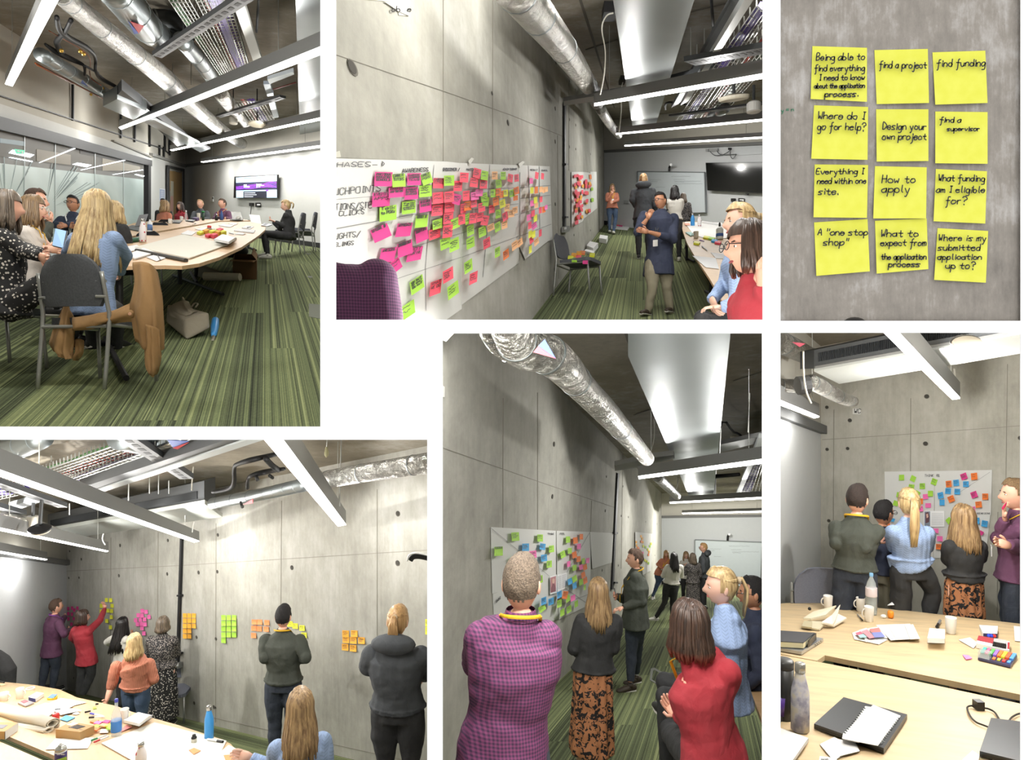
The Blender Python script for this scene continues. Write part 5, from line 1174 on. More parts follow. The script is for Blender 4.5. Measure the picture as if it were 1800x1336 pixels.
BAY[0] = 'B'
person(RB, 1076, 324, 21.5, 'person in coral jumper and jeans standing in the far corner, hand at mouth', 180, 'bob', 'lbrown', 'fair', CORAL, JEANB, WSH, female=True, face=True, glasses=True, lanyard=LYEL, wf=1.12, j=dict(el_r=(1067, 352, -.2), wr_r=(1075, 340, -.3), el_l=(1086, 352, -.1), wr_l=(1077, 355, -.4), an_l=(1078, 410, -.4), kn_l=(1082, 385, 0)))
person(RB, 1131, 306, 15.0, 'tall person with blond ponytail in charcoal hoodie near the whiteboard', 12, 'pony', 'ginger', 'fair', CHAR, BTR, BSH, wf=1.12, hood=True, hairL=.22, hem=.47, j=dict(el_l=(1111, 352, 0), wr_l=(1122, 370, .2)))
person(RB, 1186, 327, 14.6, 'person in white blouse and black trousers facing the whiteboard', 10, 'bob', 'black', 'tan', WHT, BTR, WSH, female=True, hairL=.2, hem=.56, j=dict(el_l=(1174, 362, .1), wr_l=(1178, 372, .4), el_r=(1198, 362, .1), wr_r=(1194, 376, .4)))
person(RB, 1201, 340, 17.0, 'person in dark patterned dress beside the white blouse', 10, 'bob', 'grey', 'fair', DOT2, DOT2, BSH, female=True, skirt=.2, wf=1.15)
person(RB, 1161, 339, 9.1, 'person in navy shirt and khaki trousers, chin in hand, beside the wall', -150, 'short', 'black', 'tan', NAVY, KHAKI, TSH, face=True, glasses='#3a3030', hyaw=-130, hpitch=3, wf=1.16, xf=1152, hem=.43, hipx=1162, sleeve=.78,
       j=dict(sh_r=(1132, 380, -.05), el_r=(1121, 408, -.25), wr_r=(1139, 383, -.35), hd_r=(1144, 372, -.35), sh_l=(1184, 384, 0), el_l=(1183, 420, -.2), wr_l=(1137, 407, -.42), hd_l=(1120, 403, -.42), hip_l=(1170, 463, 0), hip_r=(1146, 463, 0), kn_r=(1147, 505, -.1), an_r=(1138, 552, -.05), kn_l=(1172, 505, 0), an_l=(1179, 553, .1), ft_r=(1120, 556, -.3), ft_l=(1160, 560, -.3)), lanyard='#20242c', badge='#e8e8e4')
person(RB, 1302, 360, 4.7, 'blonde person in pale blue knit seated in profile, hands together', -92, 'pony', 'blonde', 'pale', BLUEK, BTR, BSH, 'sit', 1.70, female=True, face=True, hipx=1318, hyaw=-95, hs=1.08, j=dict(sh_l=(1290, 452, .2), el_l=(1274, 498, .15), wr_l=(1252, 528, -.05), hd_l=(1260, 545, -.1), sh_r=(1300, 458, -.15), el_r=(1296, 535, -.25), wr_r=(1268, 540, -.2), hd_r=(1250, 540, -.2), kn_r=(1235, 566, -.1), kn_l=(1235, 560, .15)))
person(RB, 1318, 391, 3.4, 'person with brown to red hair and black glasses close at the right edge', -98, 'bob', 'redtip', 'fair', REDC, DKG, BSH, 'sit', 1.70, female=True, face=True, glasses=True, hyaw=-95, hipx=1345, hs=1.12, j=dict(el_r=(1345, 560, -.1), wr_r=(1338, 500, -.15), hd_r=(1336, 470, -.15), el_l=(1325, 575, .3), wr_l=(1300, 590, .3)), hairL=.12)
# shoulder of the person nearest on the left
pp = thing('person', 'person in purple checked shirt, only back and shoulder seen at the left edge', 'person', P(640, 700, 2.0)); mb = MB()
mb.tube([P(560, 640, 2.0), P(595, 560, 2.0), P(610, 500, 2.0), P(618, 470, 2.0)], [(.16, .12), (.17, .12), (.12, .1), (.06, .06)], 16, ref=(1, 0, 0), cap=True)
mb.ball(P(662, 492, 1.98), .063, 14, 10); mb.ball(P(615, 515, 2.0), (.14, .1, .085), 14, 10); mb.tube([P(660, 495, 1.98), P(668, 560, 1.98), P(664, 640, 1.98)], [.066, .070, .06], 12, cap=True)
link('shirt', remeshed(mb, .008, 6, Vector(pp.location)), make('purple_gingham_near', gingham('#6b3a62', '#3a1e40', 110.0)), pp)

BAY[0] = 'D'
person(RD, 98, 1054, 11.9, 'person in purple shirt and dark jeans at the left end of the wall', 35, 'short', 'brown', 'fair', PURP, JEANS, BSH, wf=1.02, xf=86, lanyard='#8a4aa0', hem=.47, j=dict(el_r=(113, 1115, -.2), wr_r=(121, 1107, .3), el_l=(108, 1092, .5), wr_l=(114, 1084, .8), an_l=(73, 1207, 0), an_r=(92, 1210, 0), kn_l=(80, 1170, 0), kn_r=(98, 1172, 0)))
person(RD, 145, 1073, 11.4, 'person in red jumper stretching one arm up to the yellow notes', 20, 'bob', 'redtip', 'fair', REDC, DKG, M('#8a8a8e', .6), female=True, hyaw=60, hem=.46, hairL=.10, wf=1.05, face=True, xf=142, hipx=152, j=dict(el_r=(176, 1090, .3), wr_r=(184, 1070, .7), hd_r=(182, 1058, .7), el_l=(127, 1120, .1), wr_l=(136, 1131, .6), kn_r=(160, 1187, 0), an_r=(146, 1222, 0), kn_l=(143, 1183, 0), an_l=(138, 1221, 0)))
person(RD, 215, 1086, 10.9, 'person with very long black hair in white blouse facing the pink notes', 30, 'long', 'black', 'tan', WHT, BTR, BSH, female=True, hairL=.38, hem=.55, j=dict(el_r=(228, 1126, .2), wr_r=(232, 1115, .5), el_l=(188, 1128, .2), wr_l=(200, 1138, .6)))
person(RD, 236, 1115, 8.4, 'blonde person in coral jumper and blue jeans leaning one hand on the table', 12, 'bob', 'blonde', 'fair', CORAL, JEANB, WSH, female=True, hairL=.17, hem=.55, wf=1.24, sleeve=.62, xf=236, headd=-.1, j=dict(sh_l=(204, 1172, 0), el_l=(196, 1206, 0), wr_l=(186, 1236, -.1), hd_l=(176, 1246, -.3), sh_r=(262, 1168, 0), el_r=(271, 1194, 0), wr_r=(262, 1206, .3)))
person(RD, 286, 1085, 9.8, 'person with grey brown bob in black spotted midi dress', 3, 'bob', 'grey', 'pale', DOT2, DOT, BSH, female=True, hairL=.08, skirt=.10, hem=.58, wf=1.22, j=dict(el_l=(263, 1150, .1), wr_l=(272, 1158, .5), el_r=(310, 1148, .1), wr_r=(300, 1158, .5)))
person(RD, 498, 1065, 7.4, 'person in dark green jumper and jeans with back turned at the centre notes', 2, 'short', 'black', 'fair', GREENJ, JEANS, TSH, wf=1.1, lanyard=LYEL, hem=.56, j=dict(el_l=(465, 1156, -.1), wr_l=(476, 1160, .3), el_r=(537, 1156, -.1), wr_r=(526, 1160, .3)))
person(RD, 699, 1067, 5.6, 'person with gingery ponytail in charcoal hoodie at the right, back turned', 5, 'pony', 'ginger', 'fair', CHAR, BTR, BSH, wf=1.22, hood=True, hairL=.20, hem=.56, hpitch=12, j=dict(el_l=(646, 1172, 0), wr_l=(668, 1184, .35), el_r=(752, 1180, .1), wr_r=(742, 1190, .35)))
person(RD, 528, 1214, 4.4, 'long haired blonde person in pale blue knit seated nearest the lens, writing', -20, 'long', 'dblonde', 'pale', BLUEK, BTR, BSH, 'sit', 1.66, female=True, hairL=.26, hyaw=-15, j=dict(el_l=(478, 1352, .3), wr_l=(440, 1332, .3), hd_l=(420, 1326, .3), el_r=(572, 1350, 0), wr_r=(560, 1380, .2)))
mb = MB(); mb.tube([P(-12, 1150, 10), P(0, 1165, 10), P(12, 1180, 10), P(14, 1205, 10)], [.10, .14, .13, .10], 12, cap=True); bp = thing('person', 'black clad shoulder of a person cut off at the left edge', 'person', P(5, 1215, 10)); link('top', remeshed(mb, .012, 4, Vector(bp.location)), BLK, bp)

BAY[0] = 'E'
person(RE, 917, 979, 3.1, 'person in purple gingham shirt and jeans close in front, back turned', 6, 'short', 'grey', 'fair', GING, JEANS, TSH, wf=1.12, lanyard=LYEL, hem=.40, hyaw=14, xf=884, hipx=884, collar=GING, j=dict(sh_l=(845, 1120, 0), sh_r=(958, 1120, 0), el_l=(833, 1165, .35), wr_l=(872, 1180, .55), el_r=(960, 1158, .35), wr_r=(925, 1170, .55), kn_l=(850, 1400, 0), an_l=(845, 1690, 0), kn_r=(930, 1400, 0)))
person(RE, 1052, 1019, 5.5, 'blonde person in black jumper and leopard print skirt in the middle', 3, 'bob', 'dblonde', 'pale', BLK, LEO, BSH, female=True, hairL=.26, skirt=.13, hem=.55, wf=1.02, xf=1038, j=dict(el_l=(1009, 1140, 0), wr_l=(1022, 1152, .3), el_r=(1078, 1138, 0), wr_r=(1070, 1150, .3)))
person(RE, 1117, 966, 8.7, 'person in dark green jumper with yellow lanyard in profile, writing', -82, 'short', 'brown', 'fair', GREENJ, JEANS, TSH, face=True, lanyard=LYEL, badge='#e0b820', hyaw=-88, wf=1.2, hem=.46, j=dict(sh_r=(1118, 1015, -.1), el_r=(1128, 1058, -.15), wr_r=(1094, 1068, -.2), sh_l=(1112, 1015, .25), el_l=(1100, 1055, .3), wr_l=(1084, 1048, .1), an_l=(1118, 1183, .4), kn_l=(1121, 1130, .2), an_r=(1108, 1200, -.1), kn_r=(1110, 1140, 0), ft_r=(1070, 1208, -.2), ft_l=(1090, 1188, .3)))
person(RE, 1171, 968, 22.3, 'person in rust jumper with lanyard at the back of the far group', 190, 'bob', 'ginger', 'fair', CORAL, JEANB, WSH, female=True, face=True, lanyard=LYEL, xf=1150, hipx=1160, wf=1.1, j=dict(el_r=(1156, 992, 0), wr_r=(1166, 1000, -.4), an_r=(1149, 1045, 0), kn_r=(1156, 1022, 0), an_l=(1146, 1050, -.3), kn_l=(1158, 1024, 0)))
person(RE, 1185, 972, 16.2, 'person with long black hair, white blouse and wide black trousers', 5, 'long', 'black', 'tan', WHT, BTR, WSH, female=True, hairL=.30, hem=.56, wf=1.15, hipx=1180, j=dict(el_l=(1166, 1012, 0), wr_l=(1170, 1000, .5), el_r=(1198, 1012, .1), wr_r=(1194, 1000, .5), kn_l=(1168, 1060, 0), an_l=(1152, 1087, 0), kn_r=(1182, 1062, 0), an_r=(1182, 1094, 0), ft_l=(1136, 1080, 0)))
person(RE, 1206, 970, 20.5, 'person with curly fair hair in white top facing the room', 185, 'bob', 'dblonde', 'pale', WHT, BTR, BSH, female=True, face=True, glasses=True, j=dict(el_r=(1196, 1000, -.3), wr_r=(1204, 994, -.6)))
person(RE, 1218, 973, 18.5, 'person with brown bob in patterned grey dress, back turned', -15, 'bob', 'grey', 'fair', DOT2, DOT2, BSH, female=True, skirt=.1, wf=1.2, j=dict(el_l=(1204, 1008, 0), wr_l=(1206, 996, .5)))
person(RE, 1237, 955, 18.8, 'tall blond person with glasses in charcoal hoodie by the whiteboard', -60, 'short', 'ginger', 'fair', CHAR, BTR, BSH, face=True, glasses=True, hood=True, wf=1.1, hyaw=-80)
person(RE, 1268, 1000, 4.7, 'blonde person with high ponytail in pale blue knit in profile', -78, 'pony', 'blonde', 'pale', BLUEK, BTR, BSH, 'sit', 1.72, female=True, face=True, hyaw=-85, hs=1.06, hairL=.24, hipx=1280, wf=1.1, j=dict(el_r=(1285, 1150, -.1), wr_r=(1262, 1190, -.2), sh_r=(1285, 1092, -.15)))
person(RE, 1323, 1015, 5.5, 'person in navy shirt with black hair at the right edge of the group', -70, 'short', 'black', 'tan', NAVY, KHAKI, TSH, 'sit', 1.76, face=True, glasses=True, hyaw=-80, hipx=1322, hs=1.05, j=dict(el_r=(1330, 1140, -.1), wr_r=(1300, 1150, -.2)))
tr = person(RE, 1212, 1059, 3.7, 'person in red cardigan with brown to red hair seated in front, looking away', -25, 'bob', 'redtip', 'fair', REDC, DKG, BSH, 'sit', 1.70, female=True, hyaw=-35, hipx=1250, hs=1.08, wf=1.12, hairL=.15, hem=.47, lanyard=LYEL, j=dict(sh_l=(1226, 1182, .05), el_l=(1225, 1278, .1), wr_l=(1192, 1258, .35), hd_l=(1176, 1240, .4), sh_r=(1278, 1182, -.05), el_r=(1246, 1290, .2), wr_r=(1205, 1262, .45), hip_l=(1225, 1330, 0), hip_r=(1285, 1335, 0), kn_l=(1180, 1290, .7), an_l=(1168, 1246, 1.6), ft_l=(1150, 1230, 1.8), kn_r=(1200, 1345, .7)))

BAY[0] = 'F'
person(RF, 1507, 853, 5.7, 'person in dark green jumper and jeans at the left of the five, hand raised', 28, 'short', 'dbrown', 'fair', GREENJ, JEANS, BSH, lanyard=LYEL, hem=.61, hk=.59, wf=.92, hyaw=45, xf=1500, face=True, j=dict(el_r=(1520, 962, -.1), wr_r=(1540, 952, .2), hd_r=(1548, 944, .2), el_l=(1470, 955, 0), wr_l=(1482, 962, .3)))
person(RF, 1553, 881, 6.15, 'person in navy shirt, dark glasses and khaki trousers, second from the left', 50, 'short', 'black', 'tan', NAVY, KHAKI, TSH, glasses=True, face=True, hem=.61, hk=.59, wf=.92, hyaw=65, j=dict(el_r=(1556, 966, 0), wr_r=(1566, 958, .2)))
person(RF, 1598, 861, 5.7, 'person with blonde ponytail, pale blue knit and black trousers', 8, 'pony', 'blonde', 'pale', BLUEK, BTR, BSH, female=True, hairL=.36, hem=.672, hk=.61, wf=.93, xf=1612, hipx=1602, hs=.98, hyaw=15, j=dict(el_l=(1570, 960, .1), wr_l=(1590, 965, .3), el_r=(1629, 962, .1), wr_r=(1612, 968, .3), kn_r=(1640, 1040, 0), an_r=(1628, 1110, 0)))
person(RF, 1694, 889, 5.6, 'person with wavy blonde hair, black jumper and leopard print skirt', 0, 'bob', 'dblonde', 'pale', BLK, LEO, BSH, female=True, hairL=.24, skirt=.12, hem=.655, hk=.60, wf=.93, j=dict(el_l=(1666, 985, .05), wr_l=(1674, 990, .3), el_r=(1724, 980, .05), wr_r=(1712, 990, .3)))
person(RF, 1786, 843, 5.5, 'person in purple shirt at the right edge holding a pink note to the chin', -60, 'short', 'lbrown', 'fair', PURP, JEANS, BSH, face=True, hyaw=-75, lanyard=LYEL, hem=.56, hk=.57, wf=1.0, j=dict(el_l=(1756, 945, .0), wr_l=(1766, 912, -.1), hd_l=(1765, 895, -.1), el_r=(1790, 962, -.15), wr_r=(1772, 958, -.3), hd_r=(1760, 955, -.3)))
# ================================================================ charts and sticky notes
NC = dict(lime=('lime green', '#9fcf45'), magenta=('magenta', '#d63d88'), coral=('coral red', '#ee5468'), orange=('orange', '#e5762f'), amber=('amber orange', '#f0ab36'), salmon=('salmon orange', '#f08a55'),
          yellow=('yellow', '#dfe03c'), peach=('peach', '#f3b984'), pink=('light pink', '#ee6fb0'), blue=('sky blue', '#43a0d8'))
SHEET = M('#d7d7d3', .85, name='flip_chart_paper'); PEN = M('#3c3c40', .6); PENCIL = M('#8b8b8b', .7)
def note(W, vx, R, x, y, w_, h_, rot, key, label, group, off=.01, words=None, rnd=random, lift=1.0):
    m = (y-R.h)/(x-vx) if vx is not None else 0.0; a = math.radians(rot); ca, sa = math.cos(a), math.sin(a)
    def at(u, v, o):     # u, v in -1..1 on the note, v downwards
        uu, vv = u*ca+v*sa, -u*sa+v*ca
        dx = uu*w_/2; return W.pt(x+dx, y+vv*h_/2+m*dx, o)
    n = 3; vs = []; curl = .03*h_/20*lift*rnd.uniform(.2, 1.6)*W.d(x)/8
    for i in range(n+1):
        for k in range(2):
            v = -1+2*i/n; vs.append(at(-1+2*k, v, off+.001+curl*max(0, (v+.3)/1.3)**2))
    mb = MB(); mb.add(vs, [(2*i, 2*i+1, 2*i+3, 2*i+2) for i in range(n)])
    o = mb.build('sticky_note', M(NC[key][1], .8), None, smooth=True, org=sum(vs, V3(0, 0, 0))/len(vs), tagd=(label, 'sticky note', group))
    if w_*h_ > 90:
        mb = MB(); lines = words or None; nl = len(lines) if lines else rnd.randint(2, 4)
        for q in range(nl):
            v0 = -.55+q*(1.15/max(nl, 2)); st = []
            if lines:
                L = ink_strokes(lines[q], 0, 0, 1.0, .1, .3, 0, rnd); wm = max(p[0] for s_ in L for p in s_); k = 1.65/wm; hh = min(.42, .8/nl)
                st = [[(-.82+px*k, v0-py*hh) for px, py in s_] for s_ in L]
            else:
                xx = -.75; e = rnd.uniform(.2, .8); c = []
                while xx < e: c.append((xx, v0+rnd.uniform(-.13, .13))); xx += rnd.uniform(.08, .16)
                st = [c]
            ribbons(mb, st, .10 if not lines else .085, lambda a_, b_: at(a_, b_, off+.0035+curl*max(0, (b_+.3)/1.3)**2), smooth=False)
        mb.build('pen_writing', PEN, o)
    return o
def notes(W, vx, R, lst, where, group, off=.01, seed=1):
    rnd = random.Random(seed); cnt = {}
    order = sorted(range(len(lst)), key=lambda i: (lst[i][0], lst[i][1])); rank = {}
    for i in order:
        k = lst[i][5]; cnt[k] = cnt.get(k, 0)+1; rank[i] = cnt[k]-1
    for i, e in enumerate(lst):
        x, y, w_, h_, rot, k = e[:6]; words = e[6] if len(e) > 6 else None; nm = NC[k][0]
        if words: lab = '%s sticky note reading %s, on %s' % (nm, ' '.join(words).lower(), where)
        else: lab = '%s sticky note, %s %s one from the left, %s' % (nm, nth(rank[i]), k, where)
        lw = lab.split(); lab = ' '.join(lw[:16])
        note(W, vx, R, x, y, w_, h_, rot, k, lab, group, off+i*.0009*W.d(x)/8, words, rnd)
def sheet(W, pts, off, label, name='chart_sheet', parent=None, mat=None):
    mb = MB(); mb.prism([W.pt(x, y, off) for x, y in pts], W.n*.003)
    return mb.build(name, mat or SHEET, parent, org=None if parent else W.pt(*pts[0], off), tagd=(label, 'paper sheet') if label else None)
def penline(W, parent, a, b, off, wpx=.8, mat=None):
    mb = MB(); ribbons(mb, [[a, ((a[0]+b[0])/2, (a[1]+b[1])/2), b]], wpx, lambda x, y: W.pt(x, y, off), False); mb.build('drawn_line', mat or PENCIL, parent)
def penword(W, parent, txt, x, y, size, x1, slope, off, wpx=1.1, mat=None):
    L = ink_strokes(txt, 0, 0, size, .1, .28, 0, random.Random(len(txt))); k = (x1-x)/max(p[0] for s_ in L for p in s_)
    mb = MB(); ribbons(mb, [[(x+a*k, y-b+a*k*slope) for a, b in s_] for s_ in L], wpx, lambda a, b: W.pt(a, b, off)); mb.build('writing', mat or PEN, parent)

BAY[0] = 'B'
s1 = sheet(WB, [(579, 278), (785, 284), (811, 287), (811, 543), (784, 562), (579, 700)], .006, 'left part of the large paper chart headed phases, on the concrete wall')
s2 = sheet(WB, [(809, 286.5), (912, 290.5), (912, 462), (811, 536)], .010, 'middle part of the large paper chart, full of small notes')
s3 = sheet(WB, [(911, 290), (966, 292.5), (968, 350), (971, 421), (963, 424), (955, 430), (923, 456), (912, 432)], .016, 'right end of the large paper chart with a curling lower corner')
for a, b, p in (((763, 290), (748, 470), s1), ((748, 470), (749, 546), s1), ((590, 351), (658, 345), s1), ((590, 402), (720, 378), s1), ((590, 403), (784, 366), s1), ((725, 434), (811, 410), s1), ((695, 491), (811, 452), s1), ((811, 410), (912, 376), s2), ((812, 452), (912, 415), s2),
                ((861, 290), (856, 410), s2), ((856, 410), (849, 487), s2), ((817, 333), (912, 330), s2), ((820, 370), (912, 358), s2), ((914, 303), (914, 425), s3), ((929, 292), (931, 360), s3), ((948, 293), (949, 410), s3), ((914, 330), (967, 326), s3), ((914, 349), (967, 343), s3), ((916, 375), (968, 360), s3), ((914, 415), (969, 394), s3)):
    penline(WB, p, a, b, .013 if p is s1 else (.017 if p is s2 else .023))
for t_, x, y, sz, x1, sl in (('PHASES->', 580, 294, 8, 676, -.02), ('AWARENESS', 707, 303, 6, 753, -.05), ('DISCOVER /', 779, 300, 4.5, 808, 0), ('OUCHPOINTS', 578, 344, 11, 670, -.09), ('TIONS/STE', 589, 369, 10, 654, -.06), ('CLICKS', 596, 380, 8, 641, -.1), ('UGHTS/', 588, 421, 9, 634, -.13), ('ELINGS', 588, 434, 6.5, 622, -.12)):
    penword(WB, s1, t_, x, y, sz, x1, sl, .014, 1.2)
penword(WB, s2, 'MATCH', 820, 300, 4, 834, 0, .018, .8); penword(WB, s2, 'ADMIN SUBMIT', 884, 299, 3.2, 909, 0, .018, .8); penword(WB, s3, 'RESULT', 932, 300, 2.6, 945, 0, .024, .6); penword(WB, s3, 'ENROL', 952, 301, 2.4, 963, 0, .024, .6)
for q in ([(823, 283), (829, 277), (833, 279), (826, 290)], [(911, 288), (919, 283), (922, 285), (914, 295)], [(588, 268), (597, 265), (599, 276), (590, 277)]): patch(WB, q, .03, M('#bdbbae', .5), 'tape', s2 if q[0][0] > 600 else s1, .001)
BN = [(674, 315, 31, 25, -3, 'magenta', ['PREVIOUS', 'EDUCATION', 'SCHOOLS']), (701, 317, 23, 23, 3, 'lime', ['CURRENT', 'TUTORS']), (728, 315, 24, 21, 0, 'magenta', ['CAREERS', 'AND SUPPORT', 'TEAMS']), (750, 314, 18, 20, 18, 'lime', ['CURRENT', 'PGRS']), (771, 322, 19, 18, -4, 'coral', ['CAREER', 'SITES']),
 (697, 338, 27, 18, 0, 'magenta', ['MEDIA', 'AND TRENDS']), (723, 340, 24, 21, 0, 'magenta', ['INTERNET', 'GENERAL', 'SEARCHES']), (748, 336, 22, 20, 0, 'lime'), (670, 350.5, 31, 25, -2, 'magenta', ['EVENTS', 'APPS']), (682, 375, 30, 26, 0, 'lime', ['Talk', 'to PGRs']),
 (718.6, 364.5, 24, 22, 0, 'lime', ['Talk', 'to', 'support', 'tutors']), (748, 362, 21, 21, 2, 'magenta', ['RESEARCH', 'INDUSTRY']), (770, 348, 19, 20, 0, 'coral'), (769, 369.6, 20, 19, -5, 'coral'), (741, 389, 22, 21, -6, 'lime', ['GOOGLE IT']), (769, 394, 17, 17, 3, 'lime'), (764, 411, 20, 18, 3, 'coral'),
 (669.6, 409.6, 31, 25, 16, 'magenta', ['UNSURE IF']), (710, 404, 27, 23, -10, 'magenta', ['APPROACH']), (741.5, 413, 22, 23, 8, 'magenta', ['DAUNTING']), (681.7, 448.4, 28, 24, -12, 'magenta', ['AWESOME']), (712, 437, 26, 25, 4, 'magenta', ['OVERWHELMED']), (728.8, 446.5, 26, 23, -10, 'magenta', ['NOT', 'FOR ME']),
 (694.7, 467.5, 20, 22, 22, 'magenta'), (733, 500.6, 23, 25, 10, 'lime', ['YOU WANT', 'TO WHAT', 'YOU WANT']), (765.7, 505.7, 20, 24, -8, 'coral', ['WHAT', 'WE DO']), (716, 546, 26, 25, 6, 'lime'),
 (789.5, 317.4, 18, 18, 0, 'lime'), (816, 312, 15, 17, -4, 'coral'), (805, 327, 15, 18, -4, 'coral'), (838.5, 304.7, 13, 17, -12, 'coral'), (852, 308.5, 12, 16, -8, 'lime'), (833.4, 321, 14, 16, -8, 'coral'), (850, 324, 13, 15, -3, 'coral'), (803, 350.5, 14, 18, -18, 'magenta'), (789.5, 346, 17, 19, 0, 'coral'),
 (790, 364.5, 17, 17, -2, 'coral'), (788, 383.6, 17, 20, -4, 'coral'), (819.4, 344, 12, 17, 0, 'coral'), (834.7, 344.5, 14, 14, 0, 'pink'), (842.3, 339, 13, 12, -5, 'pink'), (851, 346.7, 12, 14, 12, 'lime'), (832.8, 357, 11, 15, 0, 'coral'), (822.6, 362, 13, 16, -2, 'orange'), (853.8, 354.3, 11, 16, -12, 'lime'), (814.4, 366.4, 10, 17, 0, 'coral'),
 (846.8, 364.5, 12, 16, 3, 'coral'), (864.6, 367.7, 10, 14, 0, 'coral'), (822, 385, 8, 19, 5, 'lime'), (811.8, 385.5, 12, 18, 0, 'coral'), (800.4, 392.5, 15, 18, 6, 'lime'), (844.2, 381.7, 12, 15, 0, 'coral'), (831.5, 383.6, 13, 18, -6, 'coral'), (852.5, 387.4, 13, 17, -18, 'coral'), (827, 404.6, 12, 18, 5, 'lime'), (848, 407, 13, 18, 5, 'lime'),
 (869.7, 308.5, 10, 14, 0, 'peach'), (884.6, 309, 9, 14, 0, 'lime'), (876.7, 323, 10, 14, 4, 'lime'), (897, 313, 9, 14, -12, 'coral'), (908, 313, 8, 13, 4, 'coral'), (867, 339.7, 9, 14, 0, 'lime'), (876, 337.8, 9, 13, 0, 'orange'), (882.4, 341.6, 9, 12, 0, 'orange'), (889, 339.7, 8, 12, 0, 'yellow'), (899.8, 339.7, 9, 13, 5, 'lime'),
 (907.9, 335.2, 9, 13, 10, 'orange'), (906.3, 348, 8, 9, 0, 'orange'), (871.6, 354.3, 10, 15, 6, 'orange'), (883.3, 358, 10, 14, 8, 'yellow'), (891.3, 365, 9, 13, -4, 'peach'), (899, 375.3, 11, 13, -6, 'peach'), (905.3, 369.6, 9, 12, 0, 'peach'), (875.7, 376, 9, 15, 0, 'lime'), (888, 380.4, 9, 15, 10, 'coral'), (874.8, 398.9, 10, 16, 8, 'lime'), (886.9, 395, 10, 14, 0, 'peach'), (862.7, 400, 12, 12, 8, 'peach'),
 (855.7, 427.4, 12, 18, 5, 'coral'), (914.2, 426.2, 9, 13, 12, 'peach'), (904.7, 431.3, 10, 15, 8, 'peach'), (874.4, 443.3, 9, 17, 0, 'lime'), (889.4, 447.2, 10, 16, 5, 'orange'), (827, 426.8, 14, 19, 4, 'lime'), (798.4, 430, 17, 22, 4, 'lime'), (783, 427.4, 18, 20, 5, 'lime'), (823.3, 468.2, 14, 21, 5, 'lime'), (832.2, 488.5, 14, 19, -6, 'coral'), (787.6, 483.4, 18, 22, 3, 'coral'), (796.5, 510, 19, 24, 6, 'lime'), (787, 406.5, 17, 22, -6, 'coral'),
 (943.5, 308.5, 6, 12, -12, 'coral'), (953.7, 309.8, 5, 11, -8, 'coral'), (934, 318, 6, 10, 0, 'pink'), (935, 334.6, 6, 11, 0, 'yellow'), (942.6, 334, 6, 12, 0, 'orange'), (951, 333, 6, 10, 0, 'peach'), (956, 334, 5, 10, 4, 'peach'), (960.7, 332.7, 5, 9, 0, 'peach'), (941.3, 351.8, 6, 11, 0, 'yellow'), (935.5, 357.5, 7, 10, 0, 'pink'), (951, 350.5, 5, 10, 0, 'coral'), (942.8, 360.7, 6, 9, 0, 'peach'),
 (949.8, 369.6, 5, 11, 0, 'coral'), (956, 368.3, 6, 11, 0, 'orange'), (960, 364.5, 5, 8, 0, 'pink'), (937, 375.3, 6, 11, 0, 'coral'), (930, 382.3, 8, 11, 0, 'pink'), (941.3, 383.6, 6, 12, 0, 'yellow'), (931.4, 396.3, 6, 12, 0, 'coral'), (939, 397, 9, 11, 15, 'pink'), (932, 411.6, 6, 12, 0, 'yellow'), (938, 412, 6, 12, 0, 'yellow'), (949.8, 409.7, 5, 12, 0, 'coral'), (934.3, 421.7, 7, 12, 12, 'coral'), (942.9, 424.9, 8, 12, 12, 'peach'), (932.3, 438.3, 5, 13, 0, 'yellow')]
notes(WB, 1130, RB, BN, 'on the large chart', 'notes on the large phases chart', .022, 3)
s4 = sheet(WB, [(1004.5, 302), (1028, 302.5), (1038, 304), (1038.5, 375), (1026, 384.5), (1024, 389), (1004.5, 400)], .02, 'left sheet of the far chart beside the black conduit'); s5 = sheet(WB, [(1037.5, 302), (1048.5, 302), (1049.4, 366), (1038.5, 375)], .026, 'narrow right sheet of the far chart')
rn = random.Random(11); FN = []
for bx0, bx1, by0, by1, n in ((1010, 1027, 308, 316, 10), (1011, 1018, 318, 330, 6), (1018, 1025, 320, 329, 5), (1030, 1037, 317, 328, 7), (1037.5, 1040, 309, 326, 4), (1011, 1024, 335, 342, 8), (1023, 1036, 336, 340, 6), (1011, 1022, 345, 356, 9), (1011, 1025, 360, 364, 6), (1012, 1016, 365, 374, 4), (1019, 1024, 366, 370, 3), (1011, 1024, 375, 384, 8), (1011, 1018, 384, 393, 5), (1030, 1033, 352, 358, 3), (1031, 1037, 365, 376, 5)):
    for k in range(n): FN.append((rn.uniform(bx0, bx1), rn.uniform(by0, by1), 3.6, 5.6, rn.uniform(-6, 6), rn.choice(['coral', 'coral', 'coral', 'amber', 'salmon'])))
FN += [(1041, 332, 3.5, 6, 20, 'lime'), (1041.5, 351, 4, 7, 20, 'lime')]
def tiny(W, lst, off, parent):
    for k in {e[5] for e in lst}:
        mb = MB()
        for x, y, w_, h_, r, c in [e for e in lst if e[5] == k]: off += .0006; mb.prism([W.pt(x-w_/2, y-h_/2, off), W.pt(x+w_/2, y-h_/2+r*.05, off), W.pt(x+w_/2, y+h_/2, off), W.pt(x-w_/2, y+h_/2, off)], W.n*.002)
        mb.build('tiny_notes', M(NC[k][1], .8), parent)['kind'] = 'stuff'
tiny(WB, FN, .034, s4)

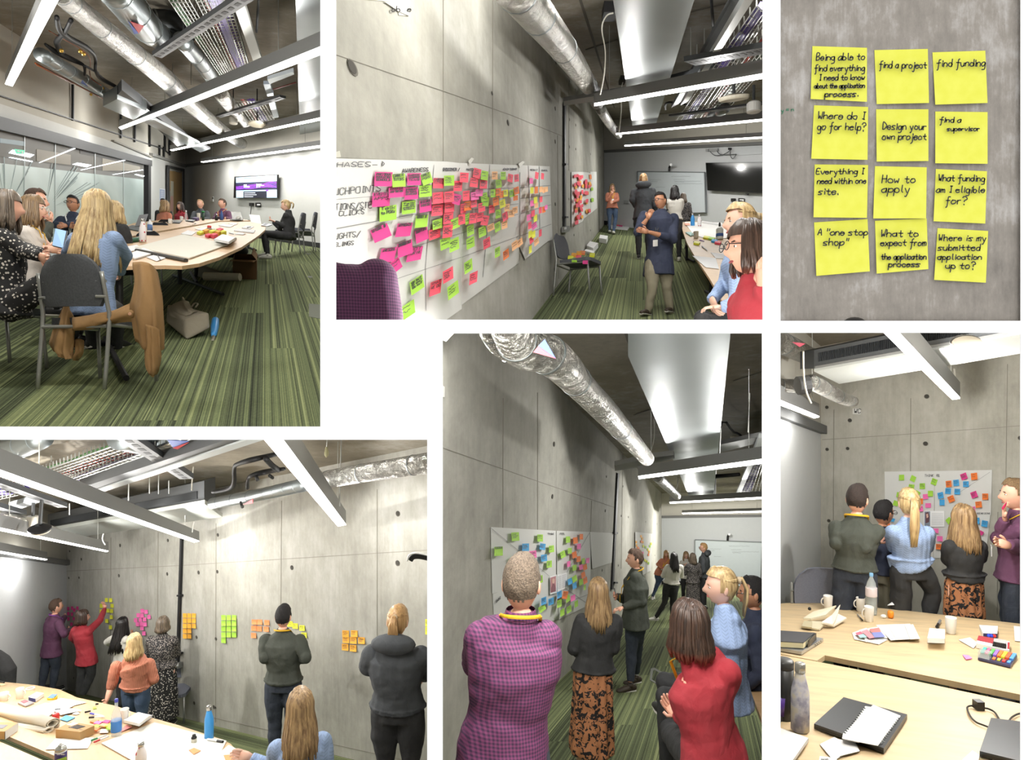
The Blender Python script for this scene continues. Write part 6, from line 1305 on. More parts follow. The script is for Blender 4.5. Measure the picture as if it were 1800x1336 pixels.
BAY[0] = 'D'
def grid(xs_, ys_, cnt, w_, h_, k): return [(x, y, w_, h_, random.Random(int(x*3+y)).uniform(-3, 3), k) for j, y in enumerate(ys_) for x in xs_[:cnt[j]]]
P1 = [(x, y, 4.2, 6, 0, 'magenta') for x, y in ((120, 1070), (126.8, 1069), (130.4, 1072.4), (136, 1069), (120, 1078.7), (126.4, 1079.8), (135, 1079.8), (139.7, 1074.8), (120.2, 1088), (129.7, 1087.6), (125.4, 1097.3), (131.5, 1096.2))]
Y1 = [(x, y, 5.4, 7, 0, 'yellow') for x, y in ((187, 1054.7), (194.4, 1055), (197, 1065), (177.8, 1065), (177.8, 1074.6), (189.7, 1073.4), (196, 1074), (195.6, 1084.8), (187.7, 1091.5), (194, 1102.6), (177.4, 1082.7))]
P2 = [(x, y, 6.2, 7.2, 3, 'pink') for x, y in ((249.9, 1073.9), (256.7, 1075.6), (243, 1081.5), (249.6, 1082), (261.7, 1084.4), (238.5, 1090.2), (246.6, 1089.4), (254.1, 1088.8), (241.6, 1097.3), (248.4, 1096.9), (254.9, 1097.6), (249.4, 1104.3), (252.7, 1113.3))]
O1 = grid((324.8, 332.7, 340.6), (1082.2, 1091.2, 1100.4, 1109.3, 1118.5), (3, 3, 3, 2, 2), 6.9, 8, 'amber')
G1 = grid((392.8, 402, 411.3), (1085.8, 1095.9, 1105.7, 1116, 1125.8), (3, 3, 3, 3, 1), 7.8, 9, 'lime')
O2 = [(x, y, 9, 9, 0, 'salmon') for x, y in ((446.9, 1093.6), (456.4, 1093.6), (468.9, 1094.5), (446.1, 1104.4), (455.7, 1105.4), (467.8, 1106), (445.7, 1117.2))]
Y2 = [(x, y, 9.6, 9.6, 0, 'yellow') for x, y in ((509.7, 1097), (518.7, 1100.5), (530.8, 1104), (534.3, 1116.8))]
O3 = [(x, y, 11.6, 11.6, 0, 'amber') for x, y in ((607.4, 1114), (622.6, 1114), (607.9, 1124.6), (620.9, 1125.8), (635.4, 1126), (606.7, 1137.7), (620.5, 1139.6))]
Y3 = [(752, 1095, 9, 13, 0, 'yellow'), (752, 1109, 9, 13, 0, 'yellow')]
for lst, wh, sd in ((P1, 'in the leftmost wall cluster', 1), (Y1, 'near the raised hand', 2), (P2, 'above the grey bob', 3), (O1, 'right of the conduit', 4), (G1, 'in the green grid', 5), (O2, 'left of the green jumper', 6), (Y2, 'behind the green jumper', 7), (O3, 'left of the hoodie', 8), (Y3, 'at the right edge', 9)):
    notes(WD, -580, RD, lst, wh, 'notes '+wh, .004, sd)

BAY[0] = 'E'
e1 = sheet(WE, [(862.6, 926.5), (977, 933), (977, 1011), (920, 1030), (865, 1043.6)], .006, 'upper left sheet of the persona chart with diagonal pencil lines')
e2 = sheet(WE, [(978, 933), (1038, 935), (1038, 1001), (979, 1012)], .012, 'upper right sheet of the persona chart')
e3 = sheet(WE, [(866, 1044), (977, 1010), (981, 1088), (975, 1090), (870, 1130)], .004, 'lower left sheet of the persona chart behind the gingham shirt')
e4 = sheet(WE, [(979, 1012), (1038, 1001), (1036, 1061), (1030, 1066), (982, 1089)], .010, 'lower right sheet of the persona chart')
e5 = sheet(WE, [(1037, 935), (1078, 937), (1075, 989), (1041, 1000)], .02, 'blank paper sheet beside the black conduit')
for a, b, p in (((863, 928), (966, 1013), e1), ((1036, 937), (996, 1007), e2), ((995, 1035), (1031, 1060), e4), ((982, 1064), (1034, 1045), e4)): penline(WE, p, a, b, .02, .7)
penword(WE, e1, 'THINK', 963, 940, 3, 974, 0, .02, .6); penword(WE, e2, '& FEEL', 981, 940, 3, 993, 0, .02, .6)
penword(WE, e3, 'GAINS', 872, 1060, 4, 880, -1.0, .02, .7)
pp_ = sheet(WE, [(966.4, 1014), (978.3, 1010), (978.3, 1042), (966.8, 1045)], .03, 'printed portrait photo with a pink background, on the persona chart', 'portrait_print', None, WHITE)
patch(WE, [(967.6, 1015.5), (977.2, 1012.4), (977.2, 1039.5), (967.8, 1042)], .036, M('#b98388', .7), 'print_background', pp_, .001)
patch(WE, [(969.5, 1033), (972, 1026), (975, 1027), (977, 1034), (977, 1039), (969, 1041)], .039, M('#8c5a63', .7), 'print_figure', pp_, .001); patch(WE, [(970.5, 1019), (972.5, 1016.5), (975, 1018), (975, 1024), (972, 1026), (970.5, 1024)], .040, M('#d9b0a2', .7), 'print_face', pp_, .001)
tp = sheet(WE, [(979, 1010.5), (996, 1006), (996.5, 1033), (979.5, 1041)], .034, 'printed text page beside the portrait, persona chart', 'text_page', None, WHITE)
mb = MB()
for i in range(10):
    for a, b in ((980.5, 986.5), (988, 995)):
        y0 = 1014+i*2.3-(a-980)*.3; mb.prism([WE.pt(a, y0, .039), WE.pt(b, y0-(b-a)*.3, .039), WE.pt(b, y0+.6-(b-a)*.3, .039), WE.pt(a, y0+.6, .039)], WE.n*.001)
o = mb.build('printed_lines', M('#a9a9ad'), tp); o['kind'] = 'stuff'
EN = [(906, 943.3, 13.5, 15, 4, 'lime'), (876.4, 969, 15, 16, 0, 'lime', ['SYSTEM']), (924, 962, 12, 13, 0, 'blue'), (949.5, 945.8, 10, 12.5, 0, 'lime'), (953.8, 961, 10, 11, -8, 'blue'), (969.5, 965, 9, 12, 4, 'lime'), (936.8, 974.8, 12.5, 13, 5, 'pink'), (956.4, 980.8, 10.5, 12, 3, 'blue'), (965.6, 991.8, 9, 12, 0, 'lime'), (901.9, 983, 8, 8, 30, 'lime'), (950, 1018.5, 8, 13, 5, 'lime'),
 (998.6, 948.5, 7.5, 11, 4, 'lime'), (1011.5, 950, 8, 11, 8, 'orange'), (1021.9, 943.5, 6, 10, 0, 'orange'), (1017.8, 960.6, 7, 10, 0, 'pink'), (989.5, 974.5, 8.5, 12, 18, 'lime'), (1001.7, 968.2, 7, 10, 0, 'lime'), (1009.9, 975.3, 8, 11, 14, 'orange'), (1017, 982.8, 7, 10, 0, 'orange'), (999.8, 991.4, 6, 10, 4, 'pink'), (1009.9, 998, 7, 10, 0, 'lime'), (1025.3, 986.3, 5, 10, 3, 'lime'), (1033.2, 985.5, 6, 9, 0, 'pink'), (1021.4, 997, 7, 9, 8, 'pink'), (1028.5, 997, 7, 10, 12, 'orange'),
 (1002.2, 1022, 8, 11, 8, 'blue'), (1010, 1017.4, 8, 11, 18, 'lime'), (1010, 1029.5, 7, 11, 6, 'blue'), (1025.3, 1010.6, 7, 10, 14, 'orange'), (1028.8, 1020.5, 7, 11, 14, 'orange'), (1021.4, 1023.2, 7, 11, 5, 'lime'), (1028, 1032.6, 4, 9, 0, 'lime'), (983.3, 1045.2, 8, 12, 5, 'blue'), (993.4, 1046, 9.5, 13, -18, 'orange'), (998.3, 1052.3, 7, 12, 12, 'lime'), (1007.2, 1051.2, 8, 10, 3, 'pink'), (983.3, 1061, 8, 13, 0, 'lime'), (1013, 1061.7, 6, 11, 5, 'lime'), (1000.2, 1071.2, 8, 12, 5, 'lime'), (988.4, 1076.7, 7.5, 12, 4, 'lime'),
 (955.8, 1056.5, 9, 13, 0, 'blue'), (968.7, 1057.3, 9.5, 12, 0, 'blue'), (953, 1069.6, 11.5, 11.5, 20, 'lime')]
notes(WE, 1245, RE, EN, 'on the persona chart', 'notes on the persona chart', .042, 8)
e6 = sheet(WE, [(1116.7, 935), (1147, 938.3), (1144, 1003), (1128, 1012), (1117, 1015)], .03, 'far chart sheet with small yellow and orange notes')
EF = [(x, y, 2.6, 4.4, 0, k) for x, y, k in ((1118.5, 953, 'amber'), (1119, 959, 'amber'), (1121.5, 963, 'salmon'), (1123, 965, 'salmon'), (1127, 943, 'amber'), (1129, 947, 'amber'), (1127.5, 952, 'salmon'), (1130, 953, 'amber'), (1131, 960, 'yellow'), (1135, 962, 'lime'), (1144.5, 956, 'yellow'), (1142.5, 960, 'lime'), (1139, 966, 'yellow'), (1141, 970, 'amber'), (1140, 975, 'salmon'), (1134, 985, 'yellow'), (1137, 987, 'yellow'), (1140, 990, 'lime'), (1130, 972, 'pink'))]
tiny(WE, EF, .04, e6)

BAY[0] = 'F'
f1 = sheet(WF, [(1555, 829), (1643, 828), (1642, 903), (1556, 905)], .006, 'upper left sheet of the chart behind the five people'); f2 = sheet(WF, [(1643, 828), (1744, 826), (1742, 905), (1643, 905)], .010, 'upper right sheet of the chart behind the five people')
f3 = sheet(WF, [(1556, 904), (1641, 903), (1640, 981), (1560, 978)], .004, 'lower left sheet behind the blue knit'); f4 = sheet(WF, [(1641, 904), (1741, 904), (1736, 950), (1729, 987), (1716, 985), (1700, 981), (1641, 981)], .008, 'lower right sheet with a loose corner flap')
penline(WF, f2, (1740, 830), (1680, 870), .014, .5); penword(WF, f1, 'THINK', 1625, 838, 4, 1641, 0, .012, .6); penword(WF, f2, '& FEEL', 1644, 838, 4, 1652, 0, .014, .6); penword(WF, f2, 'SEEING DOING', 1717, 904, 2.6, 1740, 0, .014, .6)
pp_ = sheet(WF, [(1624, 898), (1660, 898), (1660, 926), (1624, 926)], .02, 'printed page with a small portrait at its left, among the notes', 'portrait_print', None, WHITE)
patch(WF, [(1625, 899), (1635, 899), (1635, 925), (1625, 925)], .024, M('#8d97a8', .7), 'print_background', pp_, .001); patch(WF, [(1626.5, 901), (1632, 900), (1634, 908), (1633, 918), (1627, 920)], .027, M('#6a4a52', .7), 'print_hair', pp_, .001); patch(WF, [(1628, 904), (1631, 903), (1632, 909), (1629, 911)], .030, M('#e0b6a4', .7), 'print_face', pp_, .001)
mb = MB()
for i in range(9): mb.prism([WF.pt(1638, 902+i*2.5, .024), WF.pt(1658, 902+i*2.5, .024), WF.pt(1658, 902.5+i*2.5, .024), WF.pt(1638, 902.5+i*2.5, .024)], WF.n*.001)
mb.build('printed_lines', M('#b5b5b9'), pp_)['kind'] = 'stuff'
FNN = [(1584.9, 839.5, 9, 10, 0, 'lime'), (1605, 841.4, 9, 10, -25, 'lime'), (1642, 847, 10, 11, -20, 'lime'), (1602, 856.4, 10, 10, -8, 'lime'), (1621.3, 854.5, 9.5, 10, 0, 'lime'), (1612.5, 867.7, 9, 9, -30, 'lime'), (1580, 870, 8, 9, -12, 'lime'), (1635.5, 867.7, 9, 10, 0, 'lime'), (1574.6, 884.8, 9, 9, -20, 'lime'), (1626.8, 873, 9, 9, 5, 'pink'), (1617.4, 881.3, 10, 10, 0, 'orange'), (1631.4, 888.5, 10, 8, 0, 'pink'), (1617.4, 894.4, 10, 10, 8, 'pink'),
 (1694.3, 837.5, 11, 11, 20, 'magenta'), (1712.4, 837.5, 11, 12, 5, 'orange'), (1667.6, 850.6, 10, 11, 6, 'orange'), (1680.7, 848.8, 10, 11, 5, 'blue'), (1697.8, 851, 10, 10, 0, 'blue'), (1666.5, 863.2, 10, 10, -4, 'blue'), (1682.6, 864.2, 10, 10, -3, 'blue'), (1653.4, 871, 10, 11, 12, 'blue'), (1671.9, 877, 11, 11, 22, 'orange'), (1656, 883.3, 9, 10, 0, 'blue'), (1712.2, 869.6, 11, 11, 20, 'magenta'), (1731.7, 873, 10.5, 11, 0, 'orange'), (1720.2, 887, 11, 11, 6, 'orange'), (1709.9, 896, 9, 11, 5, 'pink'),
 (1668, 915.4, 9, 10, 40, 'lime'), (1644.7, 933, 10, 8, 0, 'pink'), (1652, 947, 10, 9, 0, 'pink'), (1650, 961, 9.5, 9.5, 0, 'orange'), (1716.7, 915.4, 10, 11, 0, 'blue'), (1730.7, 920.6, 10.5, 11, -8, 'blue'), (1724.5, 936.8, 8, 7, -30, 'magenta'), (1562, 923, 5, 9, -15, 'salmon'), (1568.7, 914, 8, 6, -20, 'blue'), (1680, 900, 6, 8, 0, 'lime')]
notes(WF, -54, RF, FNN, 'on the five-person chart', 'notes on the chart behind the five people', .016, 10)
# ================================================================ furniture and things on tables
FABG = M('#5a5d68', .9, grain=90.0); STEEL = M('#9b9c98', .35, .6); GREYF = M('#4a4c52', .9, grain=90.0)
def chair(R, x, d, yaw, label, s=1.0, backc=None, group='grey stacking chairs'):
    b = R.at(x, d); F = V3(math.sin(math.radians(yaw)), math.cos(math.radians(yaw)), 0); Rt = V3(F.y, -F.x, 0); U = V3(0, 0, 1)
    t = thing('stacking_chair', label, 'chair', b, group); m = backc or FABG
    q = lambda a, f, u: b+Rt*(a*s)+F*(f*s)+U*(u*s)
    mb = MB(); n = 9; top, bot = [], []
    out = [(-.22, -.20), (.22, -.20), (.245, -.05), (.24, .18), (.19, .235), (-.19, .235), (-.24, .18), (-.245, -.05)]
    mb.prism([q(a, f, .43+.012*(f > .1)) for a, f in out], U*(.045*s)); mb.build('seat', m, t)
    mb = MB(); rows = []
    for i in range(9):
        u = .54+.33*i/8; wd = .225*(1-.0*i)*(1 if i < 5 else math.sqrt(max(.12, 1-((i-4)/4.6)**2)))
        if i == 0: wd = .20
        rows.append([q(wd*k/5, -.235-.045*(i/8)+.035*(1-(k/5)**2)*-1+.0, u) for k in range(-5, 6)])
    vs = [p for r in rows for p in r]; vs += [p-F*(.028*s) for p in vs]; k = len(rows)*11
    fs = [(i*11+j, i*11+j+1, (i+1)*11+j+1, (i+1)*11+j) for i in range(8) for j in range(10)]
    fs += [tuple(k+v for v in f)[::-1] for f in fs]
    ed = [j for j in range(10)]; 
    for j in range(10): fs.append((j, j+1, k+j+1, k+j)); fs.append((88+j, 88+j+1, k+88+j+1, k+88+j))
    for i in range(8): fs.append((i*11, (i+1)*11, k+(i+1)*11, k+i*11)); fs.append((i*11+10, (i+1)*11+10, k+(i+1)*11+10, k+i*11+10))
    mb.add(vs, fs); mb.build('backrest', m, t, smooth=False)
    for sd in (-1, 1):
        mb = MB(); mb.tube(smooth_curve([q(sd*.25, -.28, 0), q(sd*.25, -.24, .44), q(sd*.245, -.25, .55), q(sd*.235, -.29, .76)], 3), .0135*s, 8); mb.build('rear_leg', STEEL, t, smooth=True)
        mb = MB(); mb.tube([q(sd*.23, .24, 0), q(sd*.22, .20, .43)], .0135*s, 8); mb.build('front_leg', STEEL, t, smooth=True)
        MB().tube([q(sd*.24, -.24, .42), q(sd*.22, .2, .425)], .012*s, 8).build('side_rail', STEEL, t)
        for u in (.60, .70): MB().tube([q(sd*.25, -.265, u), q(sd*.19, -.285, u)], .010*s, 6).build('bracket', STEEL, t)
    MB().tube([q(-.24, -.25, .41), q(.24, -.25, .41)], .012*s, 8).build('rear_rail', STEEL, t)
    return t
def lathe_thing(R, x, yb, hpx, prof, up, name, label, cat, mats, group=None, d=None, n=20):
    """prof: list of (part, [(radius px, height fraction)...])"""
    d = d or R.D(yb, up); b = P(x, yb, d); k = d/FPX; t = thing(name, label, cat, b, group)
    for part, pr, mat in prof: MB().lathe(b, [(r*k, max(0, f)*hpx*k) for r, f in pr], n).build(part, mat, t, smooth=True)
    return t, b, k
def bottle(R, x, yb, h, w_, up, label, body, cap=None, d=None):
    cap = cap or M('#b9b9b6', .25, .9); r = w_/2
    return lathe_thing(R, x, yb, h, [('bottle_body', [(r*.85, 0), (r, .02), (r, .5), (r*.93, .62), (r*.55, .82), (r*.5, .87)], body), ('cap', [(r*.5, .86), (r*.58, .87), (r*.58, .99), (r*.45, 1.0)], cap)], up, 'water_bottle', label, 'bottle', None, d=d)[0]
MUGW = M('#e3e0da', .3)
def mug(R, x, yb, h, w_, up, label, side=1, mat=None, handle=True):
    r = w_/2; mat = mat or MUGW
    t, b, k = lathe_thing(R, x, yb, h, [('cup', [(r*.78, 0), (r*.84, .03), (r, .97), (r*.97, 1.0), (r*.90, .98), (r*.76, .12), (r*.1, .10)], mat)], up, 'mug' if handle else 'paper_cup', label, 'cup', None, group=None)
    if handle:
        c = b+V3(side*r*.92*k, 0, h*.55*k); q = [c+V3(side*math.sin(a)*r*.62*k, 0, math.cos(a)*h*.27*k) for a in [i*math.pi/8 for i in range(9)]]
        MB().tube(q, r*.13*k, 6, cap=True).build('handle', mat, t, smooth=True)
    return t
def flat(R, pts, up, th, name, label, cat, mat, group=None):
    q = [R.F(x, y, up) for x, y in pts]; return MB().prism(q, (0, 0, th)).build(name, mat, None, org=sum(q, V3(0, 0, 0))/len(q), tagd=(label, cat, group))
def pen(R, a, b, r, up, c1, c2, label, name='marker_pen', frac=.35):
    A, B = R.F(a[0], a[1], up), R.F(b[0], b[1], up); rr = r*A.y/FPX; z = V3(0, 0, rr*1.05); t = thing(name, label, 'pen', A)
    MB().tube([A+z, A.lerp(B, frac)+z], rr*1.08, 10).build('pen_cap', c1, t); MB().tube([A.lerp(B, frac)+z, A.lerp(B, .93)+z, B+z], [rr, rr, rr*.6], 10).build('barrel', c2, t); return t
def boxF(R, pts, up, hpx, name, label, cat, mat, parts=()):
    q = [R.F(x, y, up) for x, y in pts]; h = hpx*q[0].y/FPX; cen = sum(q, V3(0, 0, 0))/4; t = thing(name, label, cat, cen)
    MB().prism(q, (0, 0, h)).build('carton', mat, t)
    for nm, uv, m, th in parts:      # patches on the lid in unit coordinates
        f = lambda u, v: (q[0].lerp(q[1], u)).lerp(q[3].lerp(q[2], u), v)+V3(0, 0, h)
        MB().prism([f(u, v) for u, v in uv], (0, 0, th)).build(nm, m, t)
    return t, q, h
PAPER = M('#e6e6e6', .8); PAPER2 = M('#efeeea', .8); CREAMP = M('#d8d2bf', .85); KRAFT = M('#a9875a', .85); BLUEB = M('#3f97dd', .35); DARKL = M('#2a2b2e', .35); SILV = M('#b5b6b8', .3, .6); BLUEL = M('#b9c9dc', .4)
FLOR = make('floral_bottle', dots('#e9e5e6', '#b8303c', 26.0, .26)); MARB = make('marbled_bottle', lambda t: t.base(t.ramp(t.noise(t.obj(), 22.0, 4), [(.4, '#9a9ab2'), (.52, '#c9c9d4'), (.62, '#d8d2c6')])).rough(.3))
CLEAR = glassy('clear_plastic', '#d9e2e2', .35); BLK2 = M('#0f0f10', .35)
def laptop(R, base, screen, up, dback, label, mat, scr, lid=None):
    q = [R.F(x, y, up) for x, y in base]; t = thing('laptop', label, 'laptop', sum(q, V3(0, 0, 0))/4); MB().prism(q, (0, 0, .016)).build('keyboard_base', mat, t)
    f = lambda u, v, o: q[0].lerp(q[1], u).lerp(q[3].lerp(q[2], u), v)+V3(0, 0, .016+o)
    MB().prism([f(.1, .12, 0), f(.9, .12, 0), f(.9, .55, 0), f(.1, .55, 0)], (0, 0, .002)).build('keys', M('#3a3b3e', .5), t)
    s_ = [P(x, y, dd) for x, y, dd in screen]; n = (s_[1]-s_[0]).cross(s_[2]-s_[1]).normalized(); n = n if n.y < 0 else -n
    MB().prism(s_, -n*.01).build('screen_lid', lid or mat, t)
    c = sum(s_, V3(0, 0, 0))/4
    if scr: MB().prism([c+(p-c)*.93+n*.001 for p in s_], n*.001).build('screen', scr, t)
    return t
# ---------------------------------------------------------------- bay A
BAY[0] = 'A'
WOODA = wood('oak_table_a', .1, '#c3a078')
def table(R, pts, up, name, label, mat, th=.032):
    q = [R.F(x, y, up) for x, y in pts]; cen = sum(q, V3(0, 0, 0))/len(q); t = thing(name, label, 'table', V3(cen.x, cen.y, R.fz(cen.y)))
    MB().prism([p-V3(0, 0, th) for p in q], (0, 0, th)).build('tabletop', mat, t, org=None); return t
ta = table(RA, [(110, 472), (150, 470), (200, 468.5), (290, 466.5), (320, 467.5), (350, 463), (385, 452), (425, 434), (455, 414), (466, 404), (467, 399), (460, 393.5), (440, 389.5), (384, 390.5), (283, 408.5), (200, 424), (140, 440)], .73, 'meeting_table', 'long oak meeting table with a rounded near end', WOODA)
tb = table(RA, [(150, 436), (200, 421), (281, 406), (383, 388.5), (440, 387.5), (428, 385.5), (340, 385.5), (280, 387), (235, 392), (222, 397)], .73, 'meeting_table', 'second oak table joined along the far side of the slot', WOODA)
def trestle(R, t, x, y, x1, y1, up=.73, r=.03):
    d = R.D(y); b = R.F(x, y); MB().tube([b, V3(b.x, b.y, R.fz(d)+up-.03)], r, 10).build('leg', BLACK, t); a, c = R.F(x1[0], x1[1]), R.F(y1[0], y1[1]); MB().tube([a+V3(0, 0, .03), c+V3(0, 0, .03)], .022, 8).build('foot', BLACK, t)
trestle(RA, ta, 316, 500, (304, 487), (392, 521)); trestle(RA, ta, 345, 487, (335, 482), (346, 500)); trestle(RA, ta, 437, 437, (431, 434), (450, 442)); trestle(RA, ta, 210, 610, (185, 600), (222, 672))
chair(RA, 182, 4.72, 10, 'grey stacking chair in front with a tan coat over its back', 1.0, M('#34373c', .9, grain=90.0))
chair(RA, -8, 5.15, 24, 'blue grey stacking chair at the left edge under the spotted dress')
chair(RA, 508, 14.9, -96, 'blue grey chair under the person in the black polo neck', 1.05)
chair(RA, 530, 15.6, -100, 'empty blue grey chair against the back wall under the screen', 1.05)
chair(RA, 235, 9.8, 190, 'dark chair behind the grey laptop', 1.0, M('#23262c', .9)); chair(RA, 262, 13.0, 190, 'dark chair left of the coral jumper', 1.0, M('#23262c', .9)); chair(RA, 276, 14.5, 190, 'black chair beside the coral jumper', 1.0, M('#1b1c20', .9))
# tan coat over the front chair
TAN = make('tan_coat_cloth', cloth('#95703f', 0, 5)); ct = thing('coat', 'tan coat draped over the chair back with sleeves hanging to the floor', 'coat', P(262, 560, 4.5))
def drape(pts, nm, th=.012, parent=ct, mat=TAN, seed=3, wob=.018):
    """pts: rows of (x, y, d) picture points making a folded cloth strip"""
    rws = [smooth_curve([P(*p) for p in r], 4) for r in pts]; rows = []
    for c in range(len(rws[0])):
        rows.append(smooth_curve([r[c] for r in rws], 5))
    n, m = len(rows), len(rows[0]); vs = []
    for i in range(n):
        for j in range(m):
            f = math.sin(i*1.35+seed)*wob*(j/m+.25)+noise.noise(Vector((i*.5, j*.3, seed)))*wob; vs.append(rows[i][j]+V3(0, -f, 0))
    mb = MB(); k = n*m; fs = [(i*m+j, i*m+j+1, (i+1)*m+j+1, (i+1)*m+j) for i in range(n-1) for j in range(m-1)]
    vs += [v+V3(0, th, 0) for v in vs]; fs += [tuple(a+k for a in f)[::-1] for f in fs]
    for i in range(n-1): fs += [(i*m, (i+1)*m, k+(i+1)*m, k+i*m), (i*m+m-1, (i+1)*m+m-1, k+(i+1)*m+m-1, k+i*m+m-1)]
    for j in range(m-1): fs += [(j, j+1, k+j+1, k+j), ((n-1)*m+j, (n-1)*m+j+1, k+(n-1)*m+j+1, k+(n-1)*m+j)]
    mb.add(vs, fs); return mb.build(nm, mat, parent, smooth=True)
drape([[(233, 461, 4.5), (250, 460, 4.42), (264, 464, 4.42), (276, 478, 4.5)], [(236, 500, 4.42), (252, 505, 4.34), (268, 510, 4.36), (284, 520, 4.45)], [(228, 545, 4.42), (250, 560, 4.32), (272, 565, 4.34), (289, 580, 4.45)], [(238, 600, 4.42), (256, 615, 4.33), (272, 620, 4.36), (288, 610, 4.45)]], 'coat_back')
drape([[(255, 570, 4.3), (262, 572, 4.28), (272, 575, 4.3), (280, 580, 4.34)], [(257, 600, 4.3), (264, 605, 4.28), (274, 608, 4.3), (283, 608, 4.34)], [(256, 628, 4.32), (264, 636, 4.28), (274, 642, 4.3), (282, 640, 4.36)], [(262, 655, 4.32), (267, 661, 4.3), (270, 659, 4.3), (272, 657, 4.32)]], 'coat_sleeve', seed=5)
drape([[(128, 558, 4.5), (165, 552, 4.46), (200, 545, 4.46), (235, 530, 4.45)], [(128, 575, 4.45), (165, 570, 4.42), (200, 560, 4.42), (240, 548, 4.42)], [(130, 582, 4.5), (165, 577, 4.48), (200, 568, 4.48), (245, 566, 4.45)]], 'coat_lining', seed=7)
drape([[(112, 538, 4.6), (117, 530, 4.56), (122, 545, 4.55), (130, 560, 4.55)], [(96, 575, 4.6), (106, 580, 4.5), (116, 585, 4.5), (130, 590, 4.55)], [(87, 602, 4.62), (98, 612, 4.5), (112, 618, 4.5), (128, 610, 4.56)], [(96, 618, 4.62), (108, 628, 4.52), (118, 632, 4.5), (126, 628, 4.56)]], 'coat_front', seed=9)
drape([[(130, 598, 4.6), (137, 595, 4.58), (143, 597, 4.58), (147, 600, 4.6)], [(130, 615, 4.6), (136, 618, 4.55), (142, 618, 4.55), (145, 616, 4.6)], [(129, 632, 4.6), (132, 634, 4.58), (135, 632, 4.58), (137, 628, 4.6)]], 'coat_sleeve', seed=11)
MB().lathe(P(228.5, 552, 4.29), [(.009, 0), (.011, .002), (.008, .005)], 12, up=V3(0, -1, 0)).build('button', M('#b98a6a', .4), ct)
MB().tube(smooth_curve([P(257, 600, 4.36), P(258, 640, 4.34), P(264, 655, 4.34), P(271, 661, 4.34)], 4), [(.012, .003)]*13, 6, ref=(1, 0, 0)).build('belt', TAN, ct)
# tote bag, bottle, boxes on the floor
TOTE = make('canvas_tote', cloth('#a39a88', 0, 6)); tt = thing('tote_bag', 'beige canvas tote bag slumped on the carpet beside the coat', 'bag', RA.F(330, 598))
d_ = RA.D(598)
pts8 = [P(x, y, d) for x, y, d in ((290, 566, d_+.5), (329, 599, d_), (370, 577, d_+.2), (345, 560, d_+.8), (293, 534, d_+.55), (322, 562, d_+.1), (368, 550, d_+.25), (340, 543, d_+.8))]
mb = MB(); mb.add(pts8, [(0, 1, 2, 3), (4, 7, 6, 5), (0, 4, 5, 1), (1, 5, 6, 2), (2, 6, 7, 3), (3, 7, 4, 0)])
o = mb.build('bag_body', TOTE, tt, smooth=True); md = o.modifiers.new('s', 'SUBSURF'); md.levels = md.render_levels = 3; md.subdivision_type = 'CATMULL_CLARK'
bm = bmesh.new(); bm.from_mesh(o.data)
cl = bm.edges.layers.float.get('crease_edge') or bm.edges.layers.float.new('crease_edge')
for e in bm.edges: e[cl] = .72
bm.to_mesh(o.data); bm.free()
drape([[(294, 546, d_+.45), (305, 534, d_+.4), (322, 528, d_+.4), (331, 530, d_+.45)], [(300, 556, d_+.35), (312, 548, d_+.3), (325, 540, d_+.3), (336, 541, d_+.4)], [(318, 562, d_+.2), (328, 556, d_+.2), (338, 550, d_+.25), (345, 548, d_+.35)]], 'bag_opening', parent=tt, mat=TOTE, seed=2)
for q in ([(322, 532, d_+.4), (321, 522, d_+.4), (324, 528, d_+.4)], [(336, 541, d_+.4), (342, 533, d_+.4), (348, 534, d_+.4), (344, 540, d_+.4)]): MB().tube(smooth_curve([P(*p) for p in q], 4), [(.018, .004)]*((len(q)-1)*4+1), 6, ref=(0, 1, 0)).build('strap', TOTE, tt)
t = thing('water_bottle', 'sky blue metal bottle lying on the carpet beside the tote bag', 'bottle', RA.F(377, 600)); dd = RA.D(596)
a, b = P(379, 561, dd+.45), P(375.5, 592, dd); MB().tube([a, a.lerp(b, .06), a.lerp(b, .45), a.lerp(b, .8), b], [.02, .034, .037, .030, .018], 18).build('bottle_body', BLUEB, t, smooth=True)
MB().tube([b, P(374, 601, dd-.06)], [.018, .019], 14).build('cap', M('#8f8c80', .3, .8), t, smooth=True)
# open cardboard box
bt = thing('cardboard_box', 'open brown cardboard box under the table', 'box', RA.F(430, 490)); q = [RA.F(x, y) for x, y in ((409, 490), (451, 491.5), (452, 478), (412, 476))]
h = .30
for i in range(4): a, b = q[i], q[(i+1) % 4]; MB().prism([a, b, b+V3(0, 0, h*(1 if i != 1 else 1.05)), a+V3(0, 0, h)], ((0, .008, 0))).build('box_side', M('#6f5130', .85), bt)
for i in range(1): MB().prism([q[0]+V3(0, 0, h), q[1]+V3(0, 0, h), q[1]+V3(.0, -.12, h-.05), q[0]+V3(0, -.12, h-.04)], (0, 0, .006)).build('flap', M('#8a6840', .85), bt)
MB().prism([q[1]+V3(0, 0, h), q[2]+V3(0, 0, h), q[2]+V3(-.06, 0, h+.12), q[1]+V3(-.08, 0, h+.10)], (.006, 0, 0)).build('flap', M('#8a6840', .85), bt)
t = thing('paper_roll', 'grey white roll of paper on the floor beside the cardboard box', 'paper roll', RA.F(365, 488)); MB().prism([P(350, 468, RA.D(488)), P(390, 482, RA.D(488)), P(384, 492, RA.D(488)-.1), P(347, 486, RA.D(488)-.1)], (0, .1, .04)).build('folded_sheet', M('#8c8b82', .8), t)
MB().tube([RA.F(360, 493)+V3(0, 0, .06), RA.F(422, 494)+V3(0, 0, .06)], [.07, .06], 14).build('paper_roll', CREAMP, org=RA.F(390, 493), tagd=('cream paper roll lying before the cardboard box', 'paper roll'))
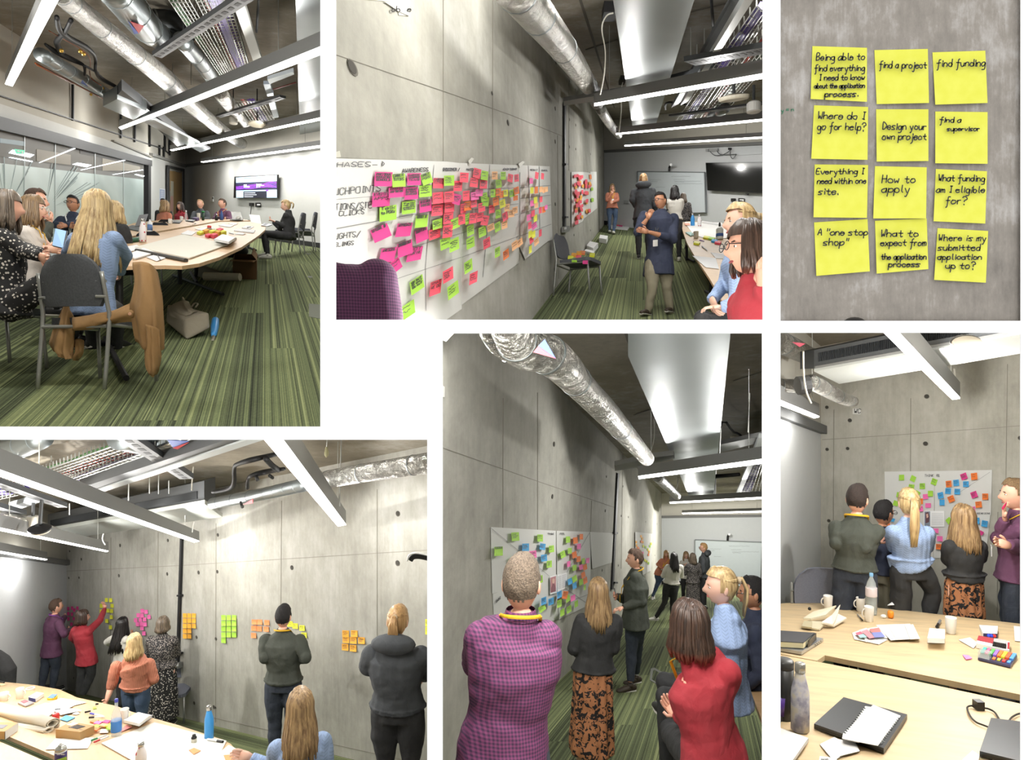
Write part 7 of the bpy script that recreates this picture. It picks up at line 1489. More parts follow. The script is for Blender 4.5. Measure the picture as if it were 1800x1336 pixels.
mb = MB(); mb.ball(RA.F(412, 452)+V3(0, 0, .15), (.28, .3, .17), 14, 9); mb.ball(RA.F(400, 446)+V3(0, 0, .12), (.15, .2, .12), 12, 8); mb.build('backpack', BLACK, smooth=True, org=RA.F(412, 452), tagd=('black backpack on the floor under the table', 'bag'))
MB().tube(smooth_curve([RA.F(425, 448)+V3(0, 0, .03), RA.F(440, 452)+V3(0, 0, .03), RA.F(452, 455)+V3(0, 0, .03)], 4), .02, 6).build('strap', BLACK, bpy.data.objects['backpack'])
for pts, lab in (([(543, 534), (563, 536), (564, 561), (543, 557)], 'grey framed floor socket plate at the right edge of the meeting room'), ([(541, 485), (549, 486), (549, 489), (541, 488)], 'small dark floor socket plate near the right edge'), ([(538, 445), (546, 446), (546, 448), (538, 447)], 'tiny dark floor plate by the empty chair')):
    flat(RA, pts, 0.0, .004, 'floor_socket_plate', lab, 'floor plate', M('#5c604e', .7))
# things on the table
flat(RA, [(237, 436), (322, 413), (401, 431), (333, 455.5)], .735, .012, 'flip_chart_pad', 'big cream flip chart pad lying on the near end of the table', 'pad', M('#dcd8cb', .8))
MB().tube([RA.F(240, 440, .745), RA.F(327, 458, .745)], .02, 10).build('pad_binding', M('#3a3732', .6), org=RA.F(280, 448, .74), tagd=('dark rolled binding along the near edge of the flip chart pad', 'pad binding'))
flat(RA, [(222, 450), (253, 437.5), (273, 446), (238, 456.5)], .735, .014, 'notebook', 'white notebook in front of the blonde hair, table end', 'notebook', PAPER); flat(RA, [(224, 434), (240, 431), (252, 437), (228, 443)], .735, .006, 'paper_sheet', 'small white sheet left of the notebook', 'paper', PAPER)
flat(RA, [(257, 452), (281, 446), (291, 454), (275, 459.5)], .735, .003, 'paper_sheet', 'white sheet with a pen lying on it, table edge', 'paper', PAPER); pen(RA, (276, 447), (282, 458), .7, .742, BLK2, BLK2, 'thin black pen on the white sheet at the table edge', 'ballpoint_pen')
flat(RA, [(318, 411), (330, 405), (345, 408), (337, 414)], .735, .003, 'paper_sheet', 'white sheet behind the flip chart pad', 'paper', PAPER); flat(RA, [(343, 403), (360, 399), (378, 402), (362, 407)], .735, .003, 'paper_sheet', 'white sheet by the red lidded jar', 'paper', PAPER)
for i, (x, y, k) in enumerate(((352, 411, 'yellow'), (362, 409, 'amber'), (373, 412, 'yellow'), (380, 409, 'lime'), (386, 407, 'coral'), (391, 413, 'yellow'), (366, 416, 'coral'), (376, 417, 'coral'), (384, 413, 'amber'))):
    d = RA.D(y, .74); flat(RA, [(x-6, y+.5), (x+1, y-2), (x+7, y), (x, y+2.6)], .735, .035+.012*(i % 3), 'sticky_note_pad', '%s pad of sticky notes, %s pad of the heap on the meeting table' % (NC[k][0], nth(i)), 'note pad', M(NC[k][1], .8), 'coloured note pads on the meeting table')
lathe_thing(RA, 368, 407, 10, [('jar', [(4.5, 0), (5, .05), (5, .5), (3.5, .6)], M('#9b8d80', .3)), ('lid', [(3.3, .58), (3.4, .6), (3.4, 1.0), (2.8, 1.02)], M('#c9302c', .4))], .73, 'jar', 'small jar with a red lid beside the coloured note pads', 'jar', None)
for i in range(3): flat(RA, [(376+i, 424), (390+i, 415), (416-i, 421), (404-i, 429)], .735+i*.03, .026, 'index_card_pad', ['bottom', 'middle', 'top'][i]+' white card pad of the stack at the table edge', 'card pad', PAPER if i % 2 == 0 else M('#cfd2da'), 'white card pads at the table edge')
for p_, lab in (([(411, 406), (418, 402), (449, 405), (446, 410)], 'wide white sheet near the silver laptop'), ([(413, 412), (420, 409), (432, 411), (428, 413)], 'small white strip in front of the wide sheet'), ([(384, 397), (392, 394), (412, 396), (405, 400)], 'blue grey card pad in the table middle'), ([(402, 394), (408, 392), (418, 393.5), (414, 396)], 'pale paper near the centre of the table'), ([(425, 401), (432, 397), (446, 399), (440, 403)], 'white pad beside the black pens')): flat(RA, p_, .735, .008, 'paper_sheet', lab, 'paper', PAPER)
bottle(RA, 251, 426, 42, 11.5, .73, 'white bottle with small red flowers and a steel cap, meeting table', FLOR)
lathe_thing(RA, 263.5, 409, 23, [('bottle_body', [(4, 0), (4.2, .05), (4.2, .78), (2, .86)], M('#dfe2e2', .4)), ('label_band', [(4.3, .15), (4.3, .6)], M('#5f7fb2', .5)), ('cap', [(1.3, .85), (1.5, .9), (1.2, 1.0)], PAPER)], .73, 'sanitiser_bottle', 'small white pump bottle with a blue label beside the flowered bottle', 'bottle', None)
MB().tube([RA.F(229, 422.5, .76), RA.F(245, 420.5, .76)], .03, 10).build('glasses_case', M('#20694a', .5), org=RA.F(236, 422, .74), tagd=('dark green slim case beside the flowered bottle', 'case'))
bottle(RA, 214, 404, 24, 9, .73, 'dark bottle with purple lid beside the blonde hair', M('#4f5450', .3), M('#7a4ab0', .5))
laptop(RA, [(219, 402), (232, 397), (252, 400), (243, 407)], [(237, 398, 11.6), (253, 396, 11.6), (260, 376, 11.9), (245, 378, 11.9)], .735, 0, 'grey laptop seen from behind near the flowered bottle', M('#1f2023', .4), None, M('#77787c', .35, .4))
laptop(RA, [(84.7, 435), (111, 440), (112, 451), (93, 461)], [(91.5, 432, 5.5), (111, 437, 5.35), (117.7, 405.4, 5.5), (97.3, 400.5, 5.6)], .60, 0, 'silver laptop with a lit screen on the lap of the cream blouse', SILV, emis('laptop_screen', '#8fb0d8', .45), M('#26282c', .4))
laptop(RA, [(459, 397), (466, 393), (479, 396), (470, 399)], [(443, 394.5, 14.5), (460, 397, 14.3), (456, 378.5, 14.8), (438, 377, 15.0)], .735, 0, 'silver laptop in front of the black polo neck', SILV, None, M('#a9a49a', .35, .4))
laptop(RA, [(404, 387.5), (412, 385.5), (428, 386), (424, 388)], [(409, 386, 15.6), (427, 387, 15.4), (423, 373, 15.8), (406, 372, 16)], .735, 0, 'dark grey laptop beside the purple shirt', M('#33332f', .4), None, M('#5f5c54', .35, .4))
mug(RA, 299, 394, 9, 6.5, .73, 'cream mug nearest the coral jumper'); mug(RA, 319, 388.5, 8, 5.5, .73, 'cream mug at the far table edge'); mug(RA, 419, 387.8, 7, 6, .73, 'cream mug right of the blue bottle', -1); mug(RA, 349, 387, 12, 6, .73, 'tall paper cup before the bald person', 1, M('#dcd7ca', .6), False)
lathe_thing(RA, 357, 387.5, 14, [('cup', [(2, 0), (2.6, 1)], M('#1c3b2a', .5)), ('lid', [(2.8, 1), (2.8, 1.12), (2.2, 1.15)], M('#2f9a4a', .5))], .73, 'travel_cup', 'green travel cup before the bald person', 'cup', None)
bottle(RA, 389.5, 387, 16, 5.5, .73, 'blue bottle standing in front of the purple shirt', M('#2a4f8c', .4), M('#2a4f8c', .4)); bottle(RA, 327, 388, 18, 4.5, .73, 'clear water bottle before the red cardigan', CLEAR, PAPER); bottle(RA, 380.5, 387.5, 11, 5, .73, 'short dark cup with silver rim near the blue bottle', BLK2)
flat(RA, [(294, 392), (302, 388), (320, 389), (316, 393)], .735, .02, 'tablet', 'dark tablet on the far table', 'tablet', DARKL); flat(RA, [(326, 389), (334, 387), (345, 388), (340, 390.5)], .735, .02, 'tablet', 'second dark tablet right of the first', 'tablet', DARKL); flat(RA, [(338, 387.5), (343, 386), (350, 387), (346, 388.5)], .735, .06, 'pouch', 'small purple pouch on the far table', 'pouch', M('#4a2f6a'))
cablepx([P_ for P_ in ((318, 391, 14.8), (335, 396, 13.4), (344, 393, 14), (330, 390, 15))], .008, 'black_cable', BLACK, 'thin black cable snaking across the far table')
pen(RA, (403, 410.5), (411, 412.5), .8, .74, BLK2, BLK2, 'black pen beside the coloured note pads'); pen(RA, (435, 401), (441, 399.5), .8, .74, BLK2, BLK2, 'black pen near the silver laptop')
# screen on the wall and sockets
sc_ = [WA2.pt(x, y, .09) for x, y in ((413.3, 348.3), (489.4, 348.3), (490.4, 307), (414.6, 311))]
t = thing('wall_screen', 'lit wall screen showing a purple and blue web page', 'screen', WA2.pt(450, 330)); MB().prism(sc_, WA2.n*.05).build('bezel', BLK2, t)
def scr(pts, c, e, nm, o=.145): patch(WA2, pts, o, emis('screen_'+c.strip('#'), c, e), nm, t, .001)
lx = lambda u, v: (414.9+74.6*u+.3*v, (312.2-4.3*u)*(1-v)+(347.4+0*u)*v)
Q = lambda u0, v0, u1, v1: [lx(u0, v1), lx(u1, v1), lx(u1, v0), lx(u0, v0)]
scr(Q(0, 0, .96, 1), '#bfe0f5', .9, 'page_background'); scr(Q(0, .26, .96, .64), '#1c1440', .6, 'banner', .147); scr(Q(.17, .70, .72, 1), '#0c1026', .5, 'dark_panel', .147); scr(Q(.18, .04, .62, .09), '#7fb6dd', .7, 'menu_strip', .147)
rn = random.Random(2); mb1, mb2 = MB(), MB()
for i in range(16):
    pts = [(u/12*.95, .47+.10*math.sin(u*.55+i*.35)+.006*i*math.cos(u*.3)) for u in range(13)]
    ribbons(mb1 if i % 2 else mb2, [pts], .012, lambda a, b: WA2.pt(*lx(a, b), .150), False)
mb1.build('magenta_wave', emis('wave_magenta', '#c23ab0', .9), t); mb2.build('blue_wave', emis('wave_blue', '#3a4ad8', .9), t)
for u0, v0, u1, v1 in ((.18, .36, .25, .42), (.18, .45, .32, .51), (.49, .36, .60, .39), (.49, .42, .66, .45), (.49, .48, .57, .51), (.19, .76, .45, .79), (.19, .85, .48, .88), (.19, .94, .40, .97), (.19, .12, .27, .17), (.48, .34, .487, .54)): scr(Q(u0, v0, u1, v1), '#e6eefc', .9, 'text_line', .152)
scr(Q(.70, .62, .76, .70), '#7a2ab0', .8, 'round_button', .152)
for pts, c, lab in (([(440, 357), (446.5, 357), (446.5, 362.5), (440, 362.5)], '#141416', 'black socket plate below the lit screen, left one'), ([(451, 356.5), (458.5, 356.5), (458.5, 364), (451, 364)], '#141416', 'black socket plate with white plugs, right one'), ([(371.5, 346), (376, 346), (376, 354.5), (371.5, 354.5)], '#d8d8d4', 'white thermostat between the bald person and the screen')):
    o = patch(WA2, pts, .01, M(c, .5), 'wall_socket' if c == '#141416' else 'thermostat', None, .04, tagd=(lab, 'socket' if c == '#141416' else 'thermostat'))
patch(WA2, [(453, 359), (457.5, 359), (457.5, 361), (453, 361)], .055, WHITE, 'plug', bpy.data.objects['wall_socket.001'], .02); patch(WA2, [(372.5, 347), (375.3, 347), (375.3, 349.5), (372.5, 349.5)], .052, BLK2, 'display', bpy.data.objects['thermostat'], .002)
MB().tube(smooth_curve([WA2.pt(442, 362, .08), WA2.pt(441, 370, .08), WA2.pt(440, 378, .08)], 4), .01, 6).build('cable', BLACK, org=WA2.pt(441, 370, .08), tagd=('black cable hanging from the left socket plate', 'cable'))

# ---------------------------------------------------------------- bay B
BAY[0] = 'B'
WOODB = wood('oak_table_b', .1, '#b8976f')
tB = table(RB, [(1197, 391), (1215, 388.5), (1353, 396), (1353, 571), (1290, 571), (1262, 515), (1247, 489), (1222, 452), (1207, 426), (1200, 405)], .73, 'meeting_table', 'oak table at the right of the chart bay with papers and bottles', WOODB)
trestle(RB, tB, 1207, 458, (1205, 455), (1220, 462)); trestle(RB, tB, 1250, 520, (1240, 515), (1262, 528))
chair(RB, 1019, 10.45, 118, 'grey stacking chair by the wall holding note pads', 1.12, M('#4c4e55', .9, grain=90.0))
for i, (x, y, k) in enumerate(((1003, 455, 'yellow'), (1010, 459, 'lime'), (1009, 450, 'amber'), (1018, 447, 'amber'), (1024, 446, 'salmon'), (1017, 454, 'coral'), (1029, 462, 'magenta'), (1041, 450, 'yellow'))):
    q = [RB.F(x+a, y+b, .56) for a, b in ((-5, 2), (4, 2.5), (5, -2), (-4, -2.5))]; MB().prism(q, (0, 0, .03)).build('sticky_note_pad', M(NC[k][1], .8), org=q[0], tagd=('%s note pad on the chair seat, %s of the eight' % (NC[k][0], nth(i)), 'note pad', 'note pads on the chair seat'))
chair(RB, 1200, 16.2, 100, 'grey chair beyond the black trousers by the table', 1.0)
for pts, lab, th in (([(1053, 426), (1066, 428.5), (1068.5, 422), (1055, 420)], 'farthest white card pad on the carpet', .12), ([(1031, 440), (1043, 445), (1051.5, 435.5), (1037, 432)], 'middle white card pad on the carpet', .12), ([(1027, 445), (1043, 449.5), (1045, 445), (1030, 442)], 'white card pad nearest the chair on the carpet', .06)): flat(RB, pts, 0, th, 'card_pad', lab, 'card pad', PAPER)
flat(RB, [(1065, 393), (1072, 402), (1103, 405), (1108, 398), (1090, 393)], 0.0, .03, 'rolled_chart', 'crumpled white chart sheet lying along the far wall', 'paper', PAPER)
for i, (x, y, k) in enumerate(((1087, 396, 'coral'), (1091, 397, 'magenta'), (1096, 395, 'lime'))): flat(RB, [(x-3, y+1), (x+3, y+1.5), (x+4, y-1.5), (x-2, y-1.8)], .035, .02, 'sticky_note', '%s note on the crumpled sheet on the floor' % NC[k][0], 'sticky note', M(NC[k][1]), 'notes on the crumpled floor sheet')
def board(W, pts, label, lines):
    t = thing('whiteboard', label, 'whiteboard', W.pt(*pts[0])); q = [W.pt(x, y, .02) for x, y in pts]; MB().prism(q, W.n*.04).build('board_surface', M('#cdd4d8', .15), t)
    for i in range(4):
        a, b = pts[i], pts[(i+1) % 4]; line_on(W, a, b, 1.1, .05, M('#8f9396', .4, .5), 'board_frame', t, .05)
    for x0, x1, y in lines:
        mb = MB(); xx = x0; c = []; rn = random.Random(int(x0*y))
        while xx < x1: c.append((xx, y+rn.uniform(-.5, .5))); xx += rn.uniform(.5, 1.0)
        ribbons(mb, [c], .35, lambda a, b: W.pt(a, b, .065), False); mb.build('pen_writing', M('#7a8086'), t)
    return t
board(WB2, [(1122, 376), (1242.3, 374), (1240, 303), (1122, 301.5)], 'whiteboard with faint writing on the back wall, chart bay', [(1141, 1162, 316), (1141, 1156, 319), (1141, 1147, 322.5), (1180, 1214, 310), (1184, 1204, 315.5), (1185, 1232, 318.5), (1186, 1203, 320), (1185, 1235, 323), (1152, 1169, 329)])
t = thing('board_arm', 'black arm with a white cap above the whiteboard', 'lamp', WB2.pt(1177, 295)); MB().tube([WB2.pt(1176, 301, .1), WB2.pt(1176.5, 294, .12), WB2.pt(1179, 290, .25)], .035, 8).build('arm', BLACK, t); MB().ball(WB2.pt(1179.5, 289.5, .3), .045, 10, 8).build('tip', WHITE, t)
tvq = [WB2.pt(x, y, .1) for x, y in ((1245.5, 335), (1352, 340.5), (1352, 285), (1242.5, 286.5))]; t = thing('wall_screen', 'large black switched off screen at the right of the whiteboard', 'screen', WB2.pt(1290, 310)); MB().prism(tvq, WB2.n*.05).build('bezel', BLK2, t); c = sum(tvq, V3(0, 0, 0))/4; MB().prism([c+(p-c)*.975+WB2.n*.051 for p in tvq], WB2.n*.002).build('panel', M('#060708', .12), t); patch(WB2, [(1312, 340), (1317, 340), (1315, 343.5), (1313, 343)], .1, BLK2, 'bracket', t, .04)
for pts, lab in (([(1286.5, 349), (1293.5, 349), (1293.5, 354.5), (1286.5, 354.5)], 'black socket plate under the dark screen, left one'), ([(1299.5, 348.5), (1309.5, 349), (1309.5, 356), (1299.5, 355.5)], 'black socket plate under the dark screen with a white plug')): patch(WB2, pts, .01, BLK2, 'wall_socket', None, .04, tagd=(lab, 'socket'))
patch(WB2, [(1301, 350.5), (1308, 350.5), (1307.5, 354), (1305, 352.5), (1301, 352)], .055, WHITE, 'plug', bpy.data.objects['wall_socket.003'] if 'wall_socket.003' in bpy.data.objects else None, .02)
for pts, lab in (([(1242.5, 262), (1247, 262), (1247, 267), (1242.5, 267)], 'left small socket high on the back wall'), ([(1248.5, 261.5), (1263.5, 261), (1263.5, 266.5), (1248.5, 267)], 'double socket high on the back wall'), ([(1282, 260), (1286, 260), (1286, 264), (1282, 264)], 'black plug high on the back wall')): patch(WB2, pts, .01, M('#9a9b9b', .5) if 'plug' not in lab else BLK2, 'wall_socket', None, .05, tagd=(lab, 'socket'))
for q, lab in (([(1248, 266), (1256, 273), (1270, 272), (1280, 267), (1284, 263)], 'grey cable looping between the high sockets'), ([(1260, 265), (1268, 272), (1294, 271)], 'second grey cable to the wall hatch'), ([(1284, 264), (1284, 273), (1288, 279), (1294, 272)], 'third cable hanging from the black plug')): MB().tube(smooth_curve([WB2.pt(x, y, .09) for x, y in q], 4), .012, 5).build('cable', M('#55575a'), org=WB2.pt(*q[0], .09), tagd=(lab, 'cable'))
patch(WB2, [(1295, 259), (1341, 257), (1341, 271), (1295, 273.5)], .01, M('#bfc2c4', .7), 'access_hatch', None, .03, tagd=('pale access hatch high on the back wall at the right', 'hatch'))
patch(WB2, [(1098, 352), (1107, 353), (1107, 358), (1098, 357.5)], .01, M('#a5a7a9', .5), 'wall_socket', None, .04, tagd=('grey socket low on the back wall behind the hoodie', 'socket'))
flat(RB, [(1203, 390.5), (1268, 391.5), (1280, 400), (1300, 420), (1234, 418), (1218, 412)], .735, .006, 'chart_sheet', 'large white chart paper spread on the table', 'paper', PAPER2)
MB().tube([RB.F(1235, 390.5, .76), RB.F(1272, 396, .76), RB.F(1290, 404, .76)], .03, 10).build('paper_roll', PAPER, org=RB.F(1260, 392, .74), tagd=('rolled white paper along the far table edge', 'paper roll'))
flat(RB, [(1203, 393), (1212, 392.5), (1213, 396), (1205, 396.5)], .745, .006, 'sticky_note', 'salmon sheet beside the blue bottle', 'paper', M('#e89a78'))
bottle(RB, 1217.5, 397.5, 22, 7.2, .73, 'sky blue bottle on the chart paper', BLUEB); bottle(RB, 1229.5, 398.5, 21, 6.6, .73, 'white flowered bottle beside the blue bottle', FLOR)
mug(RB, 1223.5, 419, 12, 9, .73, 'cream mug near the table edge, chart bay', -1, M('#c9beac', .4)); flat(RB, [(1205, 410), (1214, 409), (1221, 414), (1214, 416)], .735, .02, 'card_pad', 'small teal and white pad by the mug', 'card pad', M('#8fb5b0'))
lathe_thing(RB, 1265, 421, 30, [('bottle_body', [(6, 0), (6.3, .05), (6.3, .6), (2.6, .75)], M('#dcdcd6', .3)), ('label_band', [(6.5, .16), (6.5, .34)], M('#3f63a8', .5)), ('nozzle', [(1.8, .72), (1.8, .92), (1.2, 1.0)], BLK2)], .73, 'spray_bottle', 'white spray bottle with a blue label at the table', 'bottle', None)
for i, (x, y, k) in enumerate(((1242, 419, 'yellow'), (1251, 421, 'lime'), (1256, 425, 'blue'), (1262, 428, 'coral'), (1225, 429, 'yellow'))): flat(RB, [(x-6, y+1), (x+4, y+2.5), (x+6, y-.5), (x-4, y-2)], .735, .03, 'sticky_note_pad', '%s note pad on the table right of the mug, %s pad' % (NC[k][0], nth(i)), 'note pad', M(NC[k][1]), 'note pads on the chart bay table')
pen(RB, (1219, 426), (1227, 430), .9, .735, BLK2, BLK2, 'black marker on the yellow pad'); pen(RB, (1234, 434), (1243, 441), 1.1, .735, BLK2, M('#c9c9c9'), 'black capped marker in the table middle'); pen(RB, (1230, 423), (1238, 425), .8, .735, M('#5a3a9a'), M('#5a3a9a'), 'purple marker near the mug')
flat(RB, [(1217, 450), (1258, 454), (1264, 473), (1240, 470)], .735, .004, 'paper_sheet', 'white printed sheet at the table edge before the blue knit', 'paper', PAPER); flat(RB, [(1249, 444), (1272, 447), (1275, 455), (1258, 454)], .735, .004, 'paper_sheet', 'second white sheet behind the printed sheet', 'paper', PAPER)

# ---------------------------------------------------------------- bay D
BAY[0] = 'D'
WOODD = wood('oak_table_d', .5, '#cdac82')
tD = table(RD, [(-25, 1197), (0, 1198), (60, 1204), (105, 1212), (135, 1226), (204, 1241), (233, 1251.5), (268, 1262), (315, 1275), (366, 1292), (392, 1300), (406, 1308), (413, 1316), (418, 1330), (420, 1400), (160, 1420), (105, 1334), (97, 1329), (14, 1294), (-60, 1264)], .73, 'meeting_table', 'oak table in front of the wall covered in stationery', WOODD)
tD2 = table(RD, [(-60, 1279), (0, 1303.5), (75, 1336), (150, 1372), (150, 1440), (-60, 1440)], .73, 'meeting_table', 'second oak table in the lower left corner beyond the slot', WOODD)
chair(RD, 303, 10.3, 170, 'grey chair against the concrete wall behind the spotted dress')
T = .735
mug(RD, 7, 1232, 14, 15, T, 'cream mug at the far left of the table, wall bay'); mug(RD, 35, 1228, 18, 13, T, 'tall cream mug second from the left, wall bay'); mug(RD, 219, 1268, 22, 14, T, 'white mug behind the clear glass bottle')
t = thing('tape_roll', 'white and red roll of tape beside the tall mug', 'tape', RD.F(53, 1213, T)); b = RD.F(53, 1213, T); k = b.y/FPX; MB().lathe(b, [(7*k, 0), (7.4*k, 3.5*k), (5*k, 3.5*k), (4.6*k, 0)], 20).build('roll', M('#d8c8c0', .5), t, smooth=False)
t = thing('tape_roll', 'yellow roll of tape with blue print on the table', 'tape', RD.F(92, 1229, T)); b = RD.F(92, 1229, T); k = b.y/FPX; MB().lathe(b, [(7.5*k, 0), (8*k, 4*k), (5*k, 4*k), (4.6*k, 0)], 20).build('roll', M('#d9b52c', .5), t); MB().prism([b+V3(-6*k, -4*k, 4*k), b+V3(5*k, -6*k, 4*k), b+V3(7*k, 3*k, 6.5*k), b+V3(-3*k, 4*k, 6.5*k)], (0, 0, .004)).build('label_band', M('#5f7fa8', .5), t)
boxF(RD, [(50, 1231), (63, 1234), (77, 1224), (64, 1222)], T, 6, 'marker_box', 'white marker box with a dark blue and red end', 'box', PAPER, [])
q = [RD.F(x, y, T) for x, y in ((50.5, 1231.3), (62.5, 1234.2))]; MB().prism([q[0]+V3(0, -.004, 0), q[1]+V3(0, -.004, 0), q[1]+V3(0, -.004, .036), q[0]+V3(0, -.004, .036)], (0, .002, 0)).build('coloured_end', M('#27306a', .5), bpy.data.objects['marker_box'])
flat(RD, [(31, 1237), (45, 1231), (60, 1237), (45, 1243)], T, .012, 'stationery_pack', 'grey and red stationery pack lying left of the papers', 'packet', M('#8d8a8c', .4)); flat(RD, [(36, 1233), (44, 1230), (50, 1233), (42, 1236)], T+.012, .003, 'packet_print', 'red printed card on the stationery pack', 'card', M('#b5535a', .5))
for i, (p_, lab) in enumerate((([(52, 1247), (80, 1236), (100, 1240), (70, 1262)], 'leftmost white sheet of the paper fan'), ([(78, 1240), (107, 1227.5), (152, 1235), (108, 1246)], 'farthest white sheet of the paper fan'), ([(86, 1246), (122, 1236), (130, 1241), (104, 1252)], 'middle white sheet of the paper fan'), ([(88, 1246), (104, 1242), (144, 1249), (107, 1257)], 'nearest white sheet of the paper fan'), ([(60, 1250), (84, 1244), (96, 1252), (82, 1261)], 'curled white sheet under the paper fan'))): flat(RD, p_, T+i*.004, .003, 'paper_sheet', lab, 'paper', PAPER)
flat(RD, [(80, 1318), (97, 1299), (165, 1297), (154, 1316)], T, .003, 'paper_sheet', 'white sheet partly under the kraft box', 'paper', PAPER); flat(RD, [(127, 1256), (134, 1251), (140, 1255), (135, 1257)], T, .006, 'card', 'small folded white card beside the markers', 'card', PAPER)
pt = thing('paper_roll', 'thick loose roll of cream chart paper at the left of the table', 'paper roll', RD.F(45, 1280, T)); CRM = M('#d5d0c2', .85)
def spiral(a, b, ra, rb, turns, name, squash=.7, parent=pt):
    A, B = Vector(a), Vector(b); ax = (B-A).normalized(); u = ax.cross(V3(0, 0, 1)).normalized(); n = 40; vs = []
    for e, c, r in ((0, A, ra), (1, B, rb)):
        for i in range(n+1):
            th = 2*math.pi*turns*i/n-.6; rr_ = r*(.55+.45*i/n); vs.append(c+u*(math.cos(th)*rr_)+V3(0, 0, 1)*(math.sin(th)*rr_*squash))
    mb = MB(); mb.add(vs, [(i, i+1, n+1+i+1, n+1+i) for i in range(n)]); o = mb.build(name, CRM, parent, smooth=True); m_ = o.modifiers.new('t', 'SOLIDIFY'); m_.thickness = .004; return o
d1 = RD.D(1283, T); spiral(P(-30, 1238, d1+1.2)+V3(0, 0, 0), P(92, 1272, d1-.05), .075, .062, 1.7, 'upper_roll'); spiral(P(-20, 1270, d1+.7), P(86, 1283, d1-.1), .045, .045, 2.2, 'lower_roll', .6)
MB().tube([P(-30, 1238, d1+1.25), P(40, 1262, d1+.5), P(93, 1272, d1-.03)], [(.07, .05), (.066, .05), (.055, .036)], 16, ref=(0, 1, 0), cap=False).build('outer_turn', CRM, pt, smooth=True)
boxF(RD, [(98, 1297), (141, 1302), (166, 1290), (124, 1283)], T, 15, 'kraft_box', 'brown kraft box with a dark window in its lid', 'box', M('#b08a58', .8), [('lid_window', [(.30, .35), (.72, .28), (.80, .72), (.42, .80)], M('#2c2422', .2), .002), ('label', [(.06, .62), (.30, .58), (.36, .95), (.12, .98)], PAPER, .002), ('lid_print', [(.80, .25), (.93, .24), (.94, .30), (.81, .31)], M('#6a5236'), .0015)])
boxF(RD, [(-25, 1299), (8, 1300), (31, 1284), (-5, 1282)], T, 14, 'kraft_box', 'brown kraft box with a white side at the left edge', 'box', M('#b8945f', .8), [('label', [(.3, .3), (.7, .3), (.7, .7), (.3, .7)], M('#6f6a72'), .002)])
q = [RD.F(x, y, T) for x, y in ((8.5, 1300), (31.5, 1284))]; MB().prism([q[0]+V3(.003, 0, 0), q[1]+V3(.003, 0, 0), q[1]+V3(.003, 0, .066), q[0]+V3(.003, 0, .066)], (.001, 0, 0)).build('white_side', M('#cfd0cf'), bpy.data.objects['kraft_box.001'])
lathe_thing(RD, 98, 1278, 24, [('jar', [(5.5, 0), (5.8, .04), (5.8, .48), (5, .5)], M('#a39a8d', .3)), ('lid', [(5.3, .48), (5.6, .5), (5.6, .95), (4.4, 1)], M('#c02a26', .4))], T, 'jar', 'jar with a bright red lid behind the kraft box', 'jar', None)
flat(RD, [(105, 1265), (116, 1258), (132, 1262), (118, 1269)], T, .006, 'leaflet', 'blue leaflet with pale print behind the kraft box', 'leaflet', M('#3a8fc0', .5))
cn = lathe_thing(RD, 107, 1362, 56, [('can_body', [(9.2, 0), (9.5, .02), (9.5, .76), (9.0, .79)], M('#e2e2e0', .35)), ('label_band', [(9.6, .02), (9.7, .05), (9.7, .72), (9.6, .74)], M('#3b2f70', .4)), ('shoulder', [(9.3, .78), (8.2, .86), (4.5, .90), (4.3, .93)], M('#b6b6b2', .25, .8)), ('nozzle', [(3.4, .91), (3.4, .95), (1.8, .97), (1.8, 1.0)], PAPER)], T, 'spray_can', 'spray can with a purple and green label and steel top', 'spray can', None, d=4.0)[0]
MB().prism([P(98, 1336, 3.96), P(117, 1330, 3.96), P(117, 1336, 3.96), P(98, 1345, 3.96)], (0, -.002, 0)).build('green_stripe', M('#9cc24a', .5), cn); m_ = MB(); ribbons(m_, ink_strokes('Screen', 0, 0, 3.2), .7, lambda a, b: P(100+a*.85, 1327-b, 3.965)); m_.build('can_lettering', WHITE, cn)
for i, (x, y, k) in enumerate(((166, 1269, 'salmon'), (172, 1272, 'pink'), (187, 1270, 'magenta'), (170, 1278, 'lime'), (182, 1276, 'peach'), (168, 1283, 'orange'), (192, 1277, 'yellow'), (194, 1281, 'lime'))): flat(RD, [(x-8, y+1), (x+2, y+3), (x+8, y-2), (x-2, y-3)], T+i*.003, .01, 'sticky_note_pad', '%s note pad beside the kraft box, %s of the heap' % (NC[k][0], nth(i)), 'note pad', M(NC[k][1]), 'note pads heaped beside the kraft box')
flat(RD, [(175, 1289), (178, 1282), (192, 1282.5), (190, 1288.5)], T+.005, .004, 'card', 'small blank pinkish card by the glass bottle', 'card', M('#e6dcd8'))
gb = lathe_thing(RD, 204.5, 1293, 64, [('glass_body', [(8.2, 0), (8.6, .03), (8.6, .52), (6.5, .64), (2.8, .78), (2.6, .93)], CLEAR), ('label_band', [(8.75, .13), (8.8, .14), (8.8, .42), (8.75, .43)], M('#3d79bf', .5)), ('cap', [(2.9, .92), (3.0, .93), (3.0, 1.0), (2.4, 1.01)], M('#3a3f9a', .4))], T, 'glass_bottle', 'clear glass bottle with a blue label and blue cap', 'bottle', None)
for i, dz in enumerate((0, .03, .055)): flat(RD, [(216.6+i, 1270.5), (242+i, 1256.4), (267.7-i*2, 1261.5), (244.7, 1277)], T+dz, .024, 'index_card_pad', ['bottom', 'middle', 'top'][i]+' pad of the white stack behind the large blank sheet', 'card pad', [M('#c9ccd4'), PAPER, PAPER2][i], 'white pads behind the large blank sheet')
flat(RD, [(208, 1287), (223, 1274), (232, 1279), (214, 1286.5)], T, .004, 'card', 'white card with red print by the glass bottle', 'card', M('#d98a88', .6))
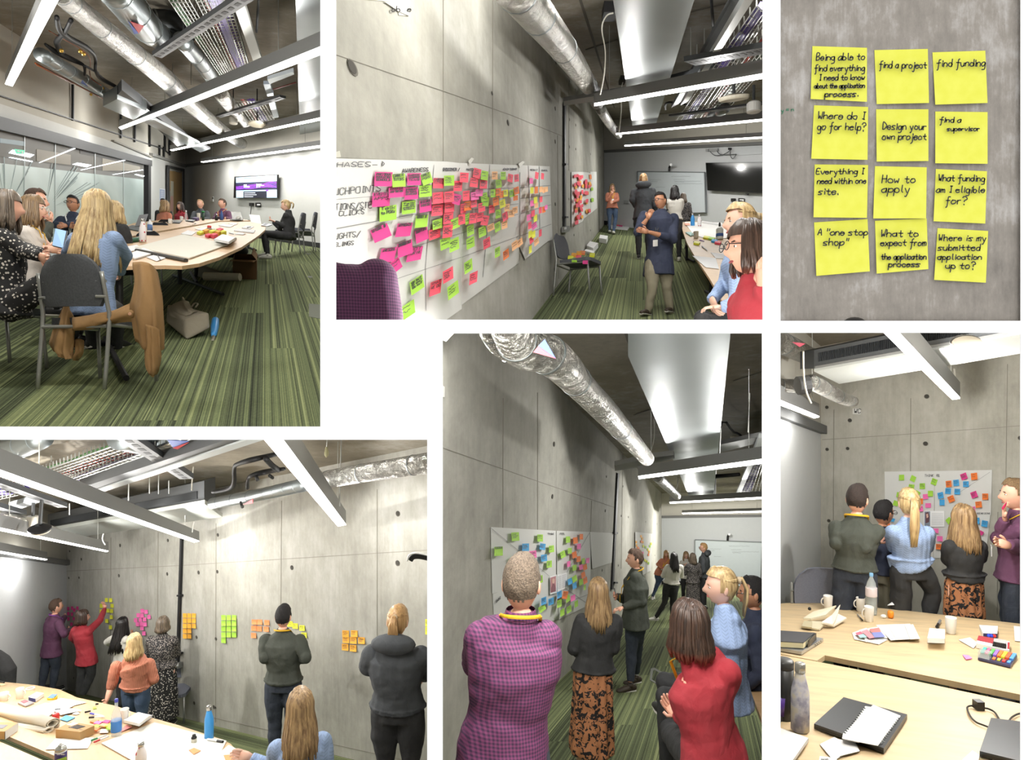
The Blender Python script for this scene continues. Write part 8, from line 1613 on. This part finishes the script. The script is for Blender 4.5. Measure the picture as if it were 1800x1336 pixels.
flat(RD, [(178, 1307), (271.6, 1270.7), (398, 1303), (352, 1400), (245, 1345)], T, .005, 'chart_sheet', 'large blank cream sheet covering the table centre', 'paper', M('#e2dfd6', .8))
flat(RD, [(360, 1345), (402, 1310), (418, 1318), (424, 1360), (380, 1380)], T+.006, .003, 'paper_sheet', 'white sheet under the writing hand', 'paper', PAPER2)
flat(RD, [(332, 1319), (341, 1315), (353, 1320), (341, 1326.5)], T+.008, .003, 'sticky_note', 'orange note lying on the blank cream sheet', 'sticky note', M('#ee9a5e')); flat(RD, [(393, 1328), (408, 1326.5), (414, 1335), (398, 1340)], T+.012, .003, 'sticky_note', 'orange note on the sheet under the writing hand', 'sticky note', M('#ee9a5e'))
bottle(RD, 248, 1352, 47, 18, T, 'white bottle with red petals at the bottom edge of the wall bay', FLOR, d=4.25)
bottle(RD, 367.5, 1298.5, 58, 15.5, T, 'sky blue bottle standing at the rounded table end', BLUEB)
lathe_thing(RD, 341, 1305, 14, [('glass', [(4.2, 0), (4.6, .05), (4.6, .5), (3.5, .56)], M('#c9c6b8', .25)), ('lid', [(4.6, .52), (4.8, .56), (4.6, .68), (3.1, .72), (3.1, .95), (2.4, 1)], BLK2)], T+.006, 'ink_bottle', 'little jar with a black stopper on the blank sheet', 'jar', None)
pen(RD, (392, 1306), (364, 1301.5), 2.0, T+.006, BLK2, M('#d8d8d8'), 'black capped marker beside the sky blue bottle')
for a, b, c1, c2, lab in (((97, 1249.5), (121, 1246.5), BLK2, PAPER, 'black capped marker on the paper fan'), ((150, 1253.5), (159, 1251.5), BLK2, BLK2, 'short black pen cap on the bare table'), ((156, 1263), (184, 1261.5), BLK2, PAPER, 'black capped marker nearest the note heap'), ((159, 1255.5), (182, 1261), M('#3a3aa8'), PAPER, 'blue capped marker crossing the other'), ((161, 1303), (187, 1293.5), M('#1d7a4a'), PAPER, 'green capped marker beside the blank sheet'), ((166, 1306), (191, 1295.5), M('#b8303a'), PAPER, 'red marked pen beside the green one'), ((168, 1239.5), (173, 1239), BLK2, BLK2, 'tiny black cap near the leaning hand'), ((0, 1200), (8, 1201), BLK2, BLK2, 'black pen at the far left edge of the table')): pen(RD, a, b, 1.5, T+.006, c1, c2, lab)
flat(RD, [(163, 1243.5), (168, 1242), (170, 1245.5), (164, 1247)], T, .003, 'sticky_note', 'lime note beside the leaning hand', 'sticky note', M(NC['lime'][1])); flat(RD, [(-5, 1203), (4, 1201), (10, 1204), (2, 1206)], T, .003, 'sticky_note', 'peach note at the far left edge', 'sticky note', M('#e8cfa0'))
pen(RD, (424, 1326), (414, 1324), .9, T+.02, BLK2, BLK2, 'black pen in the writing hand', 'ballpoint_pen')

# ---------------------------------------------------------------- bay E
BAY[0] = 'E'
tE = table(RE, [(1306, 1181), (1353, 1186), (1353, 1300), (1340, 1268), (1322, 1222)], .73, 'meeting_table', 'corner of an oak table at the lower right edge', wood('oak_table_e', .2, '#bd9a70'))
flat(RE, [(1336, 1186), (1353, 1183), (1353, 1208), (1330, 1200)], .735, .003, 'paper_sheet', 'white sheet on the table corner', 'paper', PAPER)
for pts, lab in (([(1144, 1176), (1150, 1174), (1178, 1190), (1173, 1214), (1142, 1196)], 'grey framed floor socket plate in the green carpet'),):
    flat(RE, pts, 0, .006, 'floor_socket_plate', lab, 'floor plate', M('#6c6f66', .6)); flat(RE, [(1148, 1179), (1151, 1178), (1174, 1192), (1170, 1209), (1146, 1194)], .007, .003, 'floor_socket_plate', 'striped carpet lid inside the floor plate', 'floor plate', bpy.data.materials['striped_carpet_persona'])
flat(RE, [(1178, 1113), (1196, 1110), (1198, 1128), (1188, 1130)], 0, .005, 'floor_socket_plate', 'faint far floor socket plate behind the seated hair', 'floor plate', M('#7a7f6c', .6))
board(WE2, [(1221, 1042), (1336, 1045), (1339.5, 953), (1222, 948.5)], 'whiteboard with faint writing behind the far group', [(1245, 1268, 965), (1247, 1256, 968), (1281, 1318, 960), (1285, 1304, 966.5), (1287, 1334, 970), (1288, 1303, 972), (1255, 1268, 978.5)])
t = thing('board_arm', 'black arm with a white cap above the far whiteboard', 'lamp', WE2.pt(1279, 945)); MB().tube([WE2.pt(1279, 950, .1), WE2.pt(1279.5, 943, .12), WE2.pt(1281, 940, .25)], .045, 8).build('arm', BLACK, t); MB().ball(WE2.pt(1282, 939.5, .3), .055, 10, 8).build('tip', WHITE, t)
MB().tube([P(1082, 1046, 8.45), P(1080, 1034, 8.5)], .005, 6).build('marker_pen', BLK2, org=P(1081, 1040, 8.5), tagd=('dark pen held upright by the person in green', 'pen')); MB().prism([P(1182, 1248, 3.95), P(1198, 1243, 4.1), P(1206, 1258, 3.95), P(1190, 1262, 3.85)], (0, .004, .003)).build('card', M('#e3dcc4'), org=P(1190, 1250, 4), tagd=('cream card held by the person in the red cardigan', 'card'))

# ---------------------------------------------------------------- bay F
BAY[0] = 'F'
WOODF = wood('pale_oak_table', .15, '#d3ba92')
tF = table(RF, [(1358, 1064), (1372, 1061), (1400, 1058.5), (1430, 1058), (1480, 1062.5), (1600, 1074), (1850, 1103), (1850, 1232), (1794, 1221), (1590, 1180), (1450, 1152), (1436, 1161.5), (1358, 1147)], .73, 'meeting_table', 'pale oak table between the photographer and the five people', WOODF, .03)
tF2 = table(RF, [(1358, 1148.5), (1436, 1163), (1590, 1193), (1794, 1237), (1850, 1249), (1850, 1500), (1358, 1500)], .73, 'meeting_table', 'nearest pale oak table with laptops and bottles', WOODF, .03)
for x, y in ((1500, 1172), (1545, 1184)): MB().tube([RF.F(x, y+60), RF.F(x, y+60)+V3(0, 0, .7)], .03, 8).build('leg', BLACK, tF)
chair(RF, 1470, 5.75, 185, 'blue grey chair back behind the far table edge', 1.12, M('#767a8a', .9, grain=90.0))
T = .735
mug(RF, 1455.5, 1070, 23, 15.5, T, 'white mug farthest left on the pale table', -1); mug(RF, 1512.5, 1074, 23.5, 15, T, 'white mug beside the plastic bottle', -1); mug(RF, 1527.5, 1092, 26, 16, T, 'white mug in front of the plastic bottle', -1)
mug(RF, 1671.5, 1113, 28, 18, T, 'white paper cup in front of the leopard skirt', 1, M('#e8e6e0', .6), False)
lathe_thing(RF, 1531.5, 1080, 72, [('clear_body', [(8.5, 0), (9.3, .03), (9.3, .12), (8.7, .15), (9.3, .18), (9.3, .62), (7, .78), (3, .90), (3, .93)], CLEAR), ('water', [(8.6, .01), (8.6, .30), (8.5, .31)], glassy('water_tint', '#b9c4c6', .35)), ('label_band', [(9.5, .45), (9.5, .46), (9.5, .65), (9.3, .66)], M('#d9cdd0', .5)), ('cap', [(3.2, .93), (3.3, .94), (3.3, 1.0), (2.8, 1.01)], M('#7fb0d8', .4))], T, 'plastic_bottle', 'clear plastic water bottle with a pale label and blue cap', 'bottle', None)
pb = thing('paper_bag', 'crumpled cream paper bag and napkins on the left of the table', 'paper bag', RF.F(1440, 1105, T))
for pts, c, nm in (([(1408, 1104, .0), (1420, 1095, .02), (1452, 1098, .02), (1440, 1109, 0)], '#c9c0a6', 'bag_bottom'), ([(1412, 1092, .04), (1430, 1082, .06), (1470, 1073, .09), (1452, 1087, .05), (1425, 1093, .04)], '#d4ccb4', 'folded_flap'), ([(1444, 1099, .03), (1462, 1088, .05), (1477, 1072, .10), (1469, 1095, .04), (1464, 1102, .02)], '#e3ddcf', 'napkin'), ([(1455, 1102, .01), (1470, 1084, .05), (1488, 1090, .02), (1466, 1103, .01)], '#dfdbd0', 'napkin'), ([(1409, 1104, .01), (1414, 1096, .03), (1428, 1098, .03), (1427, 1107, .01)], '#b3a98c', 'bag_fold')):
    q = [RF.F(x, y+u*160, T)+V3(0, 0, u) for x, y, u in pts]; MB().prism(q, (0, 0, .012)).build(nm, M(c, .85), pb)
MB().ball(RF.F(1423, 1086, T)+V3(0, 0, .07), .013, 8, 6).build('bottle_top', BLK2, org=RF.F(1423, 1086, T), tagd=('small black round cap on the crumpled bag', 'cap'))
lathe_thing(RF, 1565.5, 1086, 13, [('peeled_skin', [(4, 0), (5.2, .3), (5, .8), (3.5, .95)], M('#e08a22', .5))], T, 'orange_peel', 'small orange piece of fruit peel on the table edge', 'fruit', None); MB().prism([RF.F(1560, 1080, T)+V3(0, 0, .07), RF.F(1572, 1079, T)+V3(0, 0, .07), RF.F(1568, 1074, T)+V3(0, 0, .07)], (0, 0, .004)).build('napkin', PAPER, bpy.data.objects['orange_peel'])
MB().ball(RF.F(1553, 1086, T)+V3(0, 0, .012), (.022, .02, .014), 7, 5).build('crumpled_tissue', PAPER, org=RF.F(1553, 1086, T), tagd=('crumpled white tissue left of the orange peel', 'tissue')); MB().ball(RF.F(1479, 1064, T)+V3(0, 0, .01), (.012, .02, .01), 6, 4).build('crumpled_tissue', PAPER, org=RF.F(1479, 1064, T), tagd=('tiny paper scrap by the chair back', 'tissue'))
pen(RF, (1516, 1091.5), (1507, 1081), 1.2, T, BLK2, SILV, 'small knife or pen in front of the white mug', 'paper_knife'); pen(RF, (1647, 1104.5), (1653, 1092.5), 2.4, T, BLK2, M('#8b8b8b', .4), 'grey and black marker left of the paper cup')
lt = thing('laptop', 'closed silver laptop under the black notebook', 'laptop', RF.F(1405, 1145, T)); q = [RF.F(x, y, T) for x, y in ((1350, 1141), (1409, 1151), (1447, 1127), (1432, 1124), (1350, 1118))]; MB().prism(q, (0, 0, .018)).build('shell', SILV, lt)
mb = MB(); [mb.box(RF.F(1432+i*3.2, 1136-i*2.1, T)+V3(0, -.003, .010), (.008, .004, .005)) for i in range(4)]; mb.build('ports', BLK2, lt)['kind'] = 'stuff'
nb = thing('notebook', 'black elastic band notebook on the silver laptop', 'notebook', RF.F(1400, 1130, T)); q = [RF.F(x, y, T+.02) for x, y in ((1348, 1137), (1412, 1141), (1432, 1123), (1350, 1117))]; MB().prism([p+V3(0, 0, .004) for p in q], (0, 0, .030)).build('pages', M('#cfc9a6', .8), nb); MB().prism([p+V3(0, 0, .034) for p in q], (0, 0, .005)).build('cover', M('#3b3b40', .6), nb); MB().prism(q, (0, 0, .004)).build('back_cover', M('#2b2b2f', .6), nb)
flat(RF, [(1420, 1138), (1423, 1137), (1435, 1124.5), (1432, 1124)], T+.02, .041, 'elastic_band', 'black elastic of the notebook', 'band', BLK2).name = 'elastic_band'
o = bpy.data.objects['elastic_band']; w0 = o.matrix_world.copy(); loc = Vector(o.location); o.parent = nb; o.location = loc-Vector(nb.location); [o.__delitem__(k) for k in ('label', 'category') if k in o]
lathe_thing(RF, 1378, 1262, 103, [('body', [(15.5, 0), (16.5, .03), (16.5, .86)], BLK2), ('lid', [(16.8, .86), (16.8, .97), (14, 1.0), (4, 1.01)], M('#2a2a2a', .4))], T, 'travel_flask', 'tall black flask at the left edge of the nearest table', 'flask', None)
flat(RF, [(1350, 1262), (1372, 1270), (1391, 1254), (1388, 1232), (1350, 1228)], T, .02, 'laptop', 'dark laptop corner behind the marbled bottle', 'laptop', DARKL)
MB().tube([RF.F(1368, 1256, T+.02)+V3(0, 0, .0), RF.F(1368, 1256, T+.02)+V3(0, 0, .075)], [.025, .03], 14).build('purple_cup', M('#4a2a80', .4), smooth=True, org=RF.F(1368, 1256, T+.02), tagd=('small purple cup on the dark laptop corner', 'cup'))
bottle(RF, 1406.5, 1284, 119, 31, T, 'marbled grey and white metal bottle with a steel cap', MARB)
for i, (pts, c) in enumerate((([(1498, 1113), (1514, 1107), (1560, 1125), (1545, 1133), (1502, 1124)], None), ([(1510, 1108), (1523, 1104), (1545, 1124), (1522, 1129)], None), ([(1525, 1105), (1545, 1102), (1560, 1122), (1537, 1123)], None), ([(1540, 1099), (1600, 1097), (1608, 1122), (1566, 1126)], None), ([(1562, 1100), (1605, 1098), (1617, 1123), (1575, 1125)], None))):
    flat(RF, pts, T+i*.003, .002, 'printed_page', ['leftmost', 'second', 'third', 'fourth', 'rightmost'][i]+' printed page of the fan with coloured photos', 'paper', PAPER2)
for pts, c, lab in (([(1503, 1113), (1513, 1110), (1517, 1114), (1508, 1117)], '#c46a80', 'pink photo print on the leftmost page'), ([(1514, 1110), (1524, 1106.5), (1538, 1121), (1528, 1122.5)], '#c98a94', 'rosy photo print on the second page'), ([(1528, 1106), (1545, 1103.5), (1549, 1111), (1532, 1112)], '#cc7f7c', 'red upper half of the third photo print'), ([(1532, 1112), (1549, 1111), (1556, 1119.5), (1537, 1121)], '#7d86bf', 'blue lower half of the third photo print'), ([(1508, 1117), (1518, 1114.5), (1524, 1120), (1512, 1121)], '#9fd0cf', 'teal patch on the leftmost page')): flat(RF, pts, T+.018, .001, 'photo_print', lab, 'print', M(c, .6))
flat(RF, [(1590, 1098), (1600, 1097.5), (1617, 1123), (1600, 1124)], T+.020, .001, 'printed_page', 'white page end at the right of the fan', 'paper', PAPER)
for i in range(2): flat(RF, [(1630+i, 1130), (1661-i, 1131), (1661-i*2, 1114), (1634, 1112)], T+i*.035, .030, 'index_card_pad', ['lower', 'upper'][i]+' white card block of the stack on the pale table', 'card pad', PAPER if i else M('#dcdcdc'))
bx_, q, h = boxF(RF, [(1728, 1121), (1753, 1122), (1754, 1108), (1721, 1106)], T, 8, 'marker_box', 'white box with a dark blue end holding marker pens', 'box', PAPER); MB().prism([q[0]+V3(0, -.003, 0), q[1]+V3(0, -.003, 0), q[1]+V3(0, -.003, h), q[0]+V3(0, -.003, h)], (0, .001, 0)).build('coloured_end', M('#1f2352', .5), bx_)
for i, c in enumerate(('#2a4ad8', '#2a4ad8', '#d8302c')): a = q[0].lerp(q[1], .35+.2*i); MB().ball(a+V3(0, -.006, h*.55), .011, 8, 6).build('pen_end', M(c, .4), bx_)
flat(RF, [(1685, 1125), (1705, 1121), (1719, 1131), (1711, 1140)], T, .002, 'card', 'white card with small drawn marks on the table', 'card', PAPER)
mk = thing('marker_pack', 'red and white pack of black marker pens', 'packet', RF.F(1745, 1140, T)); q = [RF.F(x, y, T) for x, y in ((1716, 1139), (1774, 1152), (1775, 1136), (1720, 1126))]; MB().prism(q, (0, 0, .03)).build('tray', PAPER, mk); f = lambda u, v: q[0].lerp(q[1], u).lerp(q[3].lerp(q[2], u), v)+V3(0, 0, .031)
MB().prism([f(0, .35), f(.5, .35), f(.5, 1), f(0, 1)], (0, 0, .002)).build('red_print', M('#b5404a', .4), mk); MB().prism([f(.94, .1), f(1, .1), f(1, .8), f(.94, .8)], (0, 0, .003)).build('red_end', M('#b5303a', .4), mk)
for i in range(7): u = .54+.055*i; MB().tube([f(u, .05), f(u, .48)], .0075, 8).build('pen_cap', BLK2, mk); MB().tube([f(u, .48), f(u, .95)], .006, 8).build('barrel', M('#c9c9c9', .4), mk)
st = thing('flag_note_pack', 'clear pack of eight coloured flag note pads', 'note pad', RF.F(1750, 1165, T)); q = [RF.F(x, y, T) for x, y in ((1719, 1160), (1776, 1174), (1788, 1156), (1729, 1144))]; MB().prism(q, (0, 0, .012)).build('tray', M('#2c2f55', .4), st); f = lambda u, v: q[0].lerp(q[1], u).lerp(q[3].lerp(q[2], u), v)+V3(0, 0, .013)
for i, c in enumerate(('#4fb5a5', '#e0688f', '#5fc25a', '#8f68c4', '#ef7a38', '#ece03c', '#ee5f3c', '#5a98e0')): u = i/8; MB().prism([f(u+.01, .42), f(u+.115, .42), f(u+.115, .98), f(u+.01, .98)], (0, 0, .012)).build('flag_pad', M(c, .7), st)
for i, c in enumerate(('#ef7a38', '#d8d84a', '#e0403c', '#5a98e0')): u = .4+i*.15; MB().prism([f(u+.02, .12), f(u+.11, .12), f(u+.11, .32), f(u+.02, .32)], (0, 0, .006)).build('printed_square', M(c, .6), st)
MB().prism([f(-.01, .02), f(.36, .02), f(.36, .42), f(-.01, .42)], (0, 0, .03)).build('clear_window', CLEAR, st)
flat(RF, [(1692, 1152), (1703, 1153), (1709, 1158), (1698, 1160)], T, .004, 'sticky_note', 'folded pink note lying alone on the pale table', 'sticky note', M('#ec86c0')); flat(RF, [(1782, 1101), (1850, 1106), (1850, 1132), (1784, 1127)], T, .003, 'paper_sheet', 'white sheet cut off by the right edge', 'paper', PAPER)
lb = thing('laptop', 'closed dark laptop with torn notebook pages on it', 'laptop', RF.F(1510, 1280, T)); q = [RF.F(x, y, T) for x, y in ((1431, 1281), (1553.5, 1325), (1594.6, 1264), (1483, 1233))]; MB().prism(q, (0, 0, .012)).build('base', BLK2, lb); MB().prism([p+V3(0, 0, .012) for p in q], (0, 0, .008)).build('lid', M('#3d3f43', .35, .3), lb)
m_ = MB(); ribbons(m_, [[(1548, 1304), (1553, 1300), (1551, 1305), (1555, 1303)]], 1.2, lambda a, b: RF.F(a, b, T+.021)); m_.build('maker_mark', M('#8a8d92', .3), lb)
for i, (pts, lab) in enumerate((([(1481, 1300), (1521, 1242), (1545, 1246), (1510, 1306)], 'lower torn notebook page on the dark laptop'), ([(1482, 1290), (1535, 1239.5), (1583, 1259), (1543, 1311.5), (1480, 1299)], 'upper torn notebook page with faint pencil sketches'))):
    o = flat(RF, pts, T+.021+i*.003, .002, 'notebook_page', lab, 'paper', PAPER2)
mb = MB()
for i in range(14):
    for (x0, y0), (x1, y1) in (((1484, 1290), (1521, 1243)), ((1548, 1308), (1581, 1261))): k = (i+.5)/14; p = RF.F(x0+(x1-x0)*k, y0+(y1-y0)*k, T+.027); mb.box(p, (.006, .008, .002))
mb.build('torn_holes', BLK2, o)['kind'] = 'stuff'
rn = random.Random(4); m_ = MB()
for i in range(12):
    x0, y0 = rn.uniform(1500, 1560), rn.uniform(1258, 1292); c = [(x0+2.2*k, y0+rn.uniform(-1.2, 1.2)+k*.5) for k in range(rn.randint(3, 7))]; ribbons(m_, [c], .5, lambda a, b: RF.F(a, b, T+.0275))
m_.build('pencil_sketch', M('#b4b4b8'), o)
flat(RF, [(1441, 1309), (1467, 1296), (1500, 1318), (1465, 1338)], T, .002, 'card', 'left blank white card under the dark laptop', 'card', PAPER2); flat(RF, [(1470, 1300), (1502, 1303), (1511, 1321), (1476, 1330)], T+.003, .002, 'card', 'right blank white card under the dark laptop', 'card', PAPER); flat(RF, [(1441, 1330), (1470, 1333), (1475, 1345), (1438, 1345)], T+.001, .002, 'card', 'white card with dark print at the bottom edge', 'card', PAPER)
m_ = MB(); ribbons(m_, ink_strokes('morph', 0, 0, 3.0), .8, lambda a, b: RF.F(1443+a, 1335.5-b, T+.0045)); m_.build('card_print', M('#555558'), bpy.data.objects['card'])
for i in range(2): flat(RF, [(1345, 1345), (1388, 1350), (1421, 1304-i), (1372, 1286-i), (1345, 1284)], T+i*.013, .012, 'notebook_page', ['lower', 'upper'][i]+' half of the white open notebook in the lower left corner', 'notebook', PAPER if i == 0 else PAPER2)
lr = thing('laptop', 'closed dark laptop at the lower right corner with a charger', 'laptop', RF.F(1760, 1310, T)); q = [RF.F(x, y, T) for x, y in ((1722, 1330), (1850, 1362), (1850, 1284), (1742, 1270))]; MB().prism(q, (0, 0, .012)).build('base', BLK2, lr); MB().prism([p+V3(0, 0, .012) for p in q], (0, 0, .008)).build('lid', M('#333539', .35, .3), lr)
flat(RF, [(1688, 1340), (1709, 1320), (1722, 1328), (1718, 1345)], T, .002, 'paper_sheet', 'white sheet corner left of the lower right laptop', 'paper', PAPER2)
t = thing('charger_plug', 'black mains plug with a looping cable on the table', 'plug', RF.F(1720, 1246, T)); MB().box(RF.F(1720, 1246, T)+V3(0, 0, .018), (.032, .035, .036)).build('plug_body', BLK2, t)
for q in ([(1716, 1244), (1706, 1243), (1700, 1247), (1706, 1262), (1716, 1272), (1728, 1277), (1738, 1281)], [(1725, 1247), (1736, 1248), (1748, 1254), (1756, 1266), (1763, 1275)]): MB().tube(smooth_curve([RF.F(x, y, T)+V3(0, 0, .006) for x, y in q], 4), .004, 6).build('plug_cable', BLK2, t, smooth=True)
MB().tube(smooth_curve([RF.F(x, y, T)+V3(0, 0, .006) for x, y in ((1771, 1279), (1776, 1266), (1788, 1258), (1800, 1256))], 4), .004, 6).build('black_cable', BLK2, org=RF.F(1780, 1262, T), tagd=('black cable curving to the right edge above the laptop', 'cable'))
# pink note held by the purple shirt
MB().prism([P(1761, 893, 5.36), P(1770, 882, 5.34), P(1769, 888, 5.36), P(1763, 897, 5.36)], (0, .004, 0)).build('sticky_note', M('#c8285a'), org=P(1766, 888, 5.36), tagd=('deep pink note held to the chin of the purple shirt', 'sticky note'))
bpy.data.scenes.remove(WORK)
# ================================================================ trim everything to its own bay (cut at the added divider)
BND = {'A': (None, 575.5, None, 759.5), 'B': (578.2, None, None, 572.5), 'D': (None, 763.2, 762.8, None), 'E': (765.8, 1354.8, 575.3, None), 'F': (1357.3, None, 575.3, None), 'C': (None,)*4}
bpy.context.view_layer.update()
for o, b in BAYOF:
    if b is None or b == 'C' or o.type != 'MESH': continue
    x0, x1, y0, y1 = BND[b]; M_ = o.matrix_world; cuts = []
    vs = [M_@v.co for v in o.data.vertices]
    if not vs: continue
    X = [900+v.x/max(v.y, .01)*FPX for v in vs]; Y = [668-v.z/max(v.y, .01)*FPX for v in vs]
    if x0 and min(X) < x0: cuts.append(V3(-FPX, x0-900, 0))
    if x1 and max(X) > x1: cuts.append(V3(FPX, 900-x1, 0))
    if y0 and min(Y) < y0: cuts.append(V3(0, y0-668, FPX))
    if y1 and max(Y) > y1: cuts.append(V3(0, 668-y1, -FPX))
    if min(v.y for v in vs) < D0+.003: cuts.append(V3(0, -1, 0))
    if not cuts: continue
    bm = bmesh.new(); bm.from_mesh(o.data); inv = M_.inverted()
    for n in cuts:
        co = V3(0, D0+.003, 0) if n.y == -1 and n.x == 0 else V3(0, 0, 0)
        n = n.normalized(); lc = inv@co; ln = (M_.to_3x3().transposed()@n).normalized()
        r = bmesh.ops.bisect_plane(bm, geom=bm.verts[:]+bm.edges[:]+bm.faces[:], plane_co=lc, plane_no=ln, clear_outer=True)
        ed = [g for g in r['geom_cut'] if isinstance(g, bmesh.types.BMEdge)]
        if ed and len(bm.faces) < 3000: bmesh.ops.holes_fill(bm, edges=ed, sides=0)
    if o.data.users > 1: o.data = o.data.copy()
    bm.to_mesh(o.data); bm.free()
for o in [o for o, b in BAYOF if o.type == 'MESH' and len(o.data.vertices) == 0]: bpy.data.objects.remove(o)
